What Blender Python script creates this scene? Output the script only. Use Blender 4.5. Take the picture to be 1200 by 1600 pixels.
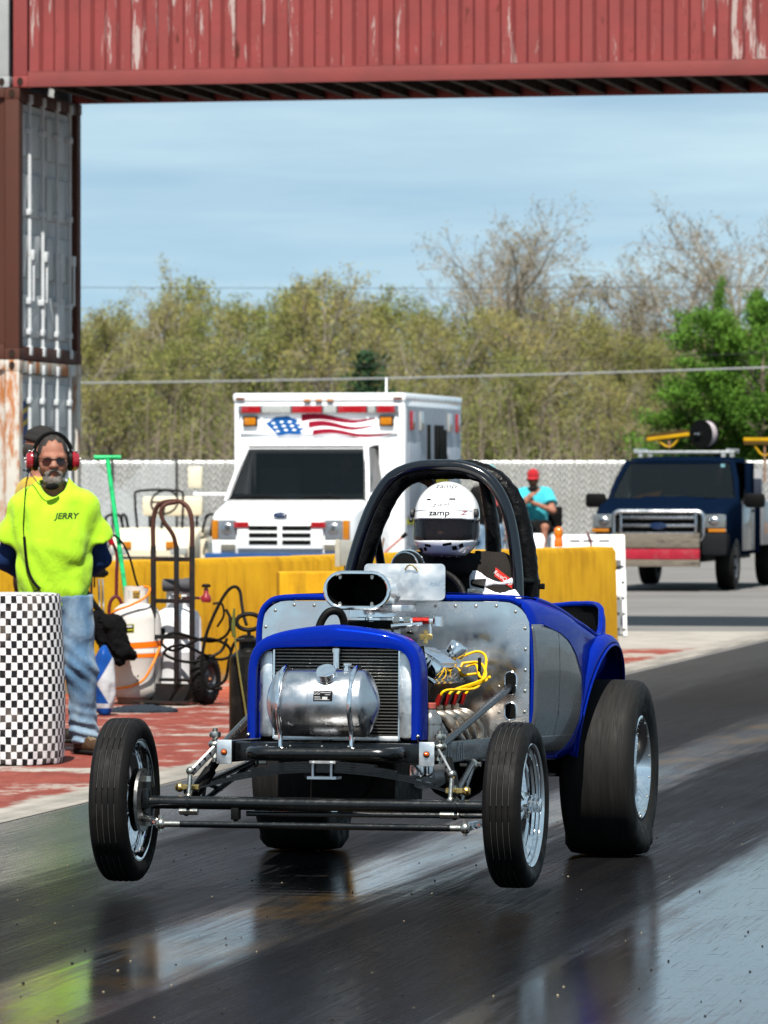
import bpy, bmesh, math, random
import numpy as np
from mathutils import Vector, Matrix, noise as mnoise

sc = bpy.context.scene
for o in list(bpy.data.objects):
    bpy.data.objects.remove(o)
COL = sc.collection
R = math.radians
PI = math.pi
random.seed(7)
rng = np.random.default_rng(7)

# ------------------------------------------------------------------ camera
EYE = 1.52                      # camera height in metres
cam_d = bpy.data.cameras.new("camera")
cam = bpy.data.objects.new("camera", cam_d)
COL.objects.link(cam)
cam.location = (0, 0, EYE)
cam.rotation_euler = (R(90 - 0.3008), 0, 0)
cam_d.sensor_fit = 'HORIZONTAL'
cam_d.sensor_width = 24.0
cam_d.lens = 160.0              # short telephoto held upright
cam_d.clip_start = 0.5
cam_d.clip_end = 6000
cam_d.dof.use_dof = True
cam_d.dof.focus_distance = 19.3
cam_d.dof.aperture_fstop = 10.0
sc.camera = cam

# ------------------------------------------------------------------ sky and sun
SUN_EL, SUN_AZ = R(57), R(4)    # sun behind the camera, slightly to its left
world = bpy.data.worlds.new("World")
sc.world = world
world.use_nodes = True
wn, wl = world.node_tree.nodes, world.node_tree.links
wn.clear()
w_out = wn.new('ShaderNodeOutputWorld')
w_bg = wn.new('ShaderNodeBackground')
w_sky = wn.new('ShaderNodeTexSky')
w_sky.sky_type = 'NISHITA'
w_sky.sun_disc = False
w_sky.sun_elevation = SUN_EL
w_sky.sun_rotation = R(180) - SUN_AZ
w_sky.altitude = 300
w_sky.air_density = 1.0
w_sky.dust_density = 0.2
w_sky.ozone_density = 0.4
w_geo = wn.new('ShaderNodeTexCoord')
w_map = wn.new('ShaderNodeMapping')          # clear spring sky: lift the blue towards the horizon
w_map.inputs['Location'].default_value = (0, 0, 0.16)
wl.new(w_geo.outputs['Generated'], w_map.inputs['Vector'])
wl.new(w_map.outputs['Vector'], w_sky.inputs['Vector'])
# thin streaky cirrus all round the sky
w_cm = wn.new('ShaderNodeMapping')
w_cm.inputs['Scale'].default_value = (4, 4, 38)
w_cn = wn.new('ShaderNodeTexNoise')
w_cn.inputs['Scale'].default_value = 1.3
w_cn.inputs['Detail'].default_value = 5
w_cn.inputs['Roughness'].default_value = 0.55
w_cr = wn.new('ShaderNodeMapRange')
w_cr.inputs['From Min'].default_value = 0.36
w_cr.inputs['From Max'].default_value = 0.75
w_cr.inputs['To Min'].default_value = 0.22
w_cr.inputs['To Max'].default_value = 0.85
w_mix = wn.new('ShaderNodeMix')
w_mix.data_type = 'RGBA'
w_mix.inputs[7].default_value = (6.6, 7.6, 8.2, 1)
wl.new(w_geo.outputs['Generated'], w_cm.inputs['Vector'])
wl.new(w_cm.outputs['Vector'], w_cn.inputs['Vector'])
wl.new(w_cn.outputs['Fac'], w_cr.inputs['Value'])
wl.new(w_cr.outputs['Result'], w_mix.inputs[0])
wl.new(w_sky.outputs['Color'], w_mix.inputs[6])
w_tint = wn.new('ShaderNodeMix')                # lens white balance: a cooler, greener blue
w_tint.data_type = 'RGBA'
w_tint.blend_type = 'MULTIPLY'
w_tint.inputs[0].default_value = 1.0
w_tint.inputs[7].default_value = (1.0, 1.12, 1.09, 1)
wl.new(w_mix.outputs[2], w_tint.inputs[6])
wl.new(w_tint.outputs[2], w_bg.inputs['Color'])
w_bg.inputs['Strength'].default_value = 0.056
wl.new(w_bg.outputs['Background'], w_out.inputs['Surface'])

sun_d = bpy.data.lights.new("sun", 'SUN')
sun_d.energy = 5.0
sun_d.angle = R(0.53)
sun_d.color = (1.0, 0.955, 0.88)
sun = bpy.data.objects.new("sun", sun_d)
COL.objects.link(sun)
_sd = Vector((-math.sin(SUN_AZ) * math.cos(SUN_EL), -math.cos(SUN_AZ) * math.cos(SUN_EL), math.sin(SUN_EL)))
sun.location = _sd * 60
sun.rotation_euler = _sd.to_track_quat('Z', 'Y').to_euler()

sc.view_settings.view_transform = 'Standard'
sc.view_settings.look = 'None'
sc.view_settings.exposure = 1.0
sc.view_settings.gamma = 1.0
sc.view_settings.use_curve_mapping = False
sc.cycles.use_denoising = True
sc.cycles.max_bounces = 7
sc.cycles.diffuse_bounces = 3
sc.cycles.glossy_bounces = 4
sc.cycles.transmission_bounces = 6
sc.cycles.transparent_max_bounces = 12
sc.cycles.caustics_reflective = False
sc.cycles.caustics_refractive = False

# ------------------------------------------------------------------ materials
MATS = {}
def ntree(name):
    m = bpy.data.materials.new(name)
    m.use_nodes = True
    t = m.node_tree
    return m, t, t.nodes, t.links, t.nodes['Principled BSDF']

def nd(t, typ, **kw):
    n = t.nodes.new(typ)
    for k, v in kw.items():
        if k.startswith('i_'):
            key = k[2:]
            n.inputs[int(key) if key.isdigit() else key.replace('_', ' ')].default_value = v
        else:
            setattr(n, k, v)
    return n

def mixc(t, fac, a, b, blend='MIX'):
    n = t.nodes.new('ShaderNodeMix'); n.data_type = 'RGBA'; n.blend_type = blend
    for s, v in ((0, fac), (6, a), (7, b)):
        if hasattr(v, 'is_linked'): t.links.new(v, n.inputs[s])
        elif s == 0: n.inputs[0].default_value = v
        else: n.inputs[s].default_value = (v[0], v[1], v[2], 1)
    return n.outputs[2]

def math_n(t, op, a, b=0.0, clamp=False):
    n = t.nodes.new('ShaderNodeMath'); n.operation = op; n.use_clamp = clamp
    for s, v in ((0, a), (1, b)):
        if hasattr(v, 'is_linked'): t.links.new(v, n.inputs[s])
        else: n.inputs[s].default_value = v
    return n.outputs[0]

def ramp(t, val, lo, hi, a=0.0, b=1.0):
    n = t.nodes.new('ShaderNodeMapRange'); n.clamp = True
    t.links.new(val, n.inputs['Value'])
    n.inputs['From Min'].default_value = lo; n.inputs['From Max'].default_value = hi
    n.inputs['To Min'].default_value = a; n.inputs['To Max'].default_value = b
    return n.outputs['Result']

def coords(t, scale=(1, 1, 1), rot=(0, 0, 0), src='Object', loc=(0, 0, 0)):
    tc = t.nodes.new('ShaderNodeTexCoord'); mp = t.nodes.new('ShaderNodeMapping')
    mp.inputs['Scale'].default_value = scale; mp.inputs['Rotation'].default_value = rot
    mp.inputs['Location'].default_value = loc
    t.links.new(tc.outputs[src], mp.inputs['Vector'])
    return mp.outputs['Vector']

def noise(t, vec, scale, detail=4, rough=0.55, dist=0.0):
    n = t.nodes.new('ShaderNodeTexNoise')
    n.inputs['Scale'].default_value = scale; n.inputs['Detail'].default_value = detail
    n.inputs['Roughness'].default_value = rough; n.inputs['Distortion'].default_value = dist
    t.links.new(vec, n.inputs['Vector'])
    return n.outputs['Fac']

def bump(t, b, h, strength=0.3, dist=0.01):
    n = t.nodes.new('ShaderNodeBump')
    n.inputs['Strength'].default_value = strength; n.inputs['Distance'].default_value = dist
    t.links.new(h, n.inputs['Height'])
    t.links.new(n.outputs['Normal'], b.inputs['Normal'])

def mat(name, col, rough=0.5, metal=0.0, var=0.18, vs=6.0, bmp=0.0, bs=40.0, coat=0.0, sheen=0.0,
        stretch=(1, 1, 1), dirt=None, dirt_amt=0.5, ds=4.0, spec=None, bd=0.01, rvar=0.12):
    """plain surface with grain: value noise, roughness noise, optional dirt patches and relief"""
    if name in MATS: return MATS[name]
    m, t, n, l, b = ntree(name)
    v = coords(t, stretch)
    f = noise(t, v, vs, 5, 0.6)
    k = ramp(t, f, 0.25, 0.75, 1 - var, 1 + var)
    c = mixc(t, 1.0, col, (1, 1, 1), 'MULTIPLY')
    mm = t.nodes.new('ShaderNodeVectorMath'); mm.operation = 'SCALE'
    mm.inputs[0].default_value = col[:3]
    l.new(k, mm.inputs['Scale'])
    c = mm.outputs[0]
    if dirt is not None:
        df = ramp(t, noise(t, v, ds, 8, 0.65), 0.5, 0.68, 0, dirt_amt)
        c = mixc(t, df, c, dirt)
    l.new(c, b.inputs['Base Color'])
    l.new(ramp(t, noise(t, v, vs * 2.3, 4), 0.3, 0.7, max(0.02, rough - rvar * rough * 2), min(1, rough + rvar * rough * 2)), b.inputs['Roughness'])
    b.inputs['Metallic'].default_value = metal
    if coat: b.inputs['Coat Weight'].default_value = coat; b.inputs['Coat Roughness'].default_value = 0.04
    if sheen: b.inputs['Sheen Weight'].default_value = sheen
    if spec is not None: b.inputs['Specular IOR Level'].default_value = spec
    if bmp: bump(t, b, noise(t, v, bs, 5, 0.6), bmp, bd)
    MATS[name] = m
    return m

def glass(name, col=(0.02, 0.03, 0.035), rough=0.03, alpha=0.5):
    """tinted see-through pane"""
    if name in MATS: return MATS[name]
    m, t, n, l, b = ntree(name)
    v = coords(t)
    b.inputs['Base Color'].default_value = (*col, 1)
    l.new(ramp(t, noise(t, v, 5), 0.3, 0.7, rough, rough + 0.04), b.inputs['Roughness'])
    b.inputs['Alpha'].default_value = alpha
    b.inputs['Specular IOR Level'].default_value = 0.25
    MATS[name] = m
    return m

# ------------------------------------------------------------------ mesh helpers
def V(*a): return Vector(a)

def smooth_path(pts, n=6, closed=False):
    P = [Vector(p) for p in pts]
    if len(P) < 3 or n <= 1: return P
    out = []
    m = len(P)
    rngi = range(m if closed else m - 1)
    for i in rngi:
        p0 = P[(i - 1) % m] if (closed or i > 0) else P[0] * 2 - P[1]
        p1, p2 = P[i], P[(i + 1) % m]
        p3 = P[(i + 2) % m] if (closed or i < m - 2) else P[-1] * 2 - P[-2]
        for k in range(n):
            u = k / n
            out.append(0.5 * ((2 * p1) + (p2 - p0) * u + (2 * p0 - 5 * p1 + 4 * p2 - p3) * u * u + (3 * p1 - p0 - 3 * p2 + p3) * u ** 3))
    if not closed: out.append(P[-1])
    return out

class MB:
    """collects primitives into one mesh"""
    def __init__(s): s.v = []; s.f = []; s.uv = {}
    def add(s, vs, fs):
        o = len(s.v)
        s.v += [tuple(p) for p in vs]
        s.f += [tuple(i + o for i in f) for f in fs]
        return s
    def box(s, lo, hi, bev=0.0, M=None, seg=2):
        lo = Vector(lo); hi = Vector(hi)
        if bev <= 0:
            vs = [Vector((x, y, z)) for z in (lo.z, hi.z) for y in (lo.y, hi.y) for x in (lo.x, hi.x)]
            fs = [(0, 2, 3, 1), (4, 5, 7, 6), (0, 1, 5, 4), (1, 3, 7, 5), (3, 2, 6, 7), (2, 0, 4, 6)]
        else:
            bm = bmesh.new()
            bmesh.ops.create_cube(bm, size=1)
            for v in bm.verts:
                v.co = Vector(((v.co.x + .5) * (hi.x - lo.x) + lo.x, (v.co.y + .5) * (hi.y - lo.y) + lo.y, (v.co.z + .5) * (hi.z - lo.z) + lo.z))
            bmesh.ops.bevel(bm, geom=bm.edges[:], offset=bev, segments=seg, profile=0.6, affect='EDGES', clamp_overlap=True)
            bm.verts.ensure_lookup_table()
            vs = [v.co.copy() for v in bm.verts]; fs = [[v.index for v in f.verts] for f in bm.faces]
            bm.free()
        if M is not None: vs = [M @ v for v in vs]
        return s.add(vs, fs)
    def cbox(s, c, size, bev=0.0, M=None):
        c = Vector(c); h = Vector(size) / 2
        return s.box(c - h, c + h, bev, M)
    def tube(s, pts, r, seg=10, n=1, closed=False, caps=True, flat=None):
        P = smooth_path(pts, n, closed) if n > 1 else [Vector(p) for p in pts]
        m = len(P)
        rad = (lambda i: r) if not hasattr(r, '__len__') else (lambda i: float(np.interp(i / max(1, m - 1), np.linspace(0, 1, len(r)), r)))
        T = []
        for i in range(m):
            a = P[(i - 1) % m] if (closed or i > 0) else P[i]
            b = P[(i + 1) % m] if (closed or i < m - 1) else P[i]
            d = (b - a)
            T.append(d.normalized() if d.length > 1e-9 else Vector((0, 0, 1)))
        up = Vector((0, 0, 1)) if abs(T[0].z) < 0.9 else Vector((0, 1, 0))
        nrm = (up - T[0] * up.dot(T[0])).normalized()
        vs, fs = [], []
        for i in range(m):
            if i > 0:
                q = T[i - 1].rotation_difference(T[i]); nrm = (q @ nrm); nrm = (nrm - T[i] * nrm.dot(T[i])).normalized()
            bi = T[i].cross(nrm)
            rr = rad(i)
            fa, fb = (1, 1) if flat is None else flat
            for k in range(seg):
                a = 2 * PI * k / seg
                vs.append(P[i] + nrm * (rr * fa * math.cos(a)) + bi * (rr * fb * math.sin(a)))
        for i in range(m if closed else m - 1):
            j = (i + 1) % m
            for k in range(seg):
                k2 = (k + 1) % seg
                fs.append((i * seg + k, i * seg + k2, j * seg + k2, j * seg + k))
        if caps and not closed:
            fs.append(tuple(range(seg))[::-1]); fs.append(tuple((m - 1) * seg + k for k in range(seg)))
        return s.add(vs, fs)
    def cyl(s, a, b, r, r2=None, seg=16):
        return s.tube([a, b], [r, r if r2 is None else r2], seg)
    def lathe(s, prof, seg=32, M=None, ang=2 * PI, closed_prof=False):
        """prof: list of (radius, height) turned about local z"""
        vs, fs = [], []
        full = abs(ang - 2 * PI) < 1e-6
        cols = seg if full else seg + 1
        for (r, z) in prof:
            for k in range(cols):
                a = ang * k / seg
                vs.append(Vector((r * math.cos(a), r * math.sin(a), z)))
        n = len(prof)
        for i in range(n if closed_prof else n - 1):
            i2 = (i + 1) % n
            for k in range(seg):
                k2 = (k + 1) % cols if full else k + 1
                fs.append((i * cols + k, i * cols + k2, i2 * cols + k2, i2 * cols + k))
        if M is not None: vs = [M @ v for v in vs]
        return s.add(vs, fs)
    def prism(s, poly, depth, M=None):
        """2-D outline in xz extruded along +y by depth"""
        n = len(poly)
        vs = [Vector((p[0], 0, p[1])) for p in poly] + [Vector((p[0], depth, p[1])) for p in poly]
        fs = [tuple(range(n)), tuple(range(2 * n - 1, n - 1, -1))]
        fs += [(i, i + n, (i + 1) % n + n, (i + 1) % n) for i in range(n)]
        if M is not None: vs = [M @ v for v in vs]
        return s.add(vs, fs)
    def loft(s, rings, closed=True, caps=True):
        k = len(rings[0]); vs = [Vector(p) for r in rings for p in r]; fs = []
        for i in range(len(rings) - 1):
            for j in range(k if closed else k - 1):
                j2 = (j + 1) % k
                fs.append((i * k + j, i * k + j2, (i + 1) * k + j2, (i + 1) * k + j))
        if caps and closed:
            fs.append(tuple(range(k))[::-1]); fs.append(tuple((len(rings) - 1) * k + j for j in range(k)))
        return s.add(vs, fs)
    def sphere(s, c, r, seg=14, rings=9):
        if not hasattr(r, '__len__'): r = (r, r, r)
        c = Vector(c); vs = [c + Vector((0, 0, r[2]))]; fs = []
        for i in range(1, rings):
            a = PI * i / rings
            for k in range(seg):
                p = 2 * PI * k / seg
                vs.append(c + Vector((r[0] * math.sin(a) * math.cos(p), r[1] * math.sin(a) * math.sin(p), r[2] * math.cos(a))))
        vs.append(c - Vector((0, 0, r[2])))
        for k in range(seg):
            fs.append((0, 1 + k, 1 + (k + 1) % seg))
            for i in range(rings - 2):
                a0 = 1 + i * seg
                fs.append((a0 + k, a0 + seg + k, a0 + seg + (k + 1) % seg, a0 + (k + 1) % seg))
            b0 = 1 + (rings - 2) * seg
            fs.append((b0 + k, len(vs) - 1, b0 + (k + 1) % seg))
        return s.add(vs, fs)
    def xform(s, M): s.v = [tuple(M @ Vector(p)) for p in s.v]; return s
    def mesh(s, name, sharp=35, fixn=True):
        me = bpy.data.meshes.new(name)
        me.from_pydata(s.v, [], s.f)
        if fixn:
            bm = bmesh.new(); bm.from_mesh(me); bmesh.ops.recalc_face_normals(bm, faces=bm.faces[:]); bm.to_mesh(me); bm.free()
        if sharp:
            me.shade_smooth()
            me.set_sharp_from_angle(angle=R(sharp))
        me.update()
        return me

def link(name, me, m=None, parent=None):
    o = bpy.data.objects.new(name, me)
    COL.objects.link(o)
    if m is not None and me is not None:
        me.materials.clear(); me.materials.append(m)
    if parent is not None: o.parent = parent
    return o

def part(name, mb, m, parent=None, sharp=35, fixn=True, label=None):
    o = link(name, mb.mesh(name, sharp, fixn), m, parent)
    if label: o['label'] = label
    return o

def tag(o, label, cat=None, group=None, kind=None):
    o['label'] = label
    if cat: o['category'] = cat
    if group: o['group'] = group
    if kind: o['kind'] = kind
    return o

def thing(name, label, cat, loc=(0, 0, 0), rz=0.0, group=None):
    o = bpy.data.objects.new(name, None)
    COL.objects.link(o)
    o.empty_display_size = 0.2
    o.location = loc; o.rotation_euler = (0, 0, rz)
    return tag(o, label, cat, group)

def ptree(o, parent=None):
    c = o.copy(); COL.objects.link(c); c.parent = parent
    for ch in o.children: ptree(ch, c)
    return c

def on_ray(px, py, d):
    """a point d metres down the lens axis, measured off the photograph"""
    return Vector(((px - 600) * d / 8000, d, EYE - (py - 758) * d / 8000))

def on_ground(px, py, z=0.0):
    d = (EYE - z) * 8000 / (py - 758)
    return Vector(((px - 600) * d / 8000, d, z))

def rrect(w, h, r, n=5, cx=0.0, cz=0.0):
    """rounded rectangle outline, counter-clockwise"""
    out = []
    for (sx, sz, a0) in ((1, 1, 0), (-1, 1, 90), (-1, -1, 180), (1, -1, 270)):
        for k in range(n + 1):
            a = R(a0 + 90 * k / n)
            out.append((cx + sx * (w / 2 - r) + r * math.cos(a), cz + sz * (h / 2 - r) + r * math.sin(a)))
    return out

def text_mesh(name, body, size, m, parent, M, depth=0.0008, bend=None, shear=0.0, bold=0.0, sx=1.0):
    """flat lettering: a text curve turned into mesh, M maps text xy plane to place; bend(v)->v optional"""
    cu = bpy.data.curves.new(name, 'FONT')
    cu.body = body; cu.size = size; cu.align_x = 'CENTER'; cu.align_y = 'CENTER'
    cu.extrude = 0.0; cu.shear = shear; cu.offset = bold; cu.resolution_u = 3
    tmp = bpy.data.objects.new(name, cu); COL.objects.link(tmp)
    dg = bpy.context.evaluated_depsgraph_get()
    me = bpy.data.meshes.new_from_object(tmp.evaluated_get(dg))
    bpy.data.objects.remove(tmp); bpy.data.curves.remove(cu)
    bm = bmesh.new(); bm.from_mesh(me)
    if bend is not None:
        bmesh.ops.subdivide_edges(bm, edges=[e for e in bm.edges if e.calc_length() > size * 0.25], cuts=1)
    for v in bm.verts:
        p = M @ Vector((v.co.x * sx, v.co.y, 0))
        v.co = bend(p) if bend else p
    bm.to_mesh(me); bm.free()
    return link(name, me, m, parent)

# implicit surfaces (bodies, clothes): smooth union of tapered capsules, meshed with surface nets
def sd_cap(P, a, b, ra, rb):
    a = np.array(a, float); b = np.array(b, float); ab = b - a
    t = np.clip(((P - a) @ ab) / max(1e-9, ab @ ab), 0, 1)
    return np.linalg.norm(P - a - t[..., None] * ab, axis=-1) - (ra + (rb - ra) * t)

def sd_ell(P, c, r, Rm=None):
    q = P - np.array(c, float)
    if Rm is not None: q = q @ np.array(Rm)
    r = np.array(r, float)
    k0 = np.linalg.norm(q / r, axis=-1); k1 = np.linalg.norm(q / (r * r), axis=-1)
    return k0 * (k0 - 1) / np.maximum(k1, 1e-9)

def smin(a, b, k):
    h = np.clip(0.5 + 0.5 * (b - a) / k, 0, 1)
    return b + (a - b) * h - k * h * (1 - h)

def smax(a, b, k): return -smin(-a, -b, k)

def nets(fn, lo, hi, h, sharp=None):
    lo = np.array(lo, float); hi = np.array(hi, float)
    n = np.maximum(3, np.ceil((hi - lo) / h).astype(int) + 1)
    ax = [lo[i] + h * np.arange(n[i]) for i in range(3)]
    G = np.stack(np.meshgrid(*ax, indexing='ij'), -1)
    F = fn(G)
    S = F < 0
    idx = np.full(tuple(n - 1), -1)
    acc = np.zeros(tuple(n - 1) + (3,)); cnt = np.zeros(tuple(n - 1))
    sl = lambda o, k: slice(o, o + k)
    c = n - 1
    for axis in range(3):
        for u in (0, 1):
            for w in (0, 1):
                o0 = [0, 0, 0]; oth = [i for i in range(3) if i != axis]
                o0[oth[0]] = u; o0[oth[1]] = w
                o1 = list(o0); o1[axis] = 1
                A = tuple(sl(o0[i], c[i]) for i in range(3)); B = tuple(sl(o1[i], c[i]) for i in range(3))
                x = S[A] != S[B]
                fa, fb = F[A], F[B]
                t = np.where(x, fa / np.where(x, fa - fb, 1), 0)
                p = G[A] + t[..., None] * (G[B] - G[A])
                acc += np.where(x[..., None], p, 0); cnt += x
    has = cnt > 0
    idx[has] = np.arange(has.sum())
    vs = acc[has] / cnt[has][:, None]
    quads = []
    for axis in range(3):
        oth = [i for i in range(3) if i != axis]
        a = [slice(1, n[i] - 1) for i in range(3)]; a[axis] = slice(0, n[axis] - 1)
        b = list(a); b[axis] = slice(1, n[axis])
        s0, s1 = S[tuple(a)], S[tuple(b)]
        ii = np.argwhere(s0 != s1)
        if len(ii) == 0: continue
        base = ii.copy()
        base[:, oth[0]] += 1; base[:, oth[1]] += 1
        q = []
        for (du, dv) in ((0, 0), (-1, 0), (-1, -1), (0, -1)):
            k = base.copy(); k[:, oth[0]] += du; k[:, oth[1]] += dv
            q.append(idx[k[:, 0], k[:, 1], k[:, 2]])
        q = np.stack(q, 1)
        flip = s0[s0 != s1] if axis != 1 else ~s0[s0 != s1]
        q[~flip] = q[~flip][:, ::-1]
        quads.append(q)
    quads = np.concatenate(quads)
    quads = quads[(quads >= 0).all(1)]
    return vs, quads

def nets_mesh(name, fn, lo, hi, h, extra=()):
    vs, q = nets(fn, lo, hi, h)
    V_, Q_ = [vs], [q]; off = len(vs)
    for (f2, l2, h2, r2) in extra:
        v2, q2 = nets(f2, l2, h2, r2); V_.append(v2); Q_.append(q2 + off); off += len(v2)
    vs = np.concatenate(V_); q = np.concatenate(Q_)
    me = bpy.data.meshes.new(name)
    me.from_pydata(vs.tolist(), [], q.tolist())
    me.shade_smooth(); me.update()
    return me
# ================================================================== SETTING
TA = R(11.3)                                   # the strip runs 11.3 degrees right of the lens axis
TU = Vector((math.cos(TA), -math.sin(TA), 0))  # across the strip
TV = Vector((math.sin(TA), math.cos(TA), 0))   # along it, away from the camera
def strip(u, v, z=0.0): return TU * u + TV * v + Vector((0, 0, z))

def uv_nodes(t):
    """u across the strip, v along it, from world position"""
    tc = t.nodes.new('ShaderNodeTexCoord'); sp = t.nodes.new('ShaderNodeSeparateXYZ')
    t.links.new(tc.outputs['Object'], sp.inputs[0])
    x, y = sp.outputs[0], sp.outputs[1]
    u = math_n(t, 'ADD', math_n(t, 'MULTIPLY', x, TU.x), math_n(t, 'MULTIPLY', y, TU.y))
    v = math_n(t, 'ADD', math_n(t, 'MULTIPLY', x, TV.x), math_n(t, 'MULTIPLY', y, TV.y))
    return x, y, u, v
def comb(t, a, b, sa, sb, off=0.0):
    c = t.nodes.new('ShaderNodeCombineXYZ')
    t.links.new(math_n(t, 'MULTIPLY', a, sa), c.inputs[0]); t.links.new(math_n(t, 'MULTIPLY', b, sb), c.inputs[1])
    c.inputs[2].default_value = off
    return c.outputs[0]

# --- asphalt ground to the horizon
m, t, n, l, b = ntree('pit_asphalt')
x, y, u, v = uv_nodes(t)
f1 = noise(t, comb(t, x, y, 1, 1), 0.35, 6, 0.6); f2 = noise(t, comb(t, x, y, 1, 1), 30, 4, 0.7)
c = mixc(t, ramp(t, f1, 0.3, 0.7), (0.20, 0.19, 0.185), (0.30, 0.285, 0.27))
c = mixc(t, ramp(t, f2, 0.3, 0.7, 0, 0.35), c, (0.10, 0.10, 0.10))
l.new(c, b.inputs['Base Color']); b.inputs['Roughness'].default_value = 0.85
bump(t, b, f2, 0.4, 0.004)
MATS['pit_asphalt'] = m
mb = MB().add([(-3000, -200, -.008), (3000, -200, -.008), (3000, 5000, -.008), (-3000, 5000, -.008)], [(0, 1, 2, 3)])
tag(part('ground', mb, m, sharp=0), 'grey asphalt of the pit road beyond the concrete pad', kind='structure')

# --- worn red-painted concrete pad beside the strip
m, t, n, l, b = ntree('red_painted_concrete')
x, y, u, v = uv_nodes(t)
wig = math_n(t, 'MULTIPLY', math_n(t, 'SUBTRACT', noise(t, comb(t, u, v, 1, 1), 3.0, 5), 0.5), 0.35)
uu = math_n(t, 'ADD', u, wig)
red_u = ramp(t, uu, -6.56, -6.50, 1, 0)
red_y = ramp(t, math_n(t, 'ADD', y, math_n(t, 'MULTIPLY', wig, 5.0)), 47.2, 47.9, 1, 0)
wear_a = noise(t, comb(t, x, y, 0.5, 0.9), 1.6, 9, 0.68, 0.3)
wear_b = noise(t, comb(t, x, y, 1.2, 0.5, 3), 5.0, 8, 0.7)
w = math_n(t, 'ADD', math_n(t, 'MULTIPLY', wear_a, 0.65), math_n(t, 'MULTIPLY', wear_b, 0.35))
# bands scuffed bare across the pad, one by the foot of the lens axis of traffic every few metres
bandc = math_n(t, 'PINGPONG', math_n(t, 'ADD', v, math_n(t, 'MULTIPLY', wig, 2.5)), 1.9)
band = ramp(t, bandc, 0.0, 0.45, 0.10, 0.0)
w = math_n(t, 'ADD', w, band)
keep = ramp(t, w, 0.525, 0.60, 1, 0)
red = math_n(t, 'MULTIPLY', math_n(t, 'MULTIPLY', red_u, red_y), keep)
fine = noise(t, comb(t, x, y, 1, 1), 60, 5, 0.7)
conc = mixc(t, ramp(t, noise(t, comb(t, x, y, 1, 1), 2.2, 7, 0.65), 0.3, 0.7), (0.33, 0.30, 0.26), (0.58, 0.54, 0.48))
conc = mixc(t, ramp(t, fine, 0.3, 0.7, 0, 0.4), conc, (0.27, 0.24, 0.21))
rc = mixc(t, ramp(t, wear_b, 0.3, 0.7), (0.19, 0.040, 0.030), (0.36, 0.085, 0.058))
rc = mixc(t, ramp(t, fine, 0.45, 0.75, 0, 0.5), rc, (0.12, 0.045, 0.04))
rc = mixc(t, math_n(t, 'MULTIPLY', ramp(t, y, 36, 38.5, 0, 0.55), ramp(t, y, 40.5, 42.5, 1, .15)), rc, (0.62, 0.13, 0.06))
# tyre soot near the strip
soot = math_n(t, 'MULTIPLY', ramp(t, uu, -6.62, -6.25, 0, 0.75), ramp(t, noise(t, comb(t, u, v, 7, 0.5), 1.0, 5), 0.35, 0.65))
c = mixc(t, red, conc, rc)
c = mixc(t, soot, c, (0.07, 0.066, 0.06))
l.new(c, b.inputs['Base Color']); l.new(ramp(t, fine, 0.3, 0.7, 0.6, 0.85), b.inputs['Roughness'])
bump(t, b, fine, 0.35, 0.003)
far = 53.4
P = [strip(-6.22, 4, -.004)]
k = (far - strip(-6.22, 0).y) / TV.y
pR = strip(-6.22, k, -.004)
P += [pR, Vector((-30, far, -.004)), Vector((-30, 3, -.004))]
tag(part('concrete_pad', MB().add(P, [(0, 1, 2, 3)]), m, sharp=0), 'worn concrete pad painted red beside the strip', kind='structure')

# --- sticky black drag strip
m, t, n, l, b = ntree('rubbered_strip')
x, y, u, v = uv_nodes(t)
st1 = noise(t, comb(t, u, v, 9.0, 0.28), 1.0, 7, 0.62, 0.25)      # long tyre streaks
st2 = noise(t, comb(t, u, v, 55.0, 1.3, 2), 1.0, 5, 0.65)          # fine streaks
gr = noise(t, comb(t, x, y, 9, 30, 4), 1.0, 6, 0.72)               # broken rubber film
big = noise(t, comb(t, u, v, 0.9, 0.35, 6), 1.0, 3, 0.5)
uw = math_n(t, 'ADD', u, math_n(t, 'MULTIPLY', math_n(t, 'SUBTRACT', st1, 0.5), 0.55))
# laid-down rubber in the two grooves (1 = thick black rubber)
def bandf(lo, hi, soft=0.14): return math_n(t, 'MULTIPLY', ramp(t, uw, lo - soft, lo + soft), ramp(t, uw, hi - soft, hi + soft, 1, 0))
g = math_n(t, 'MAXIMUM', bandf(-5.25, -4.12), bandf(-3.72, -2.62))
polish = math_n(t, 'MAXIMUM', bandf(-4.10, -3.74, 0.10), ramp(t, uw, -2.75, -2.5))   # shiny glue between and beside the grooves
lane = ramp(t, uw, -6.22, -5.4, 1, 0)
base = mixc(t, g, (0.058, 0.056, 0.056), (0.012, 0.012, 0.014))
base = mixc(t, ramp(t, st1, 0.42, 0.66, 0, 0.7), base, (0.022, 0.021, 0.022))
base = mixc(t, math_n(t, 'MULTIPLY', lane, ramp(t, gr, 0.4, 0.6, 0.2, 0.8)), base, (0.13, 0.125, 0.115))
tan = math_n(t, 'MULTIPLY', bandf(-4.12, -3.72, 0.08), ramp(t, noise(t, comb(t, u, v, 4, 1.2, 9), 1, 5), 0.45, 0.6, 0, 0.85))
base = mixc(t, tan, base, (0.15, 0.095, 0.04))
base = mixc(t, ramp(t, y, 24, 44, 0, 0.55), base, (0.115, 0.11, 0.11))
l.new(base, b.inputs['Base Color'])
rg = ramp(t, st2, 0.3, 0.7, 0.12, 0.26)
rg = math_n(t, 'ADD', rg, math_n(t, 'MULTIPLY', g, 0.06))
rg = math_n(t, 'SUBTRACT', rg, math_n(t, 'MULTIPLY', polish, 0.12))
rg = math_n(t, 'ADD', rg, ramp(t, gr, 0.56, 0.70, 0, 0.12))
rg = math_n(t, 'ADD', rg, ramp(t, y, 21, 34, 0, 0.30))
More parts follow.
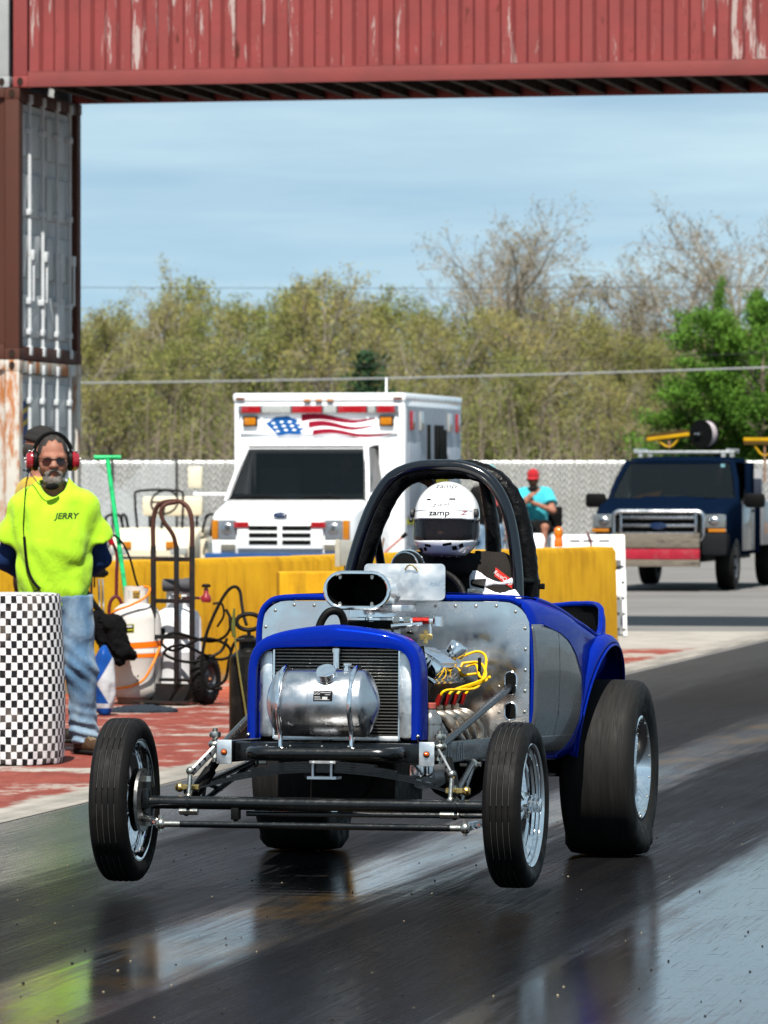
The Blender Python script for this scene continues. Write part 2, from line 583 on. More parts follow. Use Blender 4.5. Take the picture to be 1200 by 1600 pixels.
rg = math_n(t, 'ADD', rg, math_n(t, 'MULTIPLY', ramp(t, big, 0.45, 0.65), 0.10))
rg = math_n(t, 'MAXIMUM', math_n(t, 'MINIMUM', rg, 0.85), 0.09)
l.new(rg, b.inputs['Roughness'])
spl = math_n(t, 'ADD', ramp(t, g, 0, 1, .42, .16), math_n(t, 'MULTIPLY', polish, .55))   # thick rubber is duller than the glue
spl = math_n(t, 'MULTIPLY', spl, ramp(t, gr, .50, .70, 1.0, .45))
l.new(spl, b.inputs['Specular IOR Level'])
h = math_n(t, 'ADD', math_n(t, 'MULTIPLY', st2, 0.5), math_n(t, 'MULTIPLY', gr, 0.5))
h = math_n(t, 'ADD', h, math_n(t, 'MULTIPLY', st1, 0.8))
bump(t, b, h, 0.20, 0.003)
dif = t.nodes.new('ShaderNodeBsdfDiffuse'); l.new(base, dif.inputs['Color'])
mxs = t.nodes.new('ShaderNodeMixShader')          # crumbly rubber in the grooves has hardly any sheen
mt = math_n(t, 'MULTIPLY', ramp(t, g, 0, 1, .15, .66), ramp(t, st1, .36, .60, .78, 1.0))
mt = math_n(t, 'MULTIPLY', mt, ramp(t, polish, 0, 1, 1, .05))
mt = math_n(t, 'MAXIMUM', mt, ramp(t, gr, .60, .70, 0, .75))
st3 = noise(t, comb(t, u, v, 120.0, 2.2, 11), 1.0, 4, 0.7)
mt = math_n(t, 'MAXIMUM', mt, ramp(t, st3, .60, .66, 0, .55))      # hair-thin scuffs along the run
mt = math_n(t, 'MAXIMUM', mt, ramp(t, y, 23, 36, 0, .75))
l.new(mt, mxs.inputs[0]); l.new(b.outputs[0], mxs.inputs[1]); l.new(dif.outputs[0], mxs.inputs[2])
l.new(mxs.outputs[0], t.nodes['Material Output'].inputs['Surface'])
MATS['strip'] = m
kk = (52.6 - strip(-6.22, 0).y) / TV.y
P = [strip(-6.22, 4), strip(14, 4), Vector((strip(14, 60).x, 52.0, 0)), Vector((pR.x - 0.05, 52.6, 0))]
tag(part('drag_strip', MB().add(P, [(0, 1, 2, 3)]), m, sharp=0), 'black rubbered drag strip with a wet gloss', kind='structure')

# crumbs of rubber and grit lying on the strip
mb = MB(); rr = random.Random(3)
for i in range(110):
    py = rr.uniform(1270, 1600); px = rr.uniform(-20, 1220)
    p = on_ground(px, py)
    if p.dot(TU) < -6.1: continue
    r = rr.uniform(0.0012, 0.0044)
    mb.sphere(p + V(0, 0, r * .6), (r * rr.uniform(.8, 1.9), r * rr.uniform(.8, 1.9), r * .8), 5, 3)
tag(part('rubber_crumbs', mb, mat('crumb_rubber', (0.03, 0.027, 0.025), 0.7, vs=200)), 'scattered crumbs of black rubber on the strip', kind='stuff')
mb = MB()
for i in range(55):
    p = on_ground(rr.uniform(0, 1200), rr.uniform(1250, 1600))
    if p.dot(TU) < -6.1: continue
    r = rr.uniform(0.0012, 0.0032)
    mb.sphere(p + V(0, 0, r * .6), (r * rr.uniform(.8, 1.9), r * rr.uniform(.8, 1.9), r * .8), 5, 3)
tag(part('pale_grit', mb, mat('grit', (0.55, 0.45, 0.30), 0.8, vs=200)), 'pale grit scattered over the strip', kind='stuff')

# ------------------------------------------------------------------ yellow barrier wall
def yellow_mat():
    m, t, n, l, b = ntree('yellow_painted_concrete')
    v = coords(t)
    vs_ = coords(t, (1.0, 1.0, 0.16))
    drip = noise(t, vs_, 9, 7, 0.65)
    patch = noise(t, v, 3.0, 6, 0.6)
    c = mixc(t, ramp(t, patch, 0.3, 0.7), (0.66, 0.33, 0.008), (0.82, 0.46, 0.012))
    c = mixc(t, ramp(t, drip, 0.50, 0.70, 0, 0.65), c, (0.36, 0.18, 0.012))
    chip = ramp(t, noise(t, v, 14, 9, 0.75), 0.66, 0.70)
    c = mixc(t, chip, c, (0.20, 0.14, 0.07))
    sp = t.nodes.new('ShaderNodeSeparateXYZ'); tc = t.nodes.new('ShaderNodeTexCoord')
    l.new(tc.outputs['Object'], sp.inputs[0])
    foot = math_n(t, 'MULTIPLY', ramp(t, sp.outputs[2], 0.03, 0.10, 1, 0), ramp(t, patch, 0.35, 0.55))
    c = mixc(t, foot, c, (0.32, 0.27, 0.22))
    l.new(c, b.inputs['Base Color']); l.new(ramp(t, drip, 0.3, 0.7, 0.55, 0.8), b.inputs['Roughness'])
    bump(t, b, math_n(t, 'ADD', noise(t, v, 35, 6, 0.7), math_n(t, 'MULTIPLY', drip, 0.8)), 0.45, 0.008)
    return m
YEL = yellow_mat()
wallA = Vector((-4.6, 32.1, 0)); wallB = Vector((2.18, 47.7, 0))
wd = (wallB - wallA); wlen = wd.length; wang = math.atan2(wd.y, wd.x)
root = thing('barrier_wall', 'long yellow painted concrete barrier behind the race car', 'wall', wallA, wang)
mb = MB()
# poured in five lengths with a thin joint between
seg = wlen / 5
for i in range(5):
    lo, hi = i * seg + (0.006 if i else 0), (i + 1) * seg - 0.006
    n_ = 12
    rings = []
    for k in range(n_ + 1):
        xx = lo + (hi - lo) * k / n_
        dz = 0.003 * math.sin(xx * 1.1) + rr.uniform(-.003, .003)
        prof = [(-.02, -.006), (0, .10), (.02, .90 + dz), (.05, .945 + dz), (.25, .95 + dz), (.28, .90 + dz), (.30, -.006)]
        rings.append([(xx, p[0], p[1] ) for p in prof])
    part('wall_section', MB().loft(rings), YEL, root, sharp=40)
# square yellow block standing before it
pb = on_ray(500, 893, 37.6)
blk = part('concrete_block', MB().box((-.31, -.2, -.006), (.31, .2, .885), .018), YEL)
blk.location = (pb.x, 37.6, 0); blk.rotation_euler = (0, 0, R(4))
tag(blk, 'short yellow concrete block in front of the long wall', 'block')
# grey timing box on its post, behind the roll bar
GAL = mat('galvanised', (0.56, 0.58, 0.58), 0.42, 0.85, vs=14, bmp=.05)
root = thing('timing_box', 'small grey weatherproof box on a bracket beside the roll bar', 'box', (pb.x + .21, 37.55, .882), R(-8))
gbx = mat('grey_plastic', (0.47, 0.48, 0.44), .5, vs=9)
part('housing', MB().box((-.085, -.05, .045), (.085, .05, .235), .01), gbx, root)
part('lid', MB().box((-.092, -.062, .04), (-.055, -.051, .24), .004), mat('cream_plastic', (.62, .6, .5), .5), root)
part('stand', MB().box((-.03, -.03, 0), (.03, .03, .044), .004).box((-.06, -.05, 0), (.06, .05, .008)), mat('dark_steel', (.07, .065, .06), .5, .6), root)

# ------------------------------------------------------------------ shipping containers
def rust_mat(name, base, rustc, amt, streak=0.25, white=None):
    m, t, n, l, b = ntree(name)
    v = coords(t); vs_ = coords(t, (1, 1, streak))
    a = noise(t, vs_, 5, 8, 0.68)
    f = noise(t, v, 1.3, 3)
    c = mixc(t, ramp(t, noise(t, v, 3, 5), 0.3, 0.7), base, tuple(min(1, q * 0.8 + 0.012) for q in base))
    if white is not None:
        # chalky paint peeled off in upright flakes
        w2 = noise(t, coords(t, (9, 9, 0.9)), 1.0, 9, 0.78, 0.4)
        w3 = noise(t, coords(t, (1.1, 1.1, 0.5)), 1.0, 2)
        ww = math_n(t, 'ADD', math_n(t, 'MULTIPLY', w2, 0.8), math_n(t, 'MULTIPLY', w3, 0.25))
        c = mixc(t, ramp(t, ww, 0.60, 0.625), c, white)
    th_ = 0.72 - 0.3 * amt
    c = mixc(t, ramp(t, math_n(t, 'ADD', math_n(t, 'MULTIPLY', a, 0.75), math_n(t, 'MULTIPLY', f, 0.25)), th_, th_ + 0.06), c, rustc)
    c = mixc(t, ramp(t, noise(t, v, 25, 6, .7), .62, .7, 0, .6), c, tuple(q * .4 for q in rustc))
    l.new(c, b.inputs['Base Color']); l.new(ramp(t, a, .3, .7, .5, .8), b.inputs['Roughness'])
    bump(t, b, noise(t, v, 18, 6, .65), .2, .01)
    MATS[name] = m
    return m
REDC = rust_mat('red_container_paint', (0.40, 0.088, 0.085), (0.10, 0.03, 0.018), 0.38, white=(0.62, 0.50, 0.47))
REDR = rust_mat('red_rail_paint', (0.34, 0.085, 0.08), (0.10, 0.035, 0.02), 0.3)
RUST = rust_mat('rusty_brown_steel', (0.13, 0.05, 0.035), (0.07, 0.03, 0.018), 0.5)
WHTC = rust_mat('white_container_paint', (0.58, 0.61, 0.62), (0.22, 0.10, 0.045), 0.22)
ORUST = rust_mat('flaking_white_on_rust', (0.63, 0.60, 0.54), (0.42, 0.16, 0.055), 0.78)
DOORM = rust_mat('weathered_white_door', (0.55, 0.58, 0.60), (0.18, 0.09, 0.05), 0.26, 0.12)
DARKU = mat('dark_underfloor', (0.045, 0.03, 0.022), .8, vs=5, dirt=(.12, .06, .03))

CA = R(12)
def container(label, origin, L, H, side, rail, post_l, post_r, Wd=2.44, doors=False, joists=False, rz=-CA, name='shipping_container'):
    root = thing(name, label, 'container', origin, rz)
    # trapezoid corrugated sides
    prof = []
    x = 0.17; pitch = 0.278
    while x < L - 0.17 - pitch:
        prof += [(x, 0.0), (x + 0.100, 0.0), (x + 0.135, 0.060), (x + 0.240, 0.060)]
        x += pitch
    prof.append((L - 0.165, 0.0))
    for (yy, sg) in ((0.03, 1), (Wd - 0.03, -1)):
        mb = MB(); nz = 6
        rings = []
        for k in range(nz + 1):
            z = 0.15 + (H - 0.25) * k / nz
            ring = []
            for i, (px, py) in enumerate(prof):
                dent = 0.012 * mnoise.noise(Vector((px * 1.3, z * 1.7, yy))) + (0.014 * max(0, mnoise.noise(Vector((px * 4, z * 5, 7)))) if k in (1, 2) else 0)
                ring.append((px, yy + sg * (py + dent), z))
            rings.append(ring)
        mb.loft(rings, closed=False, caps=False)
        part('corrugated_side', mb, side, root, sharp=25, fixn=False)
    part('roof', MB().box((.02, .02, H - .03), (L - .02, Wd - .02, H - .012)), side, root)
    for yy in (0.0, Wd - 0.06):
        part('bottom_rail', MB().box((.162, yy, 0.0), (L - .162, yy + .05, .155), .006).box((.162, yy + (0 if yy else .0), .156), (L - .162, yy + .058, .163)), rail, root)
        part('top_rail', MB().box((.162, yy, H - .10), (L - .162, yy + .06, H), .006), rail, root)
    for (xx, mm) in ((0, post_l), (L - .16, post_r)):
        for yy in (0.0, Wd - 0.16):
            part('corner_post', MB().box((xx + .004, yy + .004, .118), (xx + .156, yy + .156, H - .118), .008), mm, root)
            for zz in (0, H - .118):
                c = MB().box((xx, yy, zz), (xx + .162, yy + .178, zz + .118), .012)
                p_ = part('corner_casting', c, mm, root)
                hol = MB().lathe([(0, 0), (.032, 0), (.032, .004)], 12, Matrix.Translation((xx + .081, yy - .003 if yy == 0 else yy + .181, zz + .059)) @ Matrix.Rotation(R(90), 4, 'X') @ Matrix.Scale(1.3, 4, (0, 1, 0)))
                part('lifting_hole', hol, DARKU, p_)
    if joists:
        for i in range(int((L - .6) / .305)):
            xx = .3 + i * .305
            part('floor_joist', MB().box((xx, .052, .02), (xx + .045, Wd - .062, .12)).box((xx, .052, .012), (xx + .075, Wd - .062, .019)), DARKU, root)
        part('floor', MB().box((.165, .055, .122), (L - .165, Wd - .065, .15)), DARKU, root)
    if doors:
        # door end at x = L, a little inside the posts
        xe = L - .09
        part('door_header', MB().box((L - .12, .16, H - .13), (L - .01, Wd - .16, H - .005), .006), side, root)
        part('door_sill', MB().box((L - .12, .16, .0), (L - .005, Wd - .16, .14), .006), post_r, root)
        for (y0, y1) in ((.17, Wd / 2 - .012), (Wd / 2 + .012, Wd - .17)):
            mb = MB().box((xe - .02, y0, .15), (xe, y1, H - .14))
            nb = 4; zh = (H - .29) / nb
            for k in range(nb):
                mb.box((xe, y0 + .05, .15 + k * zh + .09), (xe + .035, y1 - .05, .15 + (k + 1) * zh - .09), .02)
            d = part('door', mb, DOORM, root)
            wy = y1 - y0
            for q in (.27, .76):
                yy = y0 + wy * q
                lb = MB().cyl((xe + .075, yy, .06), (xe + .075, yy, H - .05), .019, seg=10)
                for zz in (.1, H - .09):
                    lb.box((xe + .05, yy - .04, zz - .05), (xe + .105, yy + .04, zz + .05), .01)
                for zz in (.3, .62, H * .55, H - .42):
                    lb.box((xe + .02, yy - .045, zz - .03), (xe + .098, yy + .045, zz + .03), .006)
                part('lock_rod', lb, DOORM, d)
                part('lock_handle', MB().box((xe + .098, yy + .03, .62), (xe + .118, yy + .07, 1.15), .006).box((xe + .08, yy - .01, 1.05), (xe + .125, yy + .08, 1.16), .01), DOORM, d)
            part('door_gasket', MB().box((xe - .03, y1 - .008 if y0 < 1 else y0 - .012, .15), (xe + .012, y1 + .010 if y0 < 1 else y0 + .006, H - .14)), mat('black_rubber', (.012, .012, .012), .6), d)
            for k in range(4):
                zz = .45 + k * (H - .9) / 3
                hy = y0 - .02 if y0 < 1 else y1 - .07
                part('hinge', MB().box((xe + .002, hy, zz - .05), (xe + .05, hy + .10, zz + .05), .008), post_r, d)
    return root
cu_ = Vector((math.cos(CA), -math.sin(CA), 0)); cw_ = Vector((math.sin(CA), math.cos(CA), 0))
ZB = 5.66
near = Vector(((20 - 600) / 8000 * 53.3, 53.3, 0))
Hs = ZB / 2
# the bridge of one red container spanning the strip, resting on the stack by its end
container('red corrugated container spanning the strip overhead as a bridge', near + V(0, 0, ZB), 12.19, 2.59, REDC, REDR, REDC, REDR, joists=True)
# white container next to it on top of the stack
container('white container end just left of the red bridge container', near - cu_ * 6.10 + V(0, 0, ZB), 6.06, 2.59, WHTC, WHTC, WHTC, WHTC)
S0 = near + cu_ * 0.07
up_ = container('upper stacked container with rusty brown post and weathered white doors', S0 - cu_ * 6.06 + V(0, 0, Hs), 6.06, Hs - .004, RUST, RUST, RUST, RUST, doors=True)
lo_ = container('bottom stacked container with flaking white and orange rust corner post', S0 - cu_ * 6.06, 6.06, Hs - .004, ORUST, ORUST, ORUST, ORUST, doors=True)
# blue shipping-line sticker with two yellow waves on the bottom doors
xe = 6.06 - .09 + .0375
part('sticker', MB().box((xe, .24, 1.95), (xe + .004, .52, 2.40)), mat('sticker_blue', (.02, .07, .25), .5), lo_)
for k in (0, 1):
    z0 = 2.10 + k * .13
    pts = [(.27, 0), (.33, .04), (.42, .055), (.49, .10), (.49, .155), (.42, .105), (.33, .09), (.27, .05)]
    mb = MB().add([(xe + .006, p[0], z0 + p[1]) for p in pts], [tuple(range(len(pts)))])
    part('sticker_wave', mb, mat('sticker_yellow', (.75, .55, .05), .5), lo_)
part('sticker_strip', MB().box((xe, .26, 1.84), (xe + .004, .50, 1.92)), mat('sticker_white', (.7, .75, .8), .5), lo_)

# ------------------------------------------------------------------ slatted chain-link fence
FD = 150.0
root = thing('chain_link_fence', 'long chain-link fence with pale vertical slats before the wood', 'fence', (0, FD, 0))
mb = MB()
for i in range(430):
    xx = -13.2 + i * .062
    mb.box((xx, -.004 + .012 * ((i * 7919) % 3 - 1), .05), (xx + .05, .004 + .012 * ((i * 7919) % 3 - 1), 2.19 + .015 * ((i * 31) % 5)))
o = part('slats', mb, mat('slat_plastic', (.72, .72, .70), .6, vs=.8, var=.12, dirt=(.45, .44, .40), dirt_amt=.5, ds=.6), root, sharp=0); o['kind'] = 'stuff'
mb = MB()
for sg in (-1, 1):
    for i in range(215):
        xx = -15.5 + i * .14
        mb.tube([(xx, -.03, .03), (xx + sg * 1.5, -.03, 2.17)], .013, 3, caps=False)
o = part('wire_mesh', mb, mat('weathered_wire', (.42, .42, .41), .6), root, sharp=0); o['kind'] = 'stuff'
part('top_rail', MB().cyl((-13.2, 0.03, 2.2), (13.4, 0.03, 2.2), .028, seg=8), GAL, root)
for i in range(10):
    part('post', MB().cyl((-13.0 + i * 2.9, .06, 0), (-13.0 + i * 2.9, .06, 2.26), .04, seg=8), GAL, root)
root = thing('gate_panel', 'dark framed chain-link gate panel at the left of the fence', 'gate', (0, 118, 0))
x0, x1, x2 = (100 - 600) * 118 / 8000, (176 - 600) * 118 / 8000, (276 - 600) * 118 / 8000
dk = mat('dark_steel', (.07, .065, .06), .5, .6)
for xx in (x0, x1, x2): part('post', MB().cyl((xx, 0, 0), (xx, 0, 2.16), .03, seg=8), dk, root)
part('top_rail', MB().cyl((x0, 0, 2.10), (x2, 0, 2.10), .025, seg=8), dk, root)
part('bottom_rail', MB().cyl((x0, 0, .12), (x2, 0, .12), .025, seg=8), dk, root)
mb = MB()
for sg in (-1, 1):
    for i in range(70):
        xx = x0 + i * (x2 - x0) / 69
        a, bq = xx, xx + sg * 1.95
        z1 = 2.08
        if bq < x0: z1 = .14 + (xx - x0) * 1.0; bq = x0
        if bq > x2: z1 = .14 + (x2 - xx) * 1.0; bq = x2
        mb.tube([(a, 0, .14), (bq, 0, z1)], .004, 3, caps=False)
o = part('wire_mesh', mb, GAL, root, sharp=0); o['kind'] = 'stuff'

# ------------------------------------------------------------------ overhead cables
def cable(label, a, b_, sag, r, m):
    pts = [a.lerp(b_, k / 20) - V(0, 0, sag * 4 * (k / 20) * (1 - k / 20)) for k in range(21)]
    return tag(part('utility_cable', MB().tube(pts, r, 5), m), label, 'cable')
cable('pale utility cable sagging across the trees', on_ray(-60, 600, 120), on_ray(1290, 571, 115), .08, .022, mat('pale_cable', (.55, .56, .55), .4, .3))
cable('thin dark cable above the pale one', on_ray(-60, 588, 140), on_ray(1290, 548, 140), .05, .010, mat('dark_cable', (.05, .05, .05), .5))
cable('thinnest dark cable at treetop height', on_ray(-60, 448, 140), on_ray(1290, 447, 140), .05, .008, MATS['dark_cable'])
# ================================================================== WOOD
def leaf_mat(name, cols, trans=0.25):
    m, t, n, l, b = ntree(name)
    g = t.nodes.new('ShaderNodeNewGeometry')
    oi = t.nodes.new('ShaderNodeObjectInfo')
    cr = t.nodes.new('ShaderNodeValToRGB')
    cr.color_ramp.elements[0].color = (*cols[0], 1); cr.color_ramp.elements[1].color = (*cols[-1], 1)
    for i, c in enumerate(cols[1:-1]):
        e = cr.color_ramp.elements.new((i + 1) / (len(cols) - 1)); e.color = (*c, 1)
    pv = noise(t, coords(t), .7, 3)
    f = math_n(t, 'ADD', math_n(t, 'MULTIPLY', g.outputs['Random Per Island'], .45), math_n(t, 'MULTIPLY', ramp(t, pv, .3, .7), .35))
    f = math_n(t, 'ADD', f, math_n(t, 'MULTIPLY', oi.outputs['Random'], .25))
    l.new(f, cr.inputs['Fac'])
    l.new(cr.outputs['Color'], b.inputs['Base Color'])
    b.inputs['Roughness'].default_value = .6
    b.inputs['Specular IOR Level'].default_value = .25
    tr = t.nodes.new('ShaderNodeBsdfTranslucent')
    l.new(cr.outputs['Color'], tr.inputs['Color'])
    mx = t.nodes.new('ShaderNodeMixShader'); mx.inputs[0].default_value = trans
    l.new(b.outputs[0], mx.inputs[1]); l.new(tr.outputs[0], mx.inputs[2])
    l.new(mx.outputs[0], t.nodes['Material Output'].inputs['Surface'])
    return m
BARK = mat('bark', (.20, .165, .125), .9, vs=3, var=.35, bmp=.4, bs=12)
BARK2 = mat('bark_pale', (.30, .26, .21), .9, vs=3, var=.3, bmp=.4, bs=12)
L_OLIVE = leaf_mat('olive_bud_leaves', [(.085, .09, .03), (.19, .185, .055), (.31, .28, .085), (.29, .20, .10)])
L_GREEN = leaf_mat('spring_green_leaves', [(.045, .115, .016), (.09, .20, .025), (.17, .31, .04)])
L_MID = leaf_mat('young_green_leaves', [(.07, .105, .03), (.14, .17, .045), (.23, .23, .065), (.24, .17, .085)])
L_BUD = leaf_mat('brown_buds', [(.20, .15, .08), (.29, .23, .11), (.28, .26, .10)])
L_PINE = leaf_mat('pine_needles', [(.015, .05, .02), (.03, .08, .03), (.05, .11, .035)], .1)

def grow(seed, H, spread, depth, leaf_n, leaf_s, trunk_r, bare=0.25, up=0.35, n1=12, leaf_at=2, cone=.55):
    """a broad-leaved tree: trunk with limbs, branches and twigs, then leaf faces out on the twigs"""
    q = random.Random(seed)
    wood = MB(); tips = []
    def rdir(d, ang):
        a = Vector((q.gauss(0, 1), q.gauss(0, 1), q.gauss(0, 1)))
        a = (a - d * a.dot(d))
        if a.length < 1e-6: a = Vector((1, 0, 0))
        a.normalize()
        return (d * math.cos(ang) + a * math.sin(ang)).normalized()
    def br(p, d, L, r, lev):
        ns = 5 if lev < 2 else (4 if lev < 3 else 3)
        pts = [p.copy()]; dd = d.copy()
        for i in range(ns):
            dd = (rdir(dd, q.uniform(0, .28 if lev else .10)) + V(0, 0, up * (.25 if lev else .05))).normalized()
            p = p + dd * (L / ns); pts.append(p.copy())
        sg = (7, 5, 4, 3, 3)[min(lev, 4)]
        wood.tube(pts, [r, r * .72, r * .35 if lev < depth else r * .2], sg, caps=False)
        if lev >= leaf_at:
            for i, pt in enumerate(pts[1:]): tips.append((pt, lev))
        if lev < depth:
            nc = (n1, 6, 5, 4)[min(lev, 3)]
            for k in range(nc):
                u = (bare if lev == 0 else .2) + (1 - (bare if lev == 0 else .2)) * ((k + q.random()) / nc)
                i = min(ns - 1, int(u * ns)); f = u * ns - i
                pp = pts[i].lerp(pts[i + 1], f)
                tdir = (pts[i + 1] - pts[i]).normalized()
                cd = rdir(tdir, q.uniform(.5, 1.05) if lev else q.uniform(.55, 1.15) * spread)
                cl = (L * q.uniform(.34, .55) * (1.15 - cone * u)) if lev == 0 else L * q.uniform(.4, .62) * (1.1 - .4 * u)
                br(pp, cd, cl, max(.011 if H > 9.5 else .006, r * (.50 - .22 * u)), lev + 1)
    br(V(0, 0, -.05), V(q.uniform(-.06, .06), q.uniform(-.06, .06), 1).normalized(), H * .88, trunk_r, 0)
    lv, lf = [], []
    if tips and leaf_n:
        for i in range(leaf_n):
            pt, lev = tips[q.randrange(len(tips))]
            c = pt + V(q.gauss(0, .16), q.gauss(0, .16), q.gauss(0, .14))
            a = Vector((q.gauss(0, 1), q.gauss(0, 1), q.gauss(0, 1))).normalized()
            b2 = a.orthogonal().normalized(); c2 = a.cross(b2)
            s = leaf_s * q.uniform(.55, 1.3)
            o = len(lv)
            lv += [tuple(c + b2 * s), tuple(c + c2 * s * .6), tuple(c - b2 * s), tuple(c - c2 * s * .6)]
            lf.append((o, o + 1, o + 2, o + 3))
    crown = MB(); crown.v, crown.f = lv, lf
    zt = max(v[2] for v in wood.v)
    return wood.mesh('trunk', 0, False), (crown.mesh('crown', 0, False) if lf else None), zt

def pine(seed, H):
    q = random.Random(seed); wood = MB(); crown = MB()
    wood.tube([(0, 0, -.05), (0.03, 0, H * .5), (0, 0, H)], [.16, .1, .02], 7)
    lv, lf = [], []
    z = .5
    while z < H - .1:
        nb = 7; L = (H - z) * .36 + .18
        for k in range(nb):
            a = 2 * PI * (k + q.random()) / nb
            d = V(math.cos(a), math.sin(a), q.uniform(.05, .3))
            wood.tube([(0, 0, z), tuple(V(0, 0, z) + d * L)], [.025, .006], 3, caps=False)
            for i in range(int(46 * L) + 8):
                u = q.uniform(.15, 1.05)
                c = V(0, 0, z) + d * L * u + V(q.gauss(0, .09), q.gauss(0, .09), q.gauss(0, .07))
                aa = Vector((q.gauss(0, 1), q.gauss(0, 1), q.gauss(0, .6))).normalized(); bb = aa.orthogonal().normalized()
                s = q.uniform(.05, .12); o = len(lv)
                lv += [tuple(c + aa * s), tuple(c + bb * s * .35), tuple(c - aa * s), tuple(c - bb * s * .35)]
                lf.append((o, o + 1, o + 2, o + 3))
        z += .27
    crown.v, crown.f = lv, lf
    return wood.mesh('trunk', 0, False), crown.mesh('crown', 0, False), H

PROTO = {
    'olive1': (grow(11, 9, .95, 4, 6500, .050, .15, leaf_at=3), L_OLIVE, BARK2),
    'olive2': (grow(12, 9, .85, 4, 7500, .050, .14, n1=13, leaf_at=3), L_OLIVE, BARK2),
    'olive3': (grow(13, 8, 1.0, 4, 6500, .050, .13, bare=.15, leaf_at=3), L_MID, BARK),
    'mid1': (grow(21, 8, .9, 4, 12000, .052, .13, bare=.12, n1=13, leaf_at=3), L_MID, BARK),
    'mid2': (grow(22, 7, 1.05, 4, 12000, .052, .12, bare=.1, n1=13, leaf_at=3), L_MID, BARK2),
    'bare1': (grow(31, 13, .75, 4, 4200, .055, .20, bare=.36, up=.4, n1=16, cone=.35), L_BUD, BARK2),
    'bare2': (grow(32, 13, .75, 4, 3200, .055, .20, bare=.38, up=.4, n1=14, cone=.35), L_BUD, BARK2),
    'bare3': (grow(33, 10, .7, 4, 1800, .06, .15, bare=.25, up=.45, n1=10), L_BUD, BARK2),
    'green1': (grow(41, 8, 1.15, 3, 52000, .070, .18, bare=.12, n1=18, cone=.25, up=.25), L_GREEN, BARK),
    'pine1': (pine(51, 4.2), L_PINE, BARK),
}
def plant(kind, px, top, d, label, group, rz=None, sx=1.0):
    (wm, cm, zt), lm, bm_ = PROTO[kind]
    p = on_ray(px, 758, d)
    Hn = EYE + (758 - top) * d / 8000
    k = Hn / zt
    root = thing({'b': 'bare_tree', 'p': 'pine_tree'}.get(kind[0], 'woodland_tree'), label, 'tree', (p.x, d, 0), random.uniform(0, 6.28) if rz is None else rz, group)
    root.scale = (k * sx, k * sx, k)
    for nm, me, mm in (('trunk', wm, bm_), ('crown', cm, lm)):
        if me is None: continue
        if not me.materials: me.materials.append(mm)
        link(nm, me, None, root)
    return root
WOOD = 'trees of the wood behind the fence'
G_ = 'budding woodland tree in the mass of trees behind the fence'
# skyline trees one can pick out
plant('bare1', 800, 305, 205, 'tallest bare tree rising above the wood right of centre', WOOD, 2.6, 1.1)
plant('bare2', 760, 330, 212, 'bare tree just left of the tallest one', WOOD, 2.2, 1.1)
plant('bare3', 880, 395, 210, 'thin bare tree just right of the tallest one', WOOD, .4)
plant('bare2', 1165, 300, 190, 'tall bare tree at the right edge above the green tree', WOOD, 4.0, 1.3)
plant('bare1', 1070, 352, 196, 'leaning bare tree left of the bright green tree', WOOD, 3.3, 1.2)
plant('bare3', 945, 425, 215, 'slender bare tree in the dip of the skyline', WOOD, 5.1)
plant('bare3', 1012, 400, 200, 'bare tree between the dip and the leaning tree', WOOD, 2.5)
plant('green1', 1188, 468, 150 + 8, 'bright green leafy tree at the right edge behind the pickup', WOOD, .6, 1.25)
plant('green1', 1150, 438, 172, 'smaller green tree top above the bright green tree', WOOD, 2.6, .6)
plant('green1', 1262, 490, 156, 'green tree cut off by the right edge of the picture', WOOD, 4.1, 1.3)
plant('pine1', 575, 545, 160, 'small dark pine above the ambulance roof', WOOD, 0, 1.0)
plant('olive1', 280, 400, 190, 'tall budding tree left of the ambulance, highest on the left', WOOD, .3, .75)
plant('olive2', 510, 412, 185, 'round topped budding tree above the ambulance', WOOD, 1.2, 1.0)
plant('mid1', 180, 470, 172, 'greenish tree next to the container stack', WOOD, .8)
plant('olive1', 135, 500, 166, 'olive tree touching the container stack', WOOD, 1.9, 1.1)
# the rest of the wood, each tree its own
def tlabel(k, px, ri):
    look = {'o': 'olive budding tree', 'm': 'greener young-leaved tree', 'b': 'bare twiggy tree'}[k[0]]
    where = ['beside the container stack', 'above the golf cart', 'over the left of the ambulance', 'over the right of the ambulance', 'above the roll cage', 'above the red-capped man', 'left of the pickup', 'behind the pickup'][min(7, max(0, int((px - 110) / 143)))]
    return look + (' at the front of the wood ' if ri == 0 else ' standing in the wood ' if ri < 3 else ' at the back of the wood ') + where
q = random.Random(5)
rows = [(176, 9, 560, 40), (186, 10, 500, 35), (198, 10, 462, 25), (210, 10, 455, 25), (225, 10, 448, 22)]
for ri, (d, cnt, top, jit) in enumerate(rows):
    for i in range(cnt):
        px = 110 + (i + .5 + q.uniform(-.3, .3)) * (1140 / cnt)
        tp = top + q.uniform(-jit, jit)
        if px > 860: tp = max(tp, 505 + q.uniform(-15, 25))
        if px < 240: tp = max(tp, 480 + q.uniform(-10, 20))
        k = q.choice(['olive1', 'olive2', 'olive3', 'mid1', 'mid2', 'olive2', 'bare3'] if ri > 0 else ['mid1', 'mid2', 'olive3', 'olive2'])
        plant(k, px, tp, d + q.uniform(-4, 4), tlabel(k, px, ri), WOOD, q.uniform(0, 6.28), q.uniform(.85, 1.25))
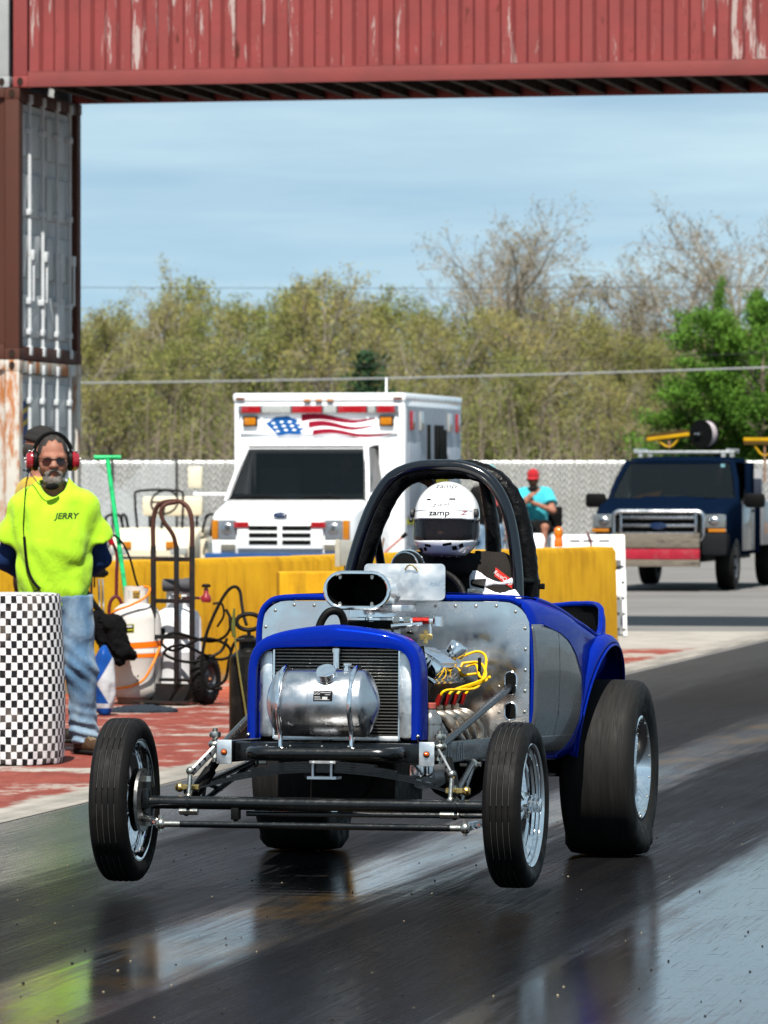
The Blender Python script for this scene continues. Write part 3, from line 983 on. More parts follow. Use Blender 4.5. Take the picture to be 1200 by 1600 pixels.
# undergrowth: saplings and brush nobody could count
mb = MB(); lv, lf = [], []
for i in range(1250):
    d = q.uniform(158, 232); px = q.uniform(90, 1260)
    p = on_ray(px, 758, d); hgt = q.uniform(1.5, 5.6)
    bx, by = q.gauss(0, .35), q.gauss(0, .35)
    top = V(p.x + bx, d + by, hgt)
    mb.tube([(p.x, d, -.02), (p.x + bx * .4, d + by * .3, hgt * .5), tuple(top)], [.03, .02, .006], 3, caps=False)
    for k in range(3):
        s = V(p.x + bx * .6, d + by * .6, hgt * q.uniform(.4, .9))
        mb.tube([tuple(s), tuple(s + V(q.gauss(0, .5), q.gauss(0, .3), q.uniform(.2, .8)))], [.012, .004], 3, caps=False)
    for k in range(30):
        c = V(p.x + bx * .7 + q.gauss(0, .42), d + by * .7 + q.gauss(0, .3), hgt * q.uniform(.2, 1.05))
        aa = Vector((q.gauss(0, 1), q.gauss(0, 1), q.gauss(0, 1))).normalized(); bb = aa.orthogonal().normalized()
        s = q.uniform(.028, .07); o = len(lv)
        lv += [tuple(c + aa * s), tuple(c + bb * s * .6), tuple(c - aa * s), tuple(c - bb * s * .6)]
        lf.append((o, o + 1, o + 2, o + 3))
tag(part('brush_stems', mb, mat('brush_bark', (.27, .22, .17), .9, vs=1.2, var=.75), sharp=0, fixn=False), 'tangle of saplings and bare brush stems in the wood', kind='stuff')
lb = MB(); lb.v, lb.f = lv, lf
tag(part('brush_leaves', lb, L_MID, sharp=0, fixn=False), 'young leaves of the undergrowth in the wood', kind='stuff')
# rising ground under the far trees closes the view between the stems
mb = MB()
ringsx = []
for k in range(41):
    xx = -60 + k * 3
    ringsx.append([(xx, 152, -.02), (xx, 240, 1.2), (xx, 262, 4.2 + mnoise.noise(V(xx * .09, 1, 0)) * .8), (xx, 300, 3)])
mb.loft(ringsx, closed=False, caps=False)
tag(part('wooded_bank', mb, mat('leaf_litter', (.11, .09, .05), .95, vs=.4, var=.5, dirt=(.07, .10, .03), ds=.5)), 'brushy bank behind the wood', kind='structure')
# ================================================================== RACE CAR
# car frame: x to the car's left (right in the picture), y rearward, z up, origin under the rear axle
def alu_mat(name, col, rough, stretch, bs, bmp, var=.08, metal=1.0):
    return mat(name, col, rough, metal, var=var, vs=5, bmp=bmp, bs=bs, stretch=stretch, bd=.002, rvar=.25)
CHROME = mat('chrome', (.74, .75, .76), .05, 1.0, var=.05, vs=20, bmp=.05, bs=22, bd=.004)
POLISH = alu_mat('polished_aluminium', (.76, .77, .79), .12, (1, 1, 1), 60, .03)
BRUSH = alu_mat('spun_aluminium', (.50, .51, .53), .29, (1, 1, 1), 3.0, .004, var=.03)
PANEL = alu_mat('firewall_aluminium', (.70, .71, .72), .22, (1, 1, 1), 3.2, .22)
PLATE = alu_mat('flat_aluminium', (.68, .71, .73), .42, (1, 1, 1), 45, .10)
CAST = mat('cast_aluminium', (.42, .43, .44), .38, .9, vs=25, bmp=.2, bs=90)
BLKG = mat('black_powdercoat', (.006, .007, .008), .24, vs=20, coat=.0, bmp=.03, bs=120)
BLKM = mat('matt_black', (.010, .010, .010), .55, vs=20, bmp=.1, bs=60)
IRON = mat('engine_iron', (.03, .028, .027), .5, .5, vs=15, dirt=(.09, .06, .04), ds=9)
RUBR = mat('tyre_rubber', (.017, .016, .016), .62, vs=9, var=.25, bmp=.12, bs=70, bd=.002, dirt=(.05, .046, .042), dirt_amt=.45, ds=7)
NAVY = mat('navy_gloss_tube', (.003, .004, .010), .16, vs=20, coat=.45)
RED = mat('anodised_red', (.45, .02, .015), .3, .5, vs=30)
GOLD = mat('brass_fitting', (.62, .42, .15), .3, 1.0, vs=30)
ZINC = mat('zinc_hardware', (.46, .44, .39), .28, 1.0, vs=40)
YWIRE = mat('yellow_plug_wire', (.85, .48, .005), .38, vs=30)
STEELP = mat('header_steel', (.34, .29, .24), .36, .9, vs=9, dirt=(.24, .17, .11), ds=8, dirt_amt=.7)
VINYL = mat('padded_black_vinyl', (.010, .010, .011), .36, vs=12, bmp=.55, bs=26, bd=.014, rvar=.3)
AMBER = mat('amber_lens', (.75, .13, .01), .12, vs=60, coat=.6)

def paint(name, col, flake=.35, metal=.55, coat=1.0):
    m, t, n, l, b = ntree(name)
    v = coords(t)
    fl = noise(t, v, 900, 2, .5)
    c = mixc(t, ramp(t, fl, .4, .62), col, tuple(min(1, q * (1 + flake * 2)) for q in col))
    c = mixc(t, ramp(t, noise(t, v, 5, 4), .35, .75, 0, .18), c, tuple(q * .6 for q in col))
    l.new(c, b.inputs['Base Color']); b.inputs['Metallic'].default_value = metal
    l.new(ramp(t, noise(t, v, 30, 3), .3, .7, .22, .32), b.inputs['Roughness'])
    b.inputs['Coat Weight'].default_value = coat; b.inputs['Coat Roughness'].default_value = .03
    MATS[name] = m
    return m
BLUE = paint('metallic_blue_paint', (.0010, .018, .30), .35, .10, .26)
GREY = paint('gunmetal_paint', (.115, .120, .128), .15, .2, .35)
BLUI = mat('black_cockpit_trim', (.006, .006, .007), .7, vs=20)

car = thing('race_car', 'blue and grey open-wheeled roadster drag car lifting its front wheels', 'race car', (.297, 21.2, 0))
car.rotation_euler = (R(-1.6), 0, R(-13))
RY = Matrix.Rotation(R(90), 4, 'Y')          # lathe axis z -> x

# ---------------------------------------------------------------- wheels
def front_wheel(side):
    x0 = .742 * side
    Mx = Matrix.Translation((x0, -2.4, .284)) @ Matrix.Rotation(R(2.0 if side < 0 else 0), 4, 'Z') @ (RY if side > 0 else Matrix.Rotation(R(-90), 4, 'Y'))
    # rim, outboard is +z
    prof = [(.196, -.052), (.222, -.060), (.229, -.060), (.229, -.055), (.215, -.050), (.206, -.030), (.203, .012), (.208, .036), (.226, .050), (.230, .058), (.224, .062), (.212, .056), (.209, .048), (.211, .044), (.199, .036), (.201, .031), (.192, .022), (.194, .012), (.188, .0), (.186, -.040)]
    rim = part('front_wheel', MB().lathe(prof, 56, Mx, closed_prof=True), CHROME, car, sharp=50)
    T = .305
    tp = [(.222, -.056), (.236, -.067), (.262, -.072), (.284, -.067), (.296, -.058), (.3015, -.050)]
    for gx in (-.033, -.011, .011, .033):
        tp += [(.3035 - abs(gx) * .03, gx - .0035), (.2985 - abs(gx) * .03, gx - .0022), (.2985 - abs(gx) * .03, gx + .0022), (.3035 - abs(gx) * .03, gx + .0035)]
    tp += [(.3015, .050), (.296, .058), (.284, .067), (.262, .072), (.236, .067), (.222, .056)]
    part('tyre', MB().lathe(tp, 72, Mx), RUBR, rim, sharp=30)
    # pale mould lines scuffed along the groove edges
    mb = MB()
    for gx in (-.033, -.011, .011, .033):
        r0 = .3040 - abs(gx) * .03
        for k in range(9):
            a0 = k * 2 * PI / 9
            pts = [Mx @ Vector((r0 * math.cos(a0 + q_ * .5 / 6), r0 * math.sin(a0 + q_ * .5 / 6), gx)) for q_ in range(7)]
            mb.tube(pts, .0011, 4)
    part('wear_lines', mb, mat('scuffed_rubber', (.11, .105, .10), .8, vs=40), rim)
    # dished centre with five windows, hub snout, bolts
    for k in range(5):
        a = k * 2 * PI / 5 + .3
        mb = MB()
        ring = []
        for (r, wd, z) in ((.030, .020, .030), (.075, .015, .022), (.13, .018, .010), (.198, .034, .018)):
            c = Vector((math.cos(a), math.sin(a), 0)); s_ = Vector((-math.sin(a), math.cos(a), 0))
            ring.append([c * r + s_ * wd + V(0, 0, z), c * r + s_ * wd * .4 + V(0, 0, z + .012), c * r - s_ * wd * .4 + V(0, 0, z + .012), c * r - s_ * wd + V(0, 0, z), c * r - s_ * wd * .8 + V(0, 0, z - .014), c * r + s_ * wd * .8 + V(0, 0, z - .014)])
        mb.loft(ring); mb.xform(Mx)
        part('spoke', mb, CHROME, rim, sharp=40)
    part('hub', MB().lathe([(0, .094), (.020, .094), (.026, .090), (.026, .062), (.030, .060), (.030, .048), (.040, .044), (.052, .030), (.052, -.02), (.036, -.05), (.0, -.055)], 28, Mx), POLISH, rim)
    mb = MB()
    for k in range(5):
        a = k * 2 * PI / 5 + .93
        mb.tube([Mx @ Vector((.043 * math.cos(a), .043 * math.sin(a), .02)), Mx @ Vector((.043 * math.cos(a), .043 * math.sin(a), .052))], .006, 6)
    part('wheel_studs', mb, ZINC, rim)
    part('brake_disc', MB().lathe([(.05, -.062), (.118, -.062), (.118, -.074), (.05, -.074)], 36, Mx, closed_prof=True), mat('brake_steel', (.35, .34, .33), .3, 1.0, vs=30), rim)
    part('brake_caliper', MB().box((-.03, .075, -.09), (.05, .13, -.05), .01, Mx), BLKM, rim)
    part('spoke_void_disc', MB().lathe([(.0, -.045), (.118, -.045), (.118, -.041), (.0, -.041)], 36, Mx), BLKM, rim)  # black disc added to give a dark void behind the spokes
    return rim
def rear_wheel(side):
    x0 = .645 * side
    Mx = Matrix.Translation((x0, 0, .36)) @ (RY if side > 0 else Matrix.Rotation(R(-90), 4, 'Y'))
    prof = [(.182, -.12), (.205, -.128), (.212, -.128), (.205, -.118), (.195, -.09), (.192, .08), (.200, .112), (.212, .126), (.214, .134), (.206, .137), (.196, .128), (.186, .09), (.180, .04), (.178, -.08)]
    rim = part('rear_wheel', MB().lathe(prof, 56, Mx, closed_prof=True), CHROME, car, sharp=50)
    tp = [(.205, -.124), (.222, -.136), (.262, -.150), (.305, -.152), (.338, -.143), (.352, -.130), (.3585, -.112), (.360, -.06), (.361, 0), (.360, .06), (.3585, .112), (.352, .130), (.338, .143), (.305, .152), (.262, .150), (.222, .136), (.205, .124)]
    mb = MB().lathe(tp, 96, Mx)
    out = []
    for p in mb.v:
        x, y, z = p
        # the slick squats on the strip; its wall wrinkles above the contact patch
        if z < .10 and abs(x - x0) > .125:
            x += (x - x0) * .16 * (1 - z / .10) + .004 * math.sin(y * 60)
        ang = math.atan2(y, .36 - z)
        zmin = y * -math.sin(R(1.6)) * -1 + .001
        out.append((x, y, max(z, zmin)))
    mb.v = out
    part('tyre', mb, mat('slick_rubber', (.026, .025, .024), .66, vs=5, var=.3, stretch=(14, 1, 1), bmp=.10, bs=30, bd=.003, dirt=(.06, .056, .05), dirt_amt=.5, ds=3), rim, sharp=40)
    for k in range(5):
        a = k * 2 * PI / 5 + .1
        ring = []
        c = Vector((math.cos(a), math.sin(a), 0)); s_ = Vector((-math.sin(a), math.cos(a), 0))
        for (r, wd, z) in ((.03, .03, .05), (.08, .028, .045), (.13, .03, .03), (.188, .045, .03)):
            ring.append([c * r + s_ * wd + V(0, 0, z), c * r + s_ * wd * .4 + V(0, 0, z + .014), c * r - s_ * wd * .4 + V(0, 0, z + .014), c * r - s_ * wd + V(0, 0, z), c * r - s_ * wd * .8 + V(0, 0, z - .016), c * r + s_ * wd * .8 + V(0, 0, z - .016)])
        part('spoke', MB().loft(ring).xform(Mx), CHROME, rim, sharp=40)
    part('hub', MB().lathe([(0, .085), (.03, .085), (.038, .078), (.04, .06), (.062, .05), (.062, -.06), (0, -.06)], 28, Mx), POLISH, rim)
    mb = MB()
    for k in range(14):
        a = k * 2 * PI / 14
        mb.sphere(Mx @ Vector((.199 * math.cos(a), .199 * math.sin(a), .132)), .005, 6, 4)
    part('bead_screws', mb, ZINC, rim)
    return rim
for s in (1, -1): front_wheel(s)
for s in (1, -1): rear_wheel(s)

# ---------------------------------------------------------------- front axle and steering
part('front_axle', MB().cyl((-.655, -2.4, .276), (.655, -2.4, .276), .0245, seg=20).cyl((-.50, -2.4, .276), (-.488, -2.4, .276), .031, seg=20).cyl((.515, -2.4, .276), (.527, -2.4, .276), .031, seg=20), BLKG, car)
for s in (1, -1):
    sp = part('spindle', MB().cyl((.655 * s, -2.4, .205), (.655 * s, -2.4, .35), .024).cyl((.655 * s, -2.4, .284), (.72 * s, -2.4, .284), .022).box((min(.64 * s, .69 * s), -2.43, .25), (max(.64 * s, .69 * s), -2.37, .33), .012), BLKG, car)
    for (z0_, z1_) in ((.352, .372), (.188, .204)): part('kingpin_bolt', MB().cyl((.655 * s, -2.4, z0_), (.655 * s, -2.4, z1_), .016, seg=6), ZINC, sp)
    arm = part('steering_arm', MB().tube([(.66 * s, -2.42, .222), (.63 * s, -2.46, .218), (.585 * s, -2.50, .205)], [.018, .014, .016], 10, 4), CHROME, car)
    part('rod_end', MB().sphere((.575 * s, -2.502, .20), .021).cyl((.575 * s, -2.502, .172), (.575 * s, -2.502, .232), .009, seg=6).cyl((.56 * s, -2.502, .20), (.50 * s, -2.502, .20), .012), ZINC, arm)
part('tie_rod', MB().cyl((-.50, -2.502, .20), (.52, -2.502, .20), .0125, seg=14), BLKG, car)
part('drag_link', MB().cyl((-.28, -2.38, .238), (.60, -2.30, .238), .010, seg=10), BLKG, car)
part('steering_stop', MB().box((-.33, -2.42, .215), (-.30, -2.38, .26), .004).cyl((-.315, -2.40, .262), (-.315, -2.40, .20), .009), BLKM, car)
# transverse leaf spring, each leaf its own
for k in range(5):
    hl = .50 - k * .075
    rings = []
    for i in range(15):
        xx = -hl + 2 * hl * i / 14
        z = .392 - .30 * xx * xx - k * -.0085 - (.0 if k else .0)
        rings.append([(xx, -2.355, z), (xx, -2.305, z), (xx, -2.305, z + .0075), (xx, -2.355, z + .0075)])
    part('spring_leaf', MB().loft(rings), BLKG, car)
part('spring_clamp', MB().box((-.045, -2.37, .425), (.055, -2.29, .458), .004).cyl((-.03, -2.372, .37), (-.03, -2.372, .43), .005, seg=8).cyl((.04, -2.372, .37), (.04, -2.372, .43), .005, seg=8).box((-.05, -2.38, .368), (.06, -2.29, .378)), PLATE, car)
for s in (1, -1):
    part('spring_shackle', MB().cyl((.50 * s, -2.335, .345), (.505 * s, -2.39, .262), .010).cyl((.525 * s, -2.345, .325), (.475 * s, -2.345, .325), .013, seg=8).cyl((.53 * s, -2.40, .245), (.46 * s, -2.40, .245), .015, seg=8), ZINC, car)
    # hairpin radius rod: two tubes braced together
    part('radius_rod', MB().cyl((.51 * s, -2.385, .315), (.43 * s, -1.70, .415), .0115).cyl((.51 * s, -2.385, .235), (.43 * s, -1.70, .405), .0115).cyl((.488 * s, -2.20, .345), (.49 * s, -2.22, .275), .008).cyl((.488 * s, -2.20, .342), (.47 * s, -2.03, .315), .008).cyl((.465 * s, -2.0, .37), (.465 * s, -2.0, .325), .008), BLKG, car)
    part('rod_end', MB().sphere((.428 * s, -1.69, .41), .022).cyl((.38 * s, -1.69, .41), (.46 * s, -1.69, .41), .010, seg=6), ZINC, car)
    # slotted aluminium lever and its drop link
    lv = part('sway_lever', MB().tube([(.425 * s, -2.29, .475), (.495 * s, -2.37, .385)], .014, 8, flat=(1.0, .45)), mat('grey_lever', (.30, .31, .32), .4, .85), car)
    for q_ in (.2, .42, .64, .84):
        p_ = V(.425 * s, -2.29, .475).lerp(V(.495 * s, -2.37, .385), q_)
        part('lever_hole', MB().sphere(p_ + V(0, -.008, 0), (.006, .004, .006), 8, 5), BLKM, lv)
    part('drop_link', MB().cyl((.497 * s, -2.375, .395), (.497 * s, -2.40, .30), .009).sphere((.497 * s, -2.378, .392), .016).sphere((.497 * s, -2.40, .298), .015), ZINC, car)
    part('shock_absorber', MB().cyl((.44 * s, -2.18, .44), (.50 * s, -2.33, .30), .017).cyl((.46 * s, -2.23, .39), (.50 * s, -2.33, .30), .024), BLKM, car)
    part('link_bolt', MB().cyl((.56 * s, -2.35, .33), (.47 * s, -2.35, .33), .012, seg=6).sphere((.545 * s, -2.35, .33), .018, 8, 6), GOLD, car)

# ---------------------------------------------------------------- frame
fr = part('frame_rail', MB().box((.36, -2.30, .424), (.412, .2, .504), .006), BLKG, car)
fr2 = part('frame_rail', MB().box((-.412, -2.30, .424), (-.36, .2, .504), .006), BLKG, car)
part('front_crossmember', MB().box((-.358, -2.26, .43), (.358, -2.20, .500), .006), BLKG, car)
part('front_bar', MB().tube([(-.24, -2.23, .462), (-.265, -2.36, .462), (-.22, -2.425, .462), (-.12, -2.43, .463), (.14, -2.43, .463), (.245, -2.425, .463), (.29, -2.36, .463), (.27, -2.23, .463)], .0255, 16, 6), BLKG, car)
mb = MB()
for xx in (-.19, -.10, .02, .12): mb.sphere((xx, -2.435, .4905), .005, 6, 4)
part('bar_bolts', mb, ZINC, car)
for s in (1, -1):
    pl = part('marker_plate', MB().box((.386 * s - .029, -2.309, .418), (.386 * s + .029, -2.301, .508), .003), PLATE, car)
    part('marker_lamp', MB().lathe([(0, .012), (.006, .010), (.0105, .004), (.0105, 0)], 16, Matrix.Translation((.386 * s, -2.31, .462)) @ Matrix.Rotation(R(90), 4, 'X')), AMBER, pl)
    part('lamp_bezel', MB().lathe([(.0105, .002), (.0125, .002), (.0125, 0)], 16, Matrix.Translation((.386 * s, -2.31, .462)) @ Matrix.Rotation(R(90), 4, 'X')), BLKM, pl)
    part('mount_bolt', MB().cyl((.43 * s, -2.275, .425), (.43 * s, -2.275, .55), .010).sphere((.43 * s, -2.275, .49), (.026, .026, .018)).lathe([(.0, .022), (.02, .022), (.023, .012), (.02, 0)], 16, Matrix.Translation((.43 * s, -2.275, .515))).lathe([(.024, 0), (.018, .02)], 16, Matrix.Translation((.43 * s, -2.275, .44))), ZINC, car)
# white chalked class marks on the left rail
for i, (dy, wv) in enumerate(((0, 0), (.018, 1), (.036, 0), (.105, 0), (.118, 1), (.148, 0), (.17, 1))):
    y0 = -2.06 + dy * 1.6
    part('chalk_mark', MB().tube([(.4135, y0, .434), (.4135, y0 + .004 * wv, .455), (.4135, y0 + .003 - .006 * wv, .478), (.4135, y0 + .001, .498)], .0045, 6, 3, flat=(1, .2)), mat('white_marker', (.78, .78, .82), .6), fr)
# diagonal stay from the front of the frame into the firewall
part('frame_stay', MB().cyl((.415, -2.22, .487), (.464, -1.13, .705), .0145, seg=14), mat('dark_satin_steel', (.05, .055, .065), .25, .7, vs=20), car)
part('frame_stay', MB().cyl((-.415, -2.22, .487), (-.464, -1.13, .705), .0145, seg=14), MATS['dark_satin_steel'], car)

# ---------------------------------------------------------------- grille shell and radiator
def resample(pts, n):
    P = smooth_path([V(p[0], 0, p[1]) for p in pts], 8)
    L = [0]
    for a, b_ in zip(P, P[1:]): L.append(L[-1] + (b_ - a).length)
    out = []
    for k in range(n):
        s_ = L[-1] * k / (n - 1)
        i = max(0, min(len(P) - 2, next((j for j in range(len(L) - 1) if L[j + 1] >= s_ - 1e-9), len(P) - 2)))
        f = 0 if L[i + 1] == L[i] else (s_ - L[i]) / (L[i + 1] - L[i])
        out.append(P[i].lerp(P[i + 1], f))
    return out
oh = [(.336, .512), (.336, .62), (.335, .74), (.330, .80), (.312, .85), (.272, .888), (.20, .913), (.10, .930), (0, .940)]
ih = [(.298, .512), (.298, .62), (.297, .74), (.292, .79), (.275, .828), (.24, .846), (.18, .851), (.09, .853), (0, .855)]
No = 29
oR, iR = resample(oh, No), resample(ih, No)
O_ = [V(-p.x, 0, p.z) for p in oR][:-1] + oR[::-1]
I_ = [V(-p.x, 0, p.z) for p in iR][:-1] + iR[::-1]
rings = []
for po, pi in zip(O_, I_):
    yf = lambda p: -2.165 - .028 * (1 - min(1, abs(p.x) / .34)) ** 1.2 * (1 if p.z > .8 else .5)
    d = (po - pi)
    pts = []
    for (f, dy) in ((0.0, .055), (0.0, .008), (.04, .0), (.35, -.003), (.70, -.002), (.88, .004), (.97, .016), (1.0, .034), (1.0, .115)):
        p = pi + d * f
        pts.append((p.x - .004, yf(p) + dy, p.z))
    rings.append(pts)
part('grille_shell', MB().loft(rings, closed=False, caps=False), BLUE, car, sharp=60)
part('shell_emblem', MB().sphere((-.004, -2.187, .898), (.006, .004, .006), 8, 6), GOLD, car)
for s in (1, -1): part('shell_bolt', MB().sphere((.325 * s - .004, -2.168, .525), .008, 10, 6), ZINC, car)
rad = part('radiator', MB().box((-.30, -2.10, .50), (.292, -2.04, .858), .004), BLKM, car)
mb = MB()
for i in range(27):
    z = .525 + i * .0122
    mb.box((-.24, -2.115, z), (.232, -2.101, z + .0042))
o = part('radiator_tubes', mb, mat('fin_aluminium', (.17, .165, .15), .4, .9, vs=60), rad); o['kind'] = 'stuff'
mb = MB()
for i in range(120):
    xx = -.238 + i * .0039
    mb.box((xx, -2.110, .525), (xx + .0012, -2.1015, .848))
o = part('radiator_fins', mb, mat('dark_fin', (.05, .05, .05), .5, .7, vs=60), rad); o['kind'] = 'stuff'
for s in (1, -1):
    part('radiator_tank', MB().box((.238 * s - .0 if s > 0 else -.298, -2.135, .515), (.292 if s > 0 else -.244, -2.06, .842), .018), PLATE, rad)
    part('tank_seam', MB().box((.236 if s > 0 else -.246, -2.128, .512), (.243 if s > 0 else -.239, -2.10, .846)), POLISH, rad)
part('radiator_rail', MB().box((-.245, -2.12, .505), (.24, -2.08, .523), .003), PLATE, rad)
part('filler_pipe', MB().cyl((.0, -2.135, .775), (.0, -2.135, .85), .0155, seg=16).cyl((.0, -2.137, .835), (.0, -2.137, .85), .019, seg=16), POLISH, car)

# ---------------------------------------------------------------- spun fuel tank in front of the radiator
TC = V(-.006, -2.315, .648); TRd = .124
Mt = Matrix.Translation(TC) @ RY
tk = part('fuel_tank', MB().lathe([(0, -.214), (.03, -.209), (.07, -.196), (.105, -.178), (.119, -.168), (TRd, -.158), (TRd, -.0345), (TRd + .0012, -.033), (TRd + .0012, -.030), (TRd, -.0285), (TRd, .158), (.119, .168), (.105, .178), (.07, .196), (.03, .209), (0, .214)], 64, Mt), BRUSH, car, sharp=30)
for xx in (-.140, .130):
    hoop = [TC + V(xx, 0, 0) + V(0, math.cos(a), math.sin(a)) * (TRd + .010) for a in np.linspace(R(95), R(268), 20)]
    hoop = [Vector(p) for p in hoop] + [TC + V(xx, -.06, -.16), TC + V(xx + .004, -.105, -.182)]
    hoop2 = [TC + V(xx, 0, 0) + V(0, math.cos(a), math.sin(a)) * (TRd + .010) for a in np.linspace(R(95), R(60), 6)]
    hoop = [Vector(p) for p in hoop2[::-1]] + [TC + V(xx, 0, 0) + V(0, math.cos(a), math.sin(a)) * (TRd + .010) for a in np.linspace(R(100), R(215), 16)] + [TC + V(xx + .002, -.098, -.12), TC + V(xx + .004, -.105, -.165)]
    part('tank_strap', MB().tube(hoop, .0088, 10), POLISH, tk)
ca = R(128)
nrm = V(0, math.cos(ca), math.sin(ca))
Mc = Matrix.Translation(TC + V(.032, 0, 0) + nrm * (TRd - .006)) @ nrm.to_track_quat('Z', 'X').to_matrix().to_4x4()
part('filler_cap', MB().lathe([(.040, 0), (.040, .010), (.034, .012), (.034, .020), (.037, .022), (.037, .036), (.034, .040), (.010, .041), (0, .0405)], 40, Mc), POLISH, tk)
Mc2 = Matrix.Translation(TC + V(.092, -.01, TRd - .004))
part('vent_fitting', MB().lathe([(.016, 0), (.016, .010), (.012, .012), (.012, .018), (.017, .02), (.017, .028), (0, .028)], 6, Mc2), POLISH, tk)
la0 = R(167)
def on_tank(u, w, lift=.0012):
    a = la0 - w / TRd
    return TC + V(u, 0, 0) + V(0, math.cos(a), math.sin(a)) * (TRd + lift)
mb = MB()
rows_ = [[tuple(on_tank(.028 + sx_ * .036, w)) for w in np.linspace(-.0195, .0195, 7)] for sx_ in (-1, 1)]
mb.loft(rows_, closed=False, caps=False)
lab = part('tank_label', mb, mat('label_black', (.012, .012, .013), .3, vs=80), tk)
def labelrow(txt, size, u, w, sx=1.0):
    text_mesh('label_text', txt, size, mat('label_silver', (.72, .73, .74), .35, vs=80), lab, Matrix.Identity(4), bend=lambda p: on_tank(u + p.x, w + p.y, .0020), sx=sx)
labelrow('GG', .017, .004, .010, 1.0)
for (u0, u1, w0, hh_) in ((.018, .058, .0115, .0022), (.036, .056, .0040, .0018), (-.004, .018, -.004, .0018), (-.004, .020, -.009, .0018), (-.004, .054, -.0145, .0016)):
    part('label_line', MB().loft([[tuple(on_tank(uu_, w0 + k * hh_, .0019)) for k in (0, 1)] for uu_ in np.linspace(u0, u1, 4)], closed=False, caps=False), MATS['label_silver'], lab)
part('label_box', MB().loft([[tuple(on_tank(.036 + sx_ * .010, w, .0019)) for w in np.linspace(-.013, -.003, 4)] for sx_ in (-1, 1)], closed=False, caps=False), MATS['label_silver'], lab)

# ---------------------------------------------------------------- engine
blk = part('engine_block', MB().box((-.13, -1.85, .42), (.13, -1.25, .70), .02).box((-.17, -1.86, .24), (.17, -1.38, .42), .03), IRON, car)
part('bellhousing', MB().lathe([(.16, 0), (.22, .10), (.22, .16), (.12, .22)], 28, Matrix.Translation((0, -1.42, .47)) @ Matrix.Rotation(R(-90), 4, 'X')), CAST, car)
part('intake_manifold', MB().box((-.11, -1.80, .70), (.11, -1.30, .86), .03).box((-.085, -1.70, .86), (.085, -1.42, .925), .01), CAST, car)
part('carburettor', MB().box((-.10, -1.66, .925), (.105, -1.42, .952), .006).cyl((-.05, -1.57, .90), (-.05, -1.57, .955), .04).cyl((.05, -1.57, .90), (.05, -1.57, .955), .04), BLKM, car)
for s in (1, -1):
    ca_, sa_ = math.cos(R(42)), math.sin(R(42))
    # cylinder head and valve cover lie tilted outward
    Mh = Matrix.Translation((.232 * s, -1.55, .745)) @ Matrix.Rotation(R(32 * s), 4, 'Y')
    part('cylinder_head', MB().box((-.08, -.27, -.11), (.08, .27, .015), .01, Mh), IRON, car)
    vc = part('valve_cover', MB().box((-.070, -.262, .016), (.070, .262, .085), .018, Mh).box((-.078, -.27, .012), (.078, .27, .022), .003, Mh), CHROME, car)
    for k in range(9):
        yy = -.225 + k * .03
        part('fin', MB().box((-.056, yy, .086), (.056, yy + .013, .096), .003, Mh), POLISH, vc)
    for k in range(6):
        part('end_fin', MB().box((-.068 + k * .017, -.285, .022), (-.059 + k * .017, -.263, .088), .002, Mh), POLISH, vc)
    part('breather', MB().lathe([(.018, 0), (.018, .012), (.038, .016), (.038, .058), (.034, .064), (0, .066)], 28, Mh @ Matrix.Translation((.012, .115, .086))), CHROME, vc)
    part('cover_bolts', MB().sphere(Mh @ V(.074, -.2, .03), .007, 6, 4).sphere(Mh @ V(.074, 0, .03), .007, 6, 4).sphere(Mh @ V(.074, .2, .03), .007, 6, 4), ZINC, vc)
    # plug leads with red boots
    qw = random.Random(17)
    src = [V(.30 * s, -1.34, .815 - .024 * k) for k in range(4)]
    port = [V(.31 * s, -1.80 + .145 * k, .635) for k in range(4)]
    for k in range(4):
        a, e = src[k], port[k]
        out = .10 + .028 * (3 - k)
        pth = [a, a + V(.07 * s, .0, .012), V((.395 + .02 * (3 - k) / 3) * s, -1.37 - .02 * k, .80 - .03 * k), V((.412 + .008 * k) * s, -1.46 - .07 * (3 - k) / 3, .735 - .02 * (3 - k) / 3), e + V(.035 * s, .02, .058), e + V(.012 * s, 0, .03)]
        part('plug_lead', MB().tube([p_ + V(qw.uniform(-.012, .012), qw.uniform(-.02, .02), qw.uniform(-.012, .012)) if 0 < i_ < 4 else p_ for i_, p_ in enumerate(pth)], .0050, 8, 6), YWIRE, car)
        part('plug_boot', MB().tube([e + V(.016 * s, .004, .042), e + V(.0, 0, .0)], [.0095, .0115], 10), RED, car)
    part('lead_comb', MB().box((.385 * s - .006, -1.375, .72), (.385 * s + .006, -1.36, .815), .003), BLKM, car)
    for k in range(4):
        e = V(.285 * s, -1.79 + .145 * k, .60)
        pth = [e, e + V(.055 * s, .01, -.01), e + V(.085 * s, .05, -.07), V(.355 * s, -1.50 + .07 * k, .475 - .012 * k), V(.33 * s, -1.2 + .03 * k, .41)]
        hp = part('header_pipe', MB().tube(pth, .0215, 14, 6), STEELP, car)
        part('header_flange', MB().box(e - V(.008, .045, .035), e + V(.008, .045, .035), .004), mat('copper_flange', (.45, .27, .15), .35, .9, vs=20), hp)
part('distributor', MB().lathe([(.02, 0), (.02, .05), (.055, .055), (.055, .10), (.04, .125), (0, .13)], 20, Matrix.Translation((0, -1.33, .80))), mat('black_cap', (.02, .02, .02), .4), car)
part('starter', MB().cyl((.20, -1.55, .36), (.20, -1.30, .36), .05, seg=18), CAST, car)
part('water_pump', MB().box((-.11, -1.92, .50), (.11, -1.852, .68), .02).cyl((0, -1.96, .60), (0, -1.92, .60), .075, seg=28), CAST, car)
part('crank_pulley', MB().lathe([(0, 0), (.085, 0), (.085, .012), (.075, .018), (.085, .024), (.085, .036), (0, .036)], 28, Matrix.Translation((0, -1.90, .36)) @ Matrix.Rotation(R(90), 4, 'X')), BLKM, car)
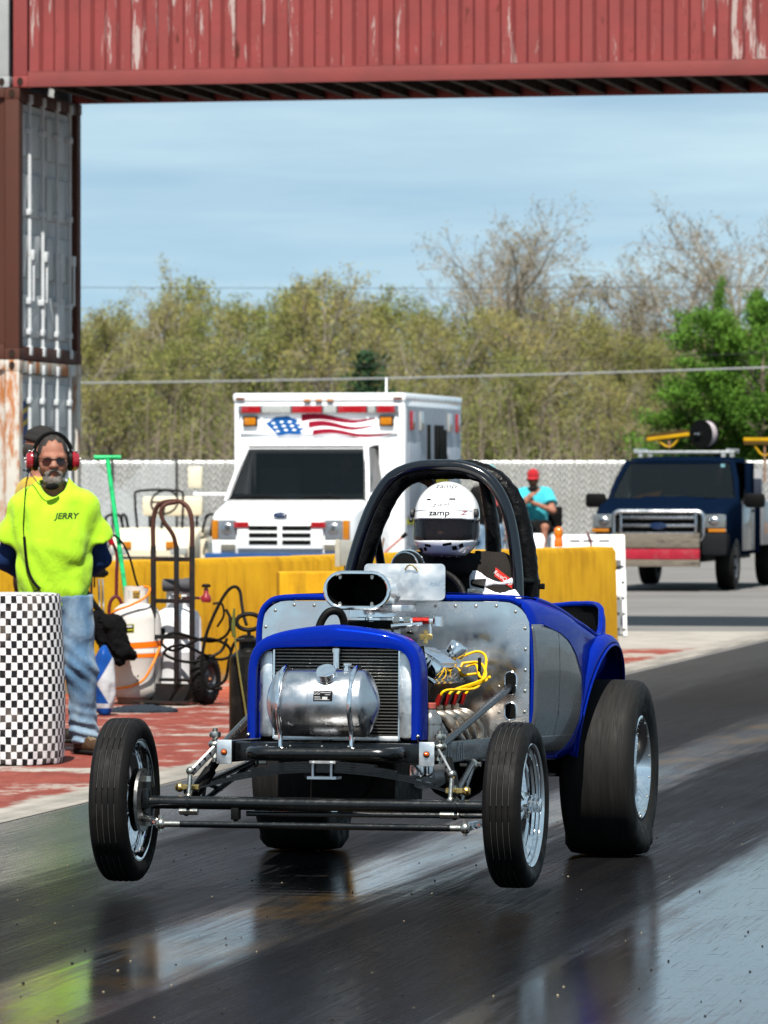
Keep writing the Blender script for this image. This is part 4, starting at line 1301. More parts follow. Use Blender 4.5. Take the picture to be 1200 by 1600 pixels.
part('radiator_hose', MB().tube([(-.12, -1.94, .86), (-.115, -1.93, .935), (-.085, -1.92, .985), (-.045, -1.90, .985), (-.03, -1.88, .93), (-.03, -1.86, .80)], .0155, 12, 6), BLKM, car)
part('lower_hose', MB().tube([(.235, -2.03, .53), (.25, -1.97, .60), (.262, -1.94, .72), (.225, -1.93, .80)], .015, 10, 6), BLKM, car)
part('breather_hose', MB().tube([(.272, -1.90, .86), (.285, -1.90, .76), (.295, -1.89, .66), (.29, -1.88, .56)], .011, 10, 6), BLKM, car)
# fuel rail with hose ends
part('fuel_rail', MB().cyl((.12, -1.72, .958), (.29, -1.70, .955), .0095, seg=10).cyl((.12, -1.745, .935), (.24, -1.735, .945), .0075, seg=10), POLISH, car)
part('hose_end', MB().cyl((.20, -1.725, .956), (.262, -1.722, .956), .0135, seg=8), RED, car)
part('pressure_regulator', MB().cyl((.292, -1.70, .935), (.292, -1.70, .972), .021, seg=16).cyl((.262, -1.70, .954), (.30, -1.70, .954), .011).cyl((.262, -1.70, .954), (.262, -1.70, .895), .0075), POLISH, car)
part('brass_tee', MB().cyl((.225, -1.72, .895), (.275, -1.715, .895), .011, seg=6).cyl((.25, -1.72, .87), (.25, -1.72, .92), .009, seg=6), GOLD, car)
part('hose_nut', MB().cyl((.125, -1.722, .957), (.148, -1.722, .957), .015, seg=6).cyl((.165, -1.722, .957), (.188, -1.722, .957), .014, seg=6), ZINC, car)
mb = MB(); qq = random.Random(9)
for i in range(26):
    c = V(qq.uniform(.12, .31), qq.uniform(-1.85, -1.75), qq.uniform(.52, .70))
    mb.cyl(c, c + V(qq.uniform(-.02, .02), -.02, qq.uniform(-.03, .03)), qq.uniform(.005, .012), seg=6)
part('small_fittings', mb, ZINC, car)
for i in range(5):
    a = V(.17 + i * .03, -1.84, .70 - i * .02)
    part('braided_line', MB().tube([a, a + V(.03, -.03, -.05), a + V(.01, -.02, -.12), a + V(.05, .03, -.19)], .0065, 8, 5), STEELP if i % 2 else BLKM, car)
# catch bottle with red cap
bt = part('catch_bottle', MB().lathe([(0, 0), (.042, .002), (.044, .02), (.044, .072), (.043, .076), (.044, .080), (.042, .098), (.034, .118), (.022, .132), (.017, .138), (.017, .142)], 32, Matrix.Translation((.325, -1.97, .487))), mat('smoky_bottle', (.42, .43, .43), .18, .75, vs=20), car)
part('bottle_cap', MB().lathe([(.0215, 0), (.0215, .018), (.019, .021), (0, .021)], 20, Matrix.Translation((.325, -1.97, .627))), mat('faded_red_cap', (.55, .13, .10), .5), bt)
part('lower_can', MB().lathe([(0, 0), (.045, 0), (.047, .01), (.047, .045), (0, .05)], 24, Matrix.Translation((.32, -2.10, .372))), POLISH, car)

# ---------------------------------------------------------------- air scoop
def stadium(w, h, n=10):
    out = []; r = h / 2
    for k in range(n + 1):
        a = R(-90 + 180 * k / n); out.append((w / 2 - r + r * math.cos(a), r * math.sin(a)))
    for k in range(n + 1):
        a = R(90 + 180 * k / n); out.append((-w / 2 + r + r * math.cos(a), r * math.sin(a)))
    return out
SC = V(-.010, -1.76, 1.070)
rings = [[(SC.x + p[0], SC.y + dy, SC.z + p[1] + dz) for p in stadium(w, h)] for (w, h, dy, dz) in ((.248, .131, 0, 0), (.240, .124, .05, 0), (.225, .118, .18, -.002), (.20, .11, .32, -.004), (.15, .09, .37, -.006))]
scp = part('air_scoop', MB().loft(rings, caps=False).add(rings[-1], [tuple(range(len(rings[-1])))]), POLISH, car, sharp=50)
part('scoop_lip', MB().tube([(SC.x + p[0], SC.y - .003, SC.z + p[1]) for p in stadium(.250, .133)], .0085, 10, closed=True), POLISH, scp)
rin = [[(SC.x + p[0], SC.y + dy, SC.z + p[1]) for p in stadium(w, h)] for (w, h, dy) in ((.238, .121, .004), (.225, .112, .06), (.21, .105, .17), (.18, .09, .30))]
part('scoop_lining', MB().loft(rin, caps=False).add(rin[-1], [tuple(range(len(rin[-1])))]), BLKM, scp, sharp=50)
for (xx, zz) in ((-.07, .048), (.055, .048), (-.07, -.049), (.055, -.049)):
    part('scoop_bolt', MB().cyl((SC.x + xx, SC.y + .02, SC.z + zz), (SC.x + xx, SC.y + .008, SC.z + zz), .0055, seg=8).box((SC.x + xx - .006, SC.y + .01, min(SC.z + zz, SC.z + zz * 1.2)), (SC.x + xx + .006, SC.y + .022, max(SC.z + zz, SC.z + zz * 1.2))), ZINC, scp)
part('scoop_neck', MB().lathe([(.082, 0), (.088, .004), (.088, .012), (.080, .016), (.078, .05)], 36, Matrix.Translation((.0, -1.55, .953)) @ Matrix.Scale(1.15, 4, (1, 0, 0))), POLISH, scp)
part('scoop_bracket', MB().box((.02, -1.66, .99), (.14, -1.40, 1.015), .003), PLATE, scp)

# ---------------------------------------------------------------- body
ys = [-1.15, -1.05, -.95, -.85, -.75, -.65, -.55, -.45, -.35, -.25, -.15, -.08, -.02, .04, .09, .14, .19, .24, .28, .31, .34, .37, .40]
wL = lambda y: float(np.interp(y, [-1.15, -1.0, -.85, -.7, -.55, -.4, -.25, -.1, .1, .3, .4], [.550, .574, .594, .612, .622, .610, .57, .52, .49, .45, .38]))
wU = lambda y: float(np.interp(y, [-1.15, -1.0, -.85, -.7, -.55, -.4, -.25, -.1, .05, .15, .24, .31, .36, .40], [.550, .574, .594, .612, .622, .625, .628, .630, .625, .605, .56, .49, .40, .30]))
def wI(y, z=None):
    if z is None: return wL(y)
    k = min(1, max(0, (z - .58) / .24)); k = k * k * (3 - 2 * k)
    return wL(y) + (wU(y) - wL(y)) * k
tI = lambda y: float(np.interp(y, [-1.15, -.95, -.82, -.7, -.58, -.46, -.34, -.22, -.1, -.02, .05, .12, .2, .28, .34, .40], [1.046, 1.048, 1.040, 1.022, .995, .965, .938, .915, .900, .905, .945, 1.0, 1.026, 1.032, 1.03, 1.02]))
def fI(t_, y=-1.0):
    top = float(np.interp(y, [-.8, -.3], [.84, .955]))
    return float(np.interp(t_, [0, .05, .12, .3, .55, .75, .86, .93, .975, 1.0], [.86, .93, .965, 1.0, 1.005, .995, .98, .95 + (top - .84) * .35, .90 + (top - .84) * .7, top]))
zb = .405
def bx(y, z):
    return wI(y, z) * fI((z - zb) / (tI(y) - zb), y)
def rim_x(y): return wI(y, tI(y)) * fI(1.0, y)
tt = [0, .03, .07, .12, .2, .3, .42, .55, .66, .76, .84, .90, .94, .97, .99, 1.0]
def half(y, s):
    return [(s * bx(y, zb + (tI(y) - zb) * t_), y, zb + (tI(y) - zb) * t_) for t_ in tt]
for s in (1, -1):
    pass
rings = []
for y in ys:
    hr = half(y, 1); hl_ = half(y, -1)
    rings.append(hr[::-1] + [(0, y, zb - .004)] + hl_)
mb = MB().loft(rings, closed=False, caps=False)
# rear panel
mb.add([(p[0], p[1], p[2]) for p in rings[-1]], [tuple(range(len(rings[-1])))])
body = part('body', mb, BLUE, car, sharp=60)
body.data.materials.append(BLUI)
sm = body.modifiers.new('thickness', 'SOLIDIFY'); sm.thickness = .010; sm.offset = -1; sm.material_offset = 1
# cowl top over the driver's legs
cr = []
for y in (-1.15, -1.08, -1.0, -.92, -.84):
    w = rim_x(y) + .006; z = tI(y)
    cr.append([(w * math.cos(PI * k / 12) , y, z + .004 + .018 * math.sin(PI * k / 12)) for k in range(13)])
part('cowl', MB().loft(cr, closed=False, caps=False), BLUE, body)
# rolled rim round the cockpit
for s in (1, -1):
    part('cockpit_rim', MB().tube([(s * (rim_x(y) + .001), y, tI(y)) for y in ys[3:]], .0125, 10, 3), BLUE, body)
part('cockpit_rim', MB().tube([(rim_x(.40) * k / 8, .40, tI(.40)) for k in range(-8, 9)], .0125, 10), BLUE, body)
# raised shoulder bead sweeping down round the side panel
def yr(z): return float(np.interp(z, [.42, .47, .55, .65, .74, .83, .89, .925, .945], [-.74, -.64, -.545, -.505, -.535, -.625, -.74, -.87, -1.02]))
for s in (1, -1):
    zz = np.linspace(.425, .945, 18); rows_ = []
    for z in zz:
        e = yr(z)
        rows_.append([(s * (bx(y, z) + .005), y, z) for y in np.linspace(-1.148, e, 16)])
    pn = part('side_panel', MB().loft(rows_, closed=False, caps=False), GREY, body)
    smd = pn.modifiers.new('thickness', 'SOLIDIFY'); smd.thickness = .004; smd.offset = 0
    part('panel_bead', MB().tube([(s * (bx(yr(z), z) + .004), yr(z), z) for z in zz], .006, 8), BLUE, body)
    part('door_seam', MB().tube([(s * (bx(-.86 + .05 * (z - .7), z) + .0062), -.86 + .05 * (z - .7), z) for z in np.linspace(.50, .925, 14)], .0016, 5), BLKM, pn)
    part('sill_seam', MB().tube([(s * (bx(y, .505) + .0062), y, .505) for y in np.linspace(-1.14, -.60, 12)], .0018, 5), POLISH, pn)
    part('sill_bead', MB().tube([(s * (bx(y, .425) + .002), y, .42 + .0) for y in np.linspace(-1.14, -.70, 10)], .007, 8), BLUE, body)
    part('latch_bolt', MB().sphere((s * (bx(-.98, .46) + .010), -.98, .46), .009, 8, 6), CHROME, body)
    # rear mudguard hugging the slick
    path = [(-.455, .415, .585), (-.462, .50, .60), (-.448, .60, .615), (-.41, .70, .632), (-.345, .79, .650), (-.25, .855, .664), (-.13, .89, .670), (.02, .895, .670), (.16, .865, .664), (.28, .79, .655), (.36, .68, .64)]
    P = smooth_path([V(p[2], p[0], p[1]) for p in path], 4)
    rg_ = []
    for p in P:
        rad_ = V(0, p.y, p.z - .36).normalized()
        xo = p.x
        ins = wI(max(-1.1, min(.4, p.y)), p.z) * .93
        ring = [V(ins, p.y, p.z) + rad_ * .004, V((ins + xo) / 2, p.y, p.z) + rad_ * .012, V(xo - .022, p.y, p.z) + rad_ * .006, V(xo - .005, p.y, p.z) - rad_ * .010, V(xo, p.y, p.z) - rad_ * .034]
        rg_.append([(s * v_.x, v_.y, v_.z) for v_ in ring])
    fd = part('mudguard', MB().loft(rg_, closed=False, caps=False), BLUE, body, sharp=60)
    sf = fd.modifiers.new('thickness', 'SOLIDIFY'); sf.thickness = .006; sf.offset = -1
    part('guard_edge', MB().tube([r_[4] for r_ in rg_], .006, 8), BLUE, fd)
# inner tub in black
part('cockpit_floor', MB().box((-.44, -1.1, zb + .02), (.44, .34, zb + .035)), BLUI, body)
part('seat', MB().box((-.24, -.42, .44), (.26, .02, .62), .04).box((-.22, -.14, .60), (.26, -.02, 1.14), .05), BLUI, car)
part('rear_bulkhead', MB().box((-.45, .24, .43), (.45, .26, .985)), BLUI, body)
for s in (1, -1):
    part('tub_side', MB().box((s * .47 - .008, -.85, .44), (s * .47 + .008, .22, .90)), BLUI, body)

# firewall with rivets and slots
out = []
hw, zt_, zl, rc_ = .540, 1.032, .41, .105
out = [(hw, zl), (hw, zt_ - rc_)] + [(hw - rc_ + rc_ * math.cos(R(a)), zt_ - rc_ + rc_ * math.sin(R(a))) for a in range(15, 91, 15)]
out += [(-p[0], p[1]) for p in out[::-1]]
bead_ = [(-.548, -1.158, .42), (-.549, -1.158, .60), (-.549, -1.158, .80), (-.545, -1.158, .95), (-.515, -1.158, 1.018), (-.44, -1.158, 1.044), (-.2, -1.158, 1.046), (.2, -1.158, 1.046), (.44, -1.158, 1.044), (.50, -1.15, 1.024)]
part('front_bead', MB().tube(bead_, .0135, 10, 5), BLUE, body)
fw = part('firewall', MB().prism(out, .006, Matrix.Translation((0, -1.162, 0))), PANEL, car, sharp=30)
mb = MB()
pts_ = resample([(hw - .018, zl + .03), (hw - .018, .6), (hw - .018, zt_ - rc_), (hw - .05, zt_ - .045), (hw - rc_, zt_ - .019), (.3, zt_ - .018), (0, zt_ - .018)], 14)
for p in pts_:
    for s in (1, -1): mb.sphere((p.x * s, -1.163, p.z), (.0065, .004, .0065), 8, 5)
for z in (.50, .60, .70):
    for s in (1, -1): mb.sphere(((.42) * s, -1.163, z), (.0065, .004, .0065), 8, 5)
o = part('rivets', mb, ZINC, fw); o['kind'] = 'stuff'
for s in (1, -1):
    for (zc, hh) in ((.715, .085), (.605, .065)):
        part('rod_slot', MB().prism([(p[1] + .466 * s, p[0] + zc) for p in stadium(hh, .042)], .003, Matrix.Translation((0, -1.1655, 0))), BLKM, fw)
        part('slot_rim', MB().tube([(p[1] + .466 * s, -1.1645, p[0] + zc) for p in stadium(hh + .004, .046)], .003, 6, closed=True), POLISH, fw)
part('screen_plate', MB().prism(rrect(.325, .142, .018, 5, .052, 1.108), .004, Matrix.Translation((0, -1.22, 0))), PLATE, car)
part('screen_bracket', MB().box((-.08, -1.216, 1.03), (.19, -1.12, 1.040), .003), PLATE, car)
part('wire_loop', MB().tube([(.055, -1.225, 1.155), (.07, -1.235, 1.172), (.09, -1.235, 1.17), (.105, -1.225, 1.15)], .003, 6, 5), GOLD, car)
# tachometer above the cowl
tach = part('tachometer', MB().lathe([(0, 0), (.045, .004), (.060, .03), (.062, .075)], 32, Matrix.Translation((.030, -1.13, 1.172)) @ Matrix.Rotation(R(-90), 4, 'X')), BLKM, car)
part('tach_ring', MB().lathe([(.050, .006), (.053, .004), (.056, .010), (.053, .014)], 32, Matrix.Translation((.030, -1.132, 1.172)) @ Matrix.Rotation(R(-90), 4, 'X'), closed_prof=True).lathe([(.061, .06), (.066, .06), (.066, .078), (.061, .078)], 32, Matrix.Translation((.030, -1.13, 1.172)) @ Matrix.Rotation(R(-90), 4, 'X'), closed_prof=True), CHROME, tach)
part('tach_post', MB().cyl((.030, -1.10, 1.05), (.030, -1.10, 1.13), .015), BLKM, tach)
# steering wheel
Ms = Matrix.Translation((.085, -.93, 1.02)) @ Matrix.Rotation(R(68), 4, 'X')
sw = part('steering_wheel', MB().tube([Ms @ V(.145 * math.cos(a), .145 * math.sin(a), 0) for a in np.linspace(0, 2 * PI, 36, endpoint=False)], .015, 10, closed=True), BLKM, car)
part('wheel_spokes', MB().box((-.14, -.012, -.004), (.14, .012, .004), .002, Ms).box((-.012, -.14, -.004), (.012, 0, .004), .002, Ms), PLATE, sw)
part('steering_column', MB().cyl(Ms @ V(0, 0, 0), V(.06, -1.16, .90), .016), BLKM, sw)
part('window_net_strap', MB().box((.20, -.80, 1.02), (.28, -.79, 1.05), .003), POLISH, car)

# ---------------------------------------------------------------- roll cage
front = [(-.385, -.47, .72), (-.372, -.47, .98), (-.342, -.47, 1.164), (-.290, -.465, 1.34), (-.235, -.46, 1.465), (-.170, -.455, 1.545), (-.075, -.45, 1.582), (.03, -.45, 1.588), (.12, -.45, 1.582), (.205, -.455, 1.548), (.265, -.46, 1.485), (.312, -.465, 1.38), (.342, -.47, 1.22), (.352, -.47, 1.06), (.356, -.47, .72)]
cage = part('roll_hoop', MB().tube(front, .0245, 18, 6), NAVY, car)
rear = [(x_ * 1.0 + (.012 if x_ > 0 else -.002), -.29, z_ - .010) for (x_, y_, z_) in front]
mbp = MB().tube(rear, .041, 18, 8)
nv = []
for p in mbp.v:
    k = mnoise.noise(V(p[0] * 28, p[1] * 28, p[2] * 28)) * .0045 + mnoise.noise(V(p[0] * 75, p[1] * 75, p[2] * 75)) * .002
    nv.append((p[0] + k, p[1] + k, p[2] + k))
mbp.v = nv
part('padded_hoop', mbp, VINYL, car)
for s in (1, -1):
    part('cage_strut', MB().cyl((.33 * s, -.47, 1.10), (.34 * s, -.24, 1.10), .017), BLKG, car)
    part('cage_brace', MB().cyl((.30 * s, -.22, 1.33), (.33 * s, .32, .80), .019), BLKG, car)
    part('cage_brace', MB().cyl((.15 * s, -.45, 1.56), (.15 * s, -.24, 1.55), .019), BLKG, car)
part('strut_bolt', MB().cyl((.395, -.26, 1.10), (.42, -.26, 1.10), .012, seg=6).cyl((.352, -.45, 1.12), (.39, -.26, 1.12), .014), BLKM, car)
mbp = MB().tube([(.20, -.22, .98), (.20, -.22, 1.2), (.19, -.23, 1.38), (.16, -.24, 1.55)], [.055, .055, .05, .04], 14, 6, flat=(1.0, .6))
mbp.v = [(p[0] + mnoise.noise(V(p[0] * 40, p[1] * 40, p[2] * 40)) * .004, p[1] + mnoise.noise(V(p[2] * 30, p[1] * 30, 3)) * .004, p[2]) for p in mbp.v]
part('headrest_pad', mbp, VINYL, car)
part('head_bar', MB().tube([(-.15, -.25, 1.56), (-.06, -.25, 1.52), (-.05, -.25, 1.44)], .02, 10, 4), mat('brown_leather', (.09, .045, .03), .6, vs=20), car)
# rear end
part('rear_axle', MB().cyl((-.52, 0, .36), (.52, 0, .36), .042, seg=20).sphere((0, .02, .36), (.15, .16, .15)), BLKM, car)
part('driveshaft_tube', MB().cyl((0, -1.25, .42), (0, -.1, .36), .06, seg=16), BLKM, car)
part('gearbox', MB().box((-.11, -1.30, .30), (.11, -.75, .50), .04), CAST, car)
part('ladder_bar', MB().cyl((.40, -.95, .34), (.42, -.03, .34), .016).cyl((.40, -.95, .34), (.42, -.03, .43), .014), BLKG, car)
part('ladder_bar', MB().cyl((-.40, -.95, .34), (-.42, -.03, .34), .016).cyl((-.40, -.95, .34), (-.42, -.03, .43), .014), BLKG, car)
part('underbody_pan', MB().box((-.40, -1.12, .395), (.40, .30, .402)), BLKM, car)
# ================================================================== PEOPLE
from mathutils.bvhtree import BVHTree
SKIN = None
def skin_mat(name, col):
    m, t, n, l, b = ntree(name)
    v = coords(t)
    c = mixc(t, ramp(t, noise(t, v, 18, 5), .3, .7), col, (col[0] * .85, col[1] * .62, col[2] * .55))
    l.new(c, b.inputs['Base Color']); b.inputs['Roughness'].default_value = .5
    b.inputs['Subsurface Weight'].default_value = .15; b.inputs['Subsurface Radius'].default_value = (.01, .004, .002)
    b.inputs['Subsurface Scale'].default_value = .5
    bump(t, b, noise(t, v, 90, 5, .7), .2, .003)
    return m
SKIN = skin_mat('weathered_skin', (.52, .27, .19))
SKIN2 = skin_mat('fair_skin', (.58, .32, .24))

def cloth(name, col, rough=.85, wr=.35, var=.10, fade=None, ws=9):
    m, t, n, l, b = ntree(name)
    v = coords(t)
    wv = noise(t, coords(t, (1, 1, .6)), ws, 4, .5, .6)
    fine = noise(t, v, 260, 3, .6)
    k = ramp(t, fine, .3, .7, 1 - var, 1 + var)
    s = t.nodes.new('ShaderNodeVectorMath'); s.operation = 'SCALE'; s.inputs[0].default_value = col; l.new(k, s.inputs['Scale'])
    c = s.outputs[0]
    if fade is not None:
        c = mixc(t, ramp(t, noise(t, coords(t, (1, 1, .45)), 7, 4, .55), .42, .66), c, fade)
    l.new(c, b.inputs['Base Color']); b.inputs['Roughness'].default_value = rough
    b.inputs['Sheen Weight'].default_value = .12 if max(col) > .2 else .0; b.inputs['Specular IOR Level'].default_value = .25
    bump(t, b, math_n(t, 'ADD', wv, math_n(t, 'MULTIPLY', fine, .05)), wr, .03)
    MATS[name] = m
    return m

def folds(P, seed, amp, freq, aniso=(1, 1, .45)):
    r = np.random.default_rng(seed); d = np.zeros(P.shape[:-1])
    for i in range(7):
        k = r.normal(size=3) * freq * np.array(aniso); ph = r.uniform(0, 6.28)
        w = np.sin(P @ k + ph + 1.6 * np.sin(P @ (r.normal(size=3) * freq * .45) + ph))
        d += amp / 7 * 2.0 * w
    return d

def rotm(yaw=0, pitch=0, roll=0):
    return np.array((Matrix.Rotation(yaw, 3, 'Z') @ Matrix.Rotation(pitch, 3, 'X') @ Matrix.Rotation(roll, 3, 'Y')))

def head_sdf(P, c, Rm, s=1.0):
    """head facing -y in its own frame"""
    Q = (P - np.array(c)) @ Rm / s
    m = np.abs(Q[..., 0]); M = np.stack([m, Q[..., 1], Q[..., 2]], -1)
    d = sd_ell(Q, (0, .012, .035), (.077, .097, .098))
    d = smin(d, sd_ell(Q, (0, -.028, -.045), (.060, .068, .072)), .05)
    d = smin(d, sd_ell(M, (.038, -.062, -.018), (.030, .028, .034)), .03)     # cheeks
    d = smin(d, sd_cap(M, (.008, -.090, .028), (.046, -.074, .030), .011, .010), .018)  # brow
    d = smax(d, -sd_ell(M, (.033, -.098, .008), (.019, .016, .012)), .014)    # eye sockets
    d = smin(d, sd_ell(M, (.033, -.078, .007), (.013, .012, .011)), .006)
    d = smin(d, sd_cap(Q, (0, -.092, .018), (0, -.116, -.018), .009, .014), .016)  # nose
    d = smin(d, sd_ell(M, (.013, -.103, -.022), (.009, .011, .008)), .010)
    d = smin(d, sd_cap(M, (0, -.095, -.050), (.022, -.086, -.051), .007, .004), .010)
    d = smin(d, sd_cap(M, (0, -.092, -.062), (.018, -.085, -.061), .008, .005), .010)
    d = smin(d, sd_ell(Q, (0, -.082, -.095), (.024, .020, .020)), .025)      # chin
    d = smin(d, sd_ell(M, (.080, .012, .0), (.010, .020, .032)), .012)        # ears
    return d * s

def hand_prims(w, dirv, nrm, L=.19, curl=.5, side=1):
    """palm and five bent fingers from the wrist w along dirv; nrm is the back of the hand"""
    w = np.array(w, float); d = np.array(dirv, float); d /= np.linalg.norm(d)
    n = np.array(nrm, float); n -= d * (n @ d); n /= np.linalg.norm(n); b = np.cross(d, n) * side
    caps = [(w, w + d * L * .42, .022, .026)]
    for o in (-.026, -.009, .009, .026): caps.append((w + d * L * .12 + b * o * .6, w + d * L * .45 + b * o, .015, .013))
    for o, fl in ((-.029, .80), (-.010, 1.0), (.010, .95), (.029, .74)):
        p = w + d * L * .45 + b * o; a = 0; ln = L * .55 * fl / 3
        for k in range(3):
            a += curl * (.5 + .4 * k)
            q = p + (d * math.cos(a) - n * math.sin(a)) * ln
            caps.append((p, q, .0095 - .0008 * k, .0088 - .0008 * k)); p = q
    p = w + d * L * .14 + b * .028
    for k in range(2):
        q = p + (d * .75 + b * (.62 - .35 * k) - n * .25 * curl * (k + 1)) * L * .21
        caps.append((p, q, .012 - .001 * k, .0105 - .001 * k)); p = q
    return caps

class Human:
    """joints in local metres, x right, front -y; builds one continuous body and its clothes"""
    def __init__(s, J, res=.012, head=1.0, headrot=(0, 0, 0), seed=1):
        s.J = {k: np.array(v, float) for k, v in J.items()}; s.res = res; s.hs = head; s.hr = rotm(*headrot); s.seed = seed
        s.hands = []
    def torso(s, P, g=0.0, belly=.0):
        J = s.J; c = (J['pel'] + J['che']) / 2
        Q = P.copy()
        yy = np.interp(P[..., 2], [J['pel'][2], J['che'][2]], [J['pel'][1], J['che'][1]])
        Q[..., 1] = (P[..., 1] - yy) * 1.42
        f = lambda a: np.array([a[0], 0, a[2]])
        d = sd_cap(Q, f(J['pel']), f(J['che']), .150 + belly + g, .172 + g)
        d = smin(d, sd_cap(Q, f(J['pel']) + np.array([0, 0, .16]), f(J['pel']) + np.array([0, -.03, .20]), .148 + belly + g, .15 + g), .06)
        d = d / 1.18
        d = smin(d, sd_cap(P, J['shL'], J['shR'], .058 + g, .058 + g), .07)
        d = smin(d, sd_cap(P, J['nek'], (J['shL'] + J['nek']) / 2 + np.array([0, 0, -.02]), .058 + g * .6, .062 + g), .05)
        d = smin(d, sd_cap(P, J['nek'], (J['shR'] + J['nek']) / 2 + np.array([0, 0, -.02]), .058 + g * .6, .062 + g), .05)
        return d
    def arm(s, P, S, g=0.0, upto=2.0):
        J = s.J; a, b, c = J['sh' + S], J['el' + S], J['wr' + S]
        d = sd_cap(P, a, b, .058 + g, .046 + g)
        if upto > 1: d = smin(d, sd_cap(P, b, c, .045 + g, .030 + g), .03)
        return d
    def leg(s, P, S, g=0.0):
        J = s.J
        d = sd_cap(P, J['hi' + S], J['kn' + S], .088 + g, .058 + g)
        return smin(d, sd_cap(P, J['kn' + S], J['an' + S], .057 + g, .042 + g), .05)
    def bounds(s, pad=.25):
        A = np.array(list(s.J.values())); return A.min(0) - pad, A.max(0) + pad
    def body(s, root, m, bel=True):
        J = s.J
        def fn(P):
            d = head_sdf(P, J['hed'], s.hr, s.hs)
            d = smin(d, sd_cap(P, J['nek'] + np.array([0, 0, -.06]), J['hed'] + s.hr @ np.array([0, .02, -.05]), .056, .050), .025)
            d = smin(d, s.torso(P, -.02), .03)
            for S in 'LR':
                d = smin(d, s.arm(P, S), .03)
                d = smin(d, s.leg(P, S, -.012), .04)
                if 'to' + S in J: d = smin(d, sd_cap(P, J['an' + S], J['to' + S], .035, .028), .03)
            return d
        ex = []
        for caps in s.hands:
            A = np.array([c[0] for c in caps] + [c[1] for c in caps])
            def hf(P, caps=caps):
                d = None
                for c in caps:
                    e = sd_cap(P, *c); d = e if d is None else smin(d, e, .006)
                return d
            ex.append((hf, A.min(0) - .03, A.max(0) + .03, max(.0045, s.res * .4)))
        if s.res < .016:
            hc = J['hed']
            ex.append((lambda P: smax(head_sdf(P, hc, s.hr, s.hs) - .0015, -(P[..., 2] - hc[2] + .11), .01), hc - .16 * s.hs, hc + .16 * s.hs, .0055))
        lo, hi = s.bounds()
        return link('body', nets_mesh('body', fn, lo, hi, s.res, ex), m, root)
    def shirt(s, root, m, hem, sleeve=.62, g=.02, name='shirt', collar=.085, amp=.006, long=False, belly=0.0, res=None, flare=.025):
        J = s.J
        def fn(P):
            d = s.torso(P, g, belly)
            for S in 'LR':
                a, b = J['sh' + S], J['el' + S]; u = (b - a) / np.linalg.norm(b - a)
                if long:
                    sl = s.arm(P, S, g * .8)
                    w = J['wr' + S]; uw = (w - b) / np.linalg.norm(w - b)
                    sl = smax(sl, (P - (w - uw * .0)) @ uw, .005)
                else:
                    e = a + (b - a) * sleeve
                    sl = sd_cap(P, a, e, .060 + g * .5, .056 + g + flare)
                    sl = smax(sl, (P - e) @ u, .006)
                d = smin(d, sl, .045)
            d = smax(d, -(P[..., 2] - hem - .006 * np.sin(P[..., 0] * 22)), .006)
            q2 = np.stack([(P[..., 0] - J['nek'][0]) / 1.0, np.zeros_like(P[..., 0]), (P[..., 2] - J['nek'][2] - .045) / 1.0], -1)
            d = smax(d, -np.maximum(np.linalg.norm(q2, axis=-1) - collar - .012, P[..., 1] - J['nek'][1] - .03), .005)
            d = smax(d, -sd_cap(P, J['nek'] + np.array([0, -.012, .0]), J['nek'] + np.array([0, -.03, .2]), collar, collar + .015), .008)
            return d + folds(P, s.seed, amp, 26)
        lo, hi = s.bounds(); lo = lo.copy(); lo[2] = min(hem, min(J['wrL'][2], J['wrR'][2]) - .12 if long else hem) - .05; hi[2] = J['nek'][2] + .1
        return link(name, nets_mesh(name, fn, lo, hi, res or s.res), m, root)
    def trousers(s, root, m, g=.022, name='trousers', amp=.006, top=None, cut=None, cuff=True):
        J = s.J; tp = J['pel'][2] + .06 if top is None else top
        def fn(P):
            d = sd_ell(P, J['pel'] + np.array([0, .01, -.03]), (.165 + g * .5, .125 + g * .5, .15))
            for S in 'LR':
                L = s.leg(P, S, g)
                if cut is not None:
                    k, a = J['kn' + S], J['hi' + S]; e = a + (k - a) * cut; u = (k - a) / np.linalg.norm(k - a)
                    L = smax(sd_cap(P, a, e, .095 + g, .085 + g), (P - e) @ u, .006)
                else:
                    z = P[..., 2] - J['an' + S][2]
                    bunch = np.clip(1 - z / .22, 0, 1)
                    L = L - .012 * bunch + .009 * bunch * np.sin(z * 105 + P[..., 0] * 25 + 2 * np.sin(P[..., 1] * 30))
                    kn = np.exp(-((P[..., 2] - J['kn' + S][2]) / .10) ** 2)
                    L = L + .007 * kn * np.sin((P[..., 2] + P[..., 0] * .9) * 70)
                    L = smax(L, -(P[..., 2] - (J['an' + S][2] - .045)), .006)
                d = smin(d, L, .045)
            d = smax(d, P[..., 2] - tp, .006)
            return d + folds(P, s.seed + 5, amp, 24, (1, 1, .7))
        lo, hi = s.bounds(.22); hi = hi.copy(); hi[2] = max(tp, max(J['knL'][2], J['knR'][2]) + .15) + .04
        return link(name, nets_mesh(name, fn, lo, hi, s.res), m, root)
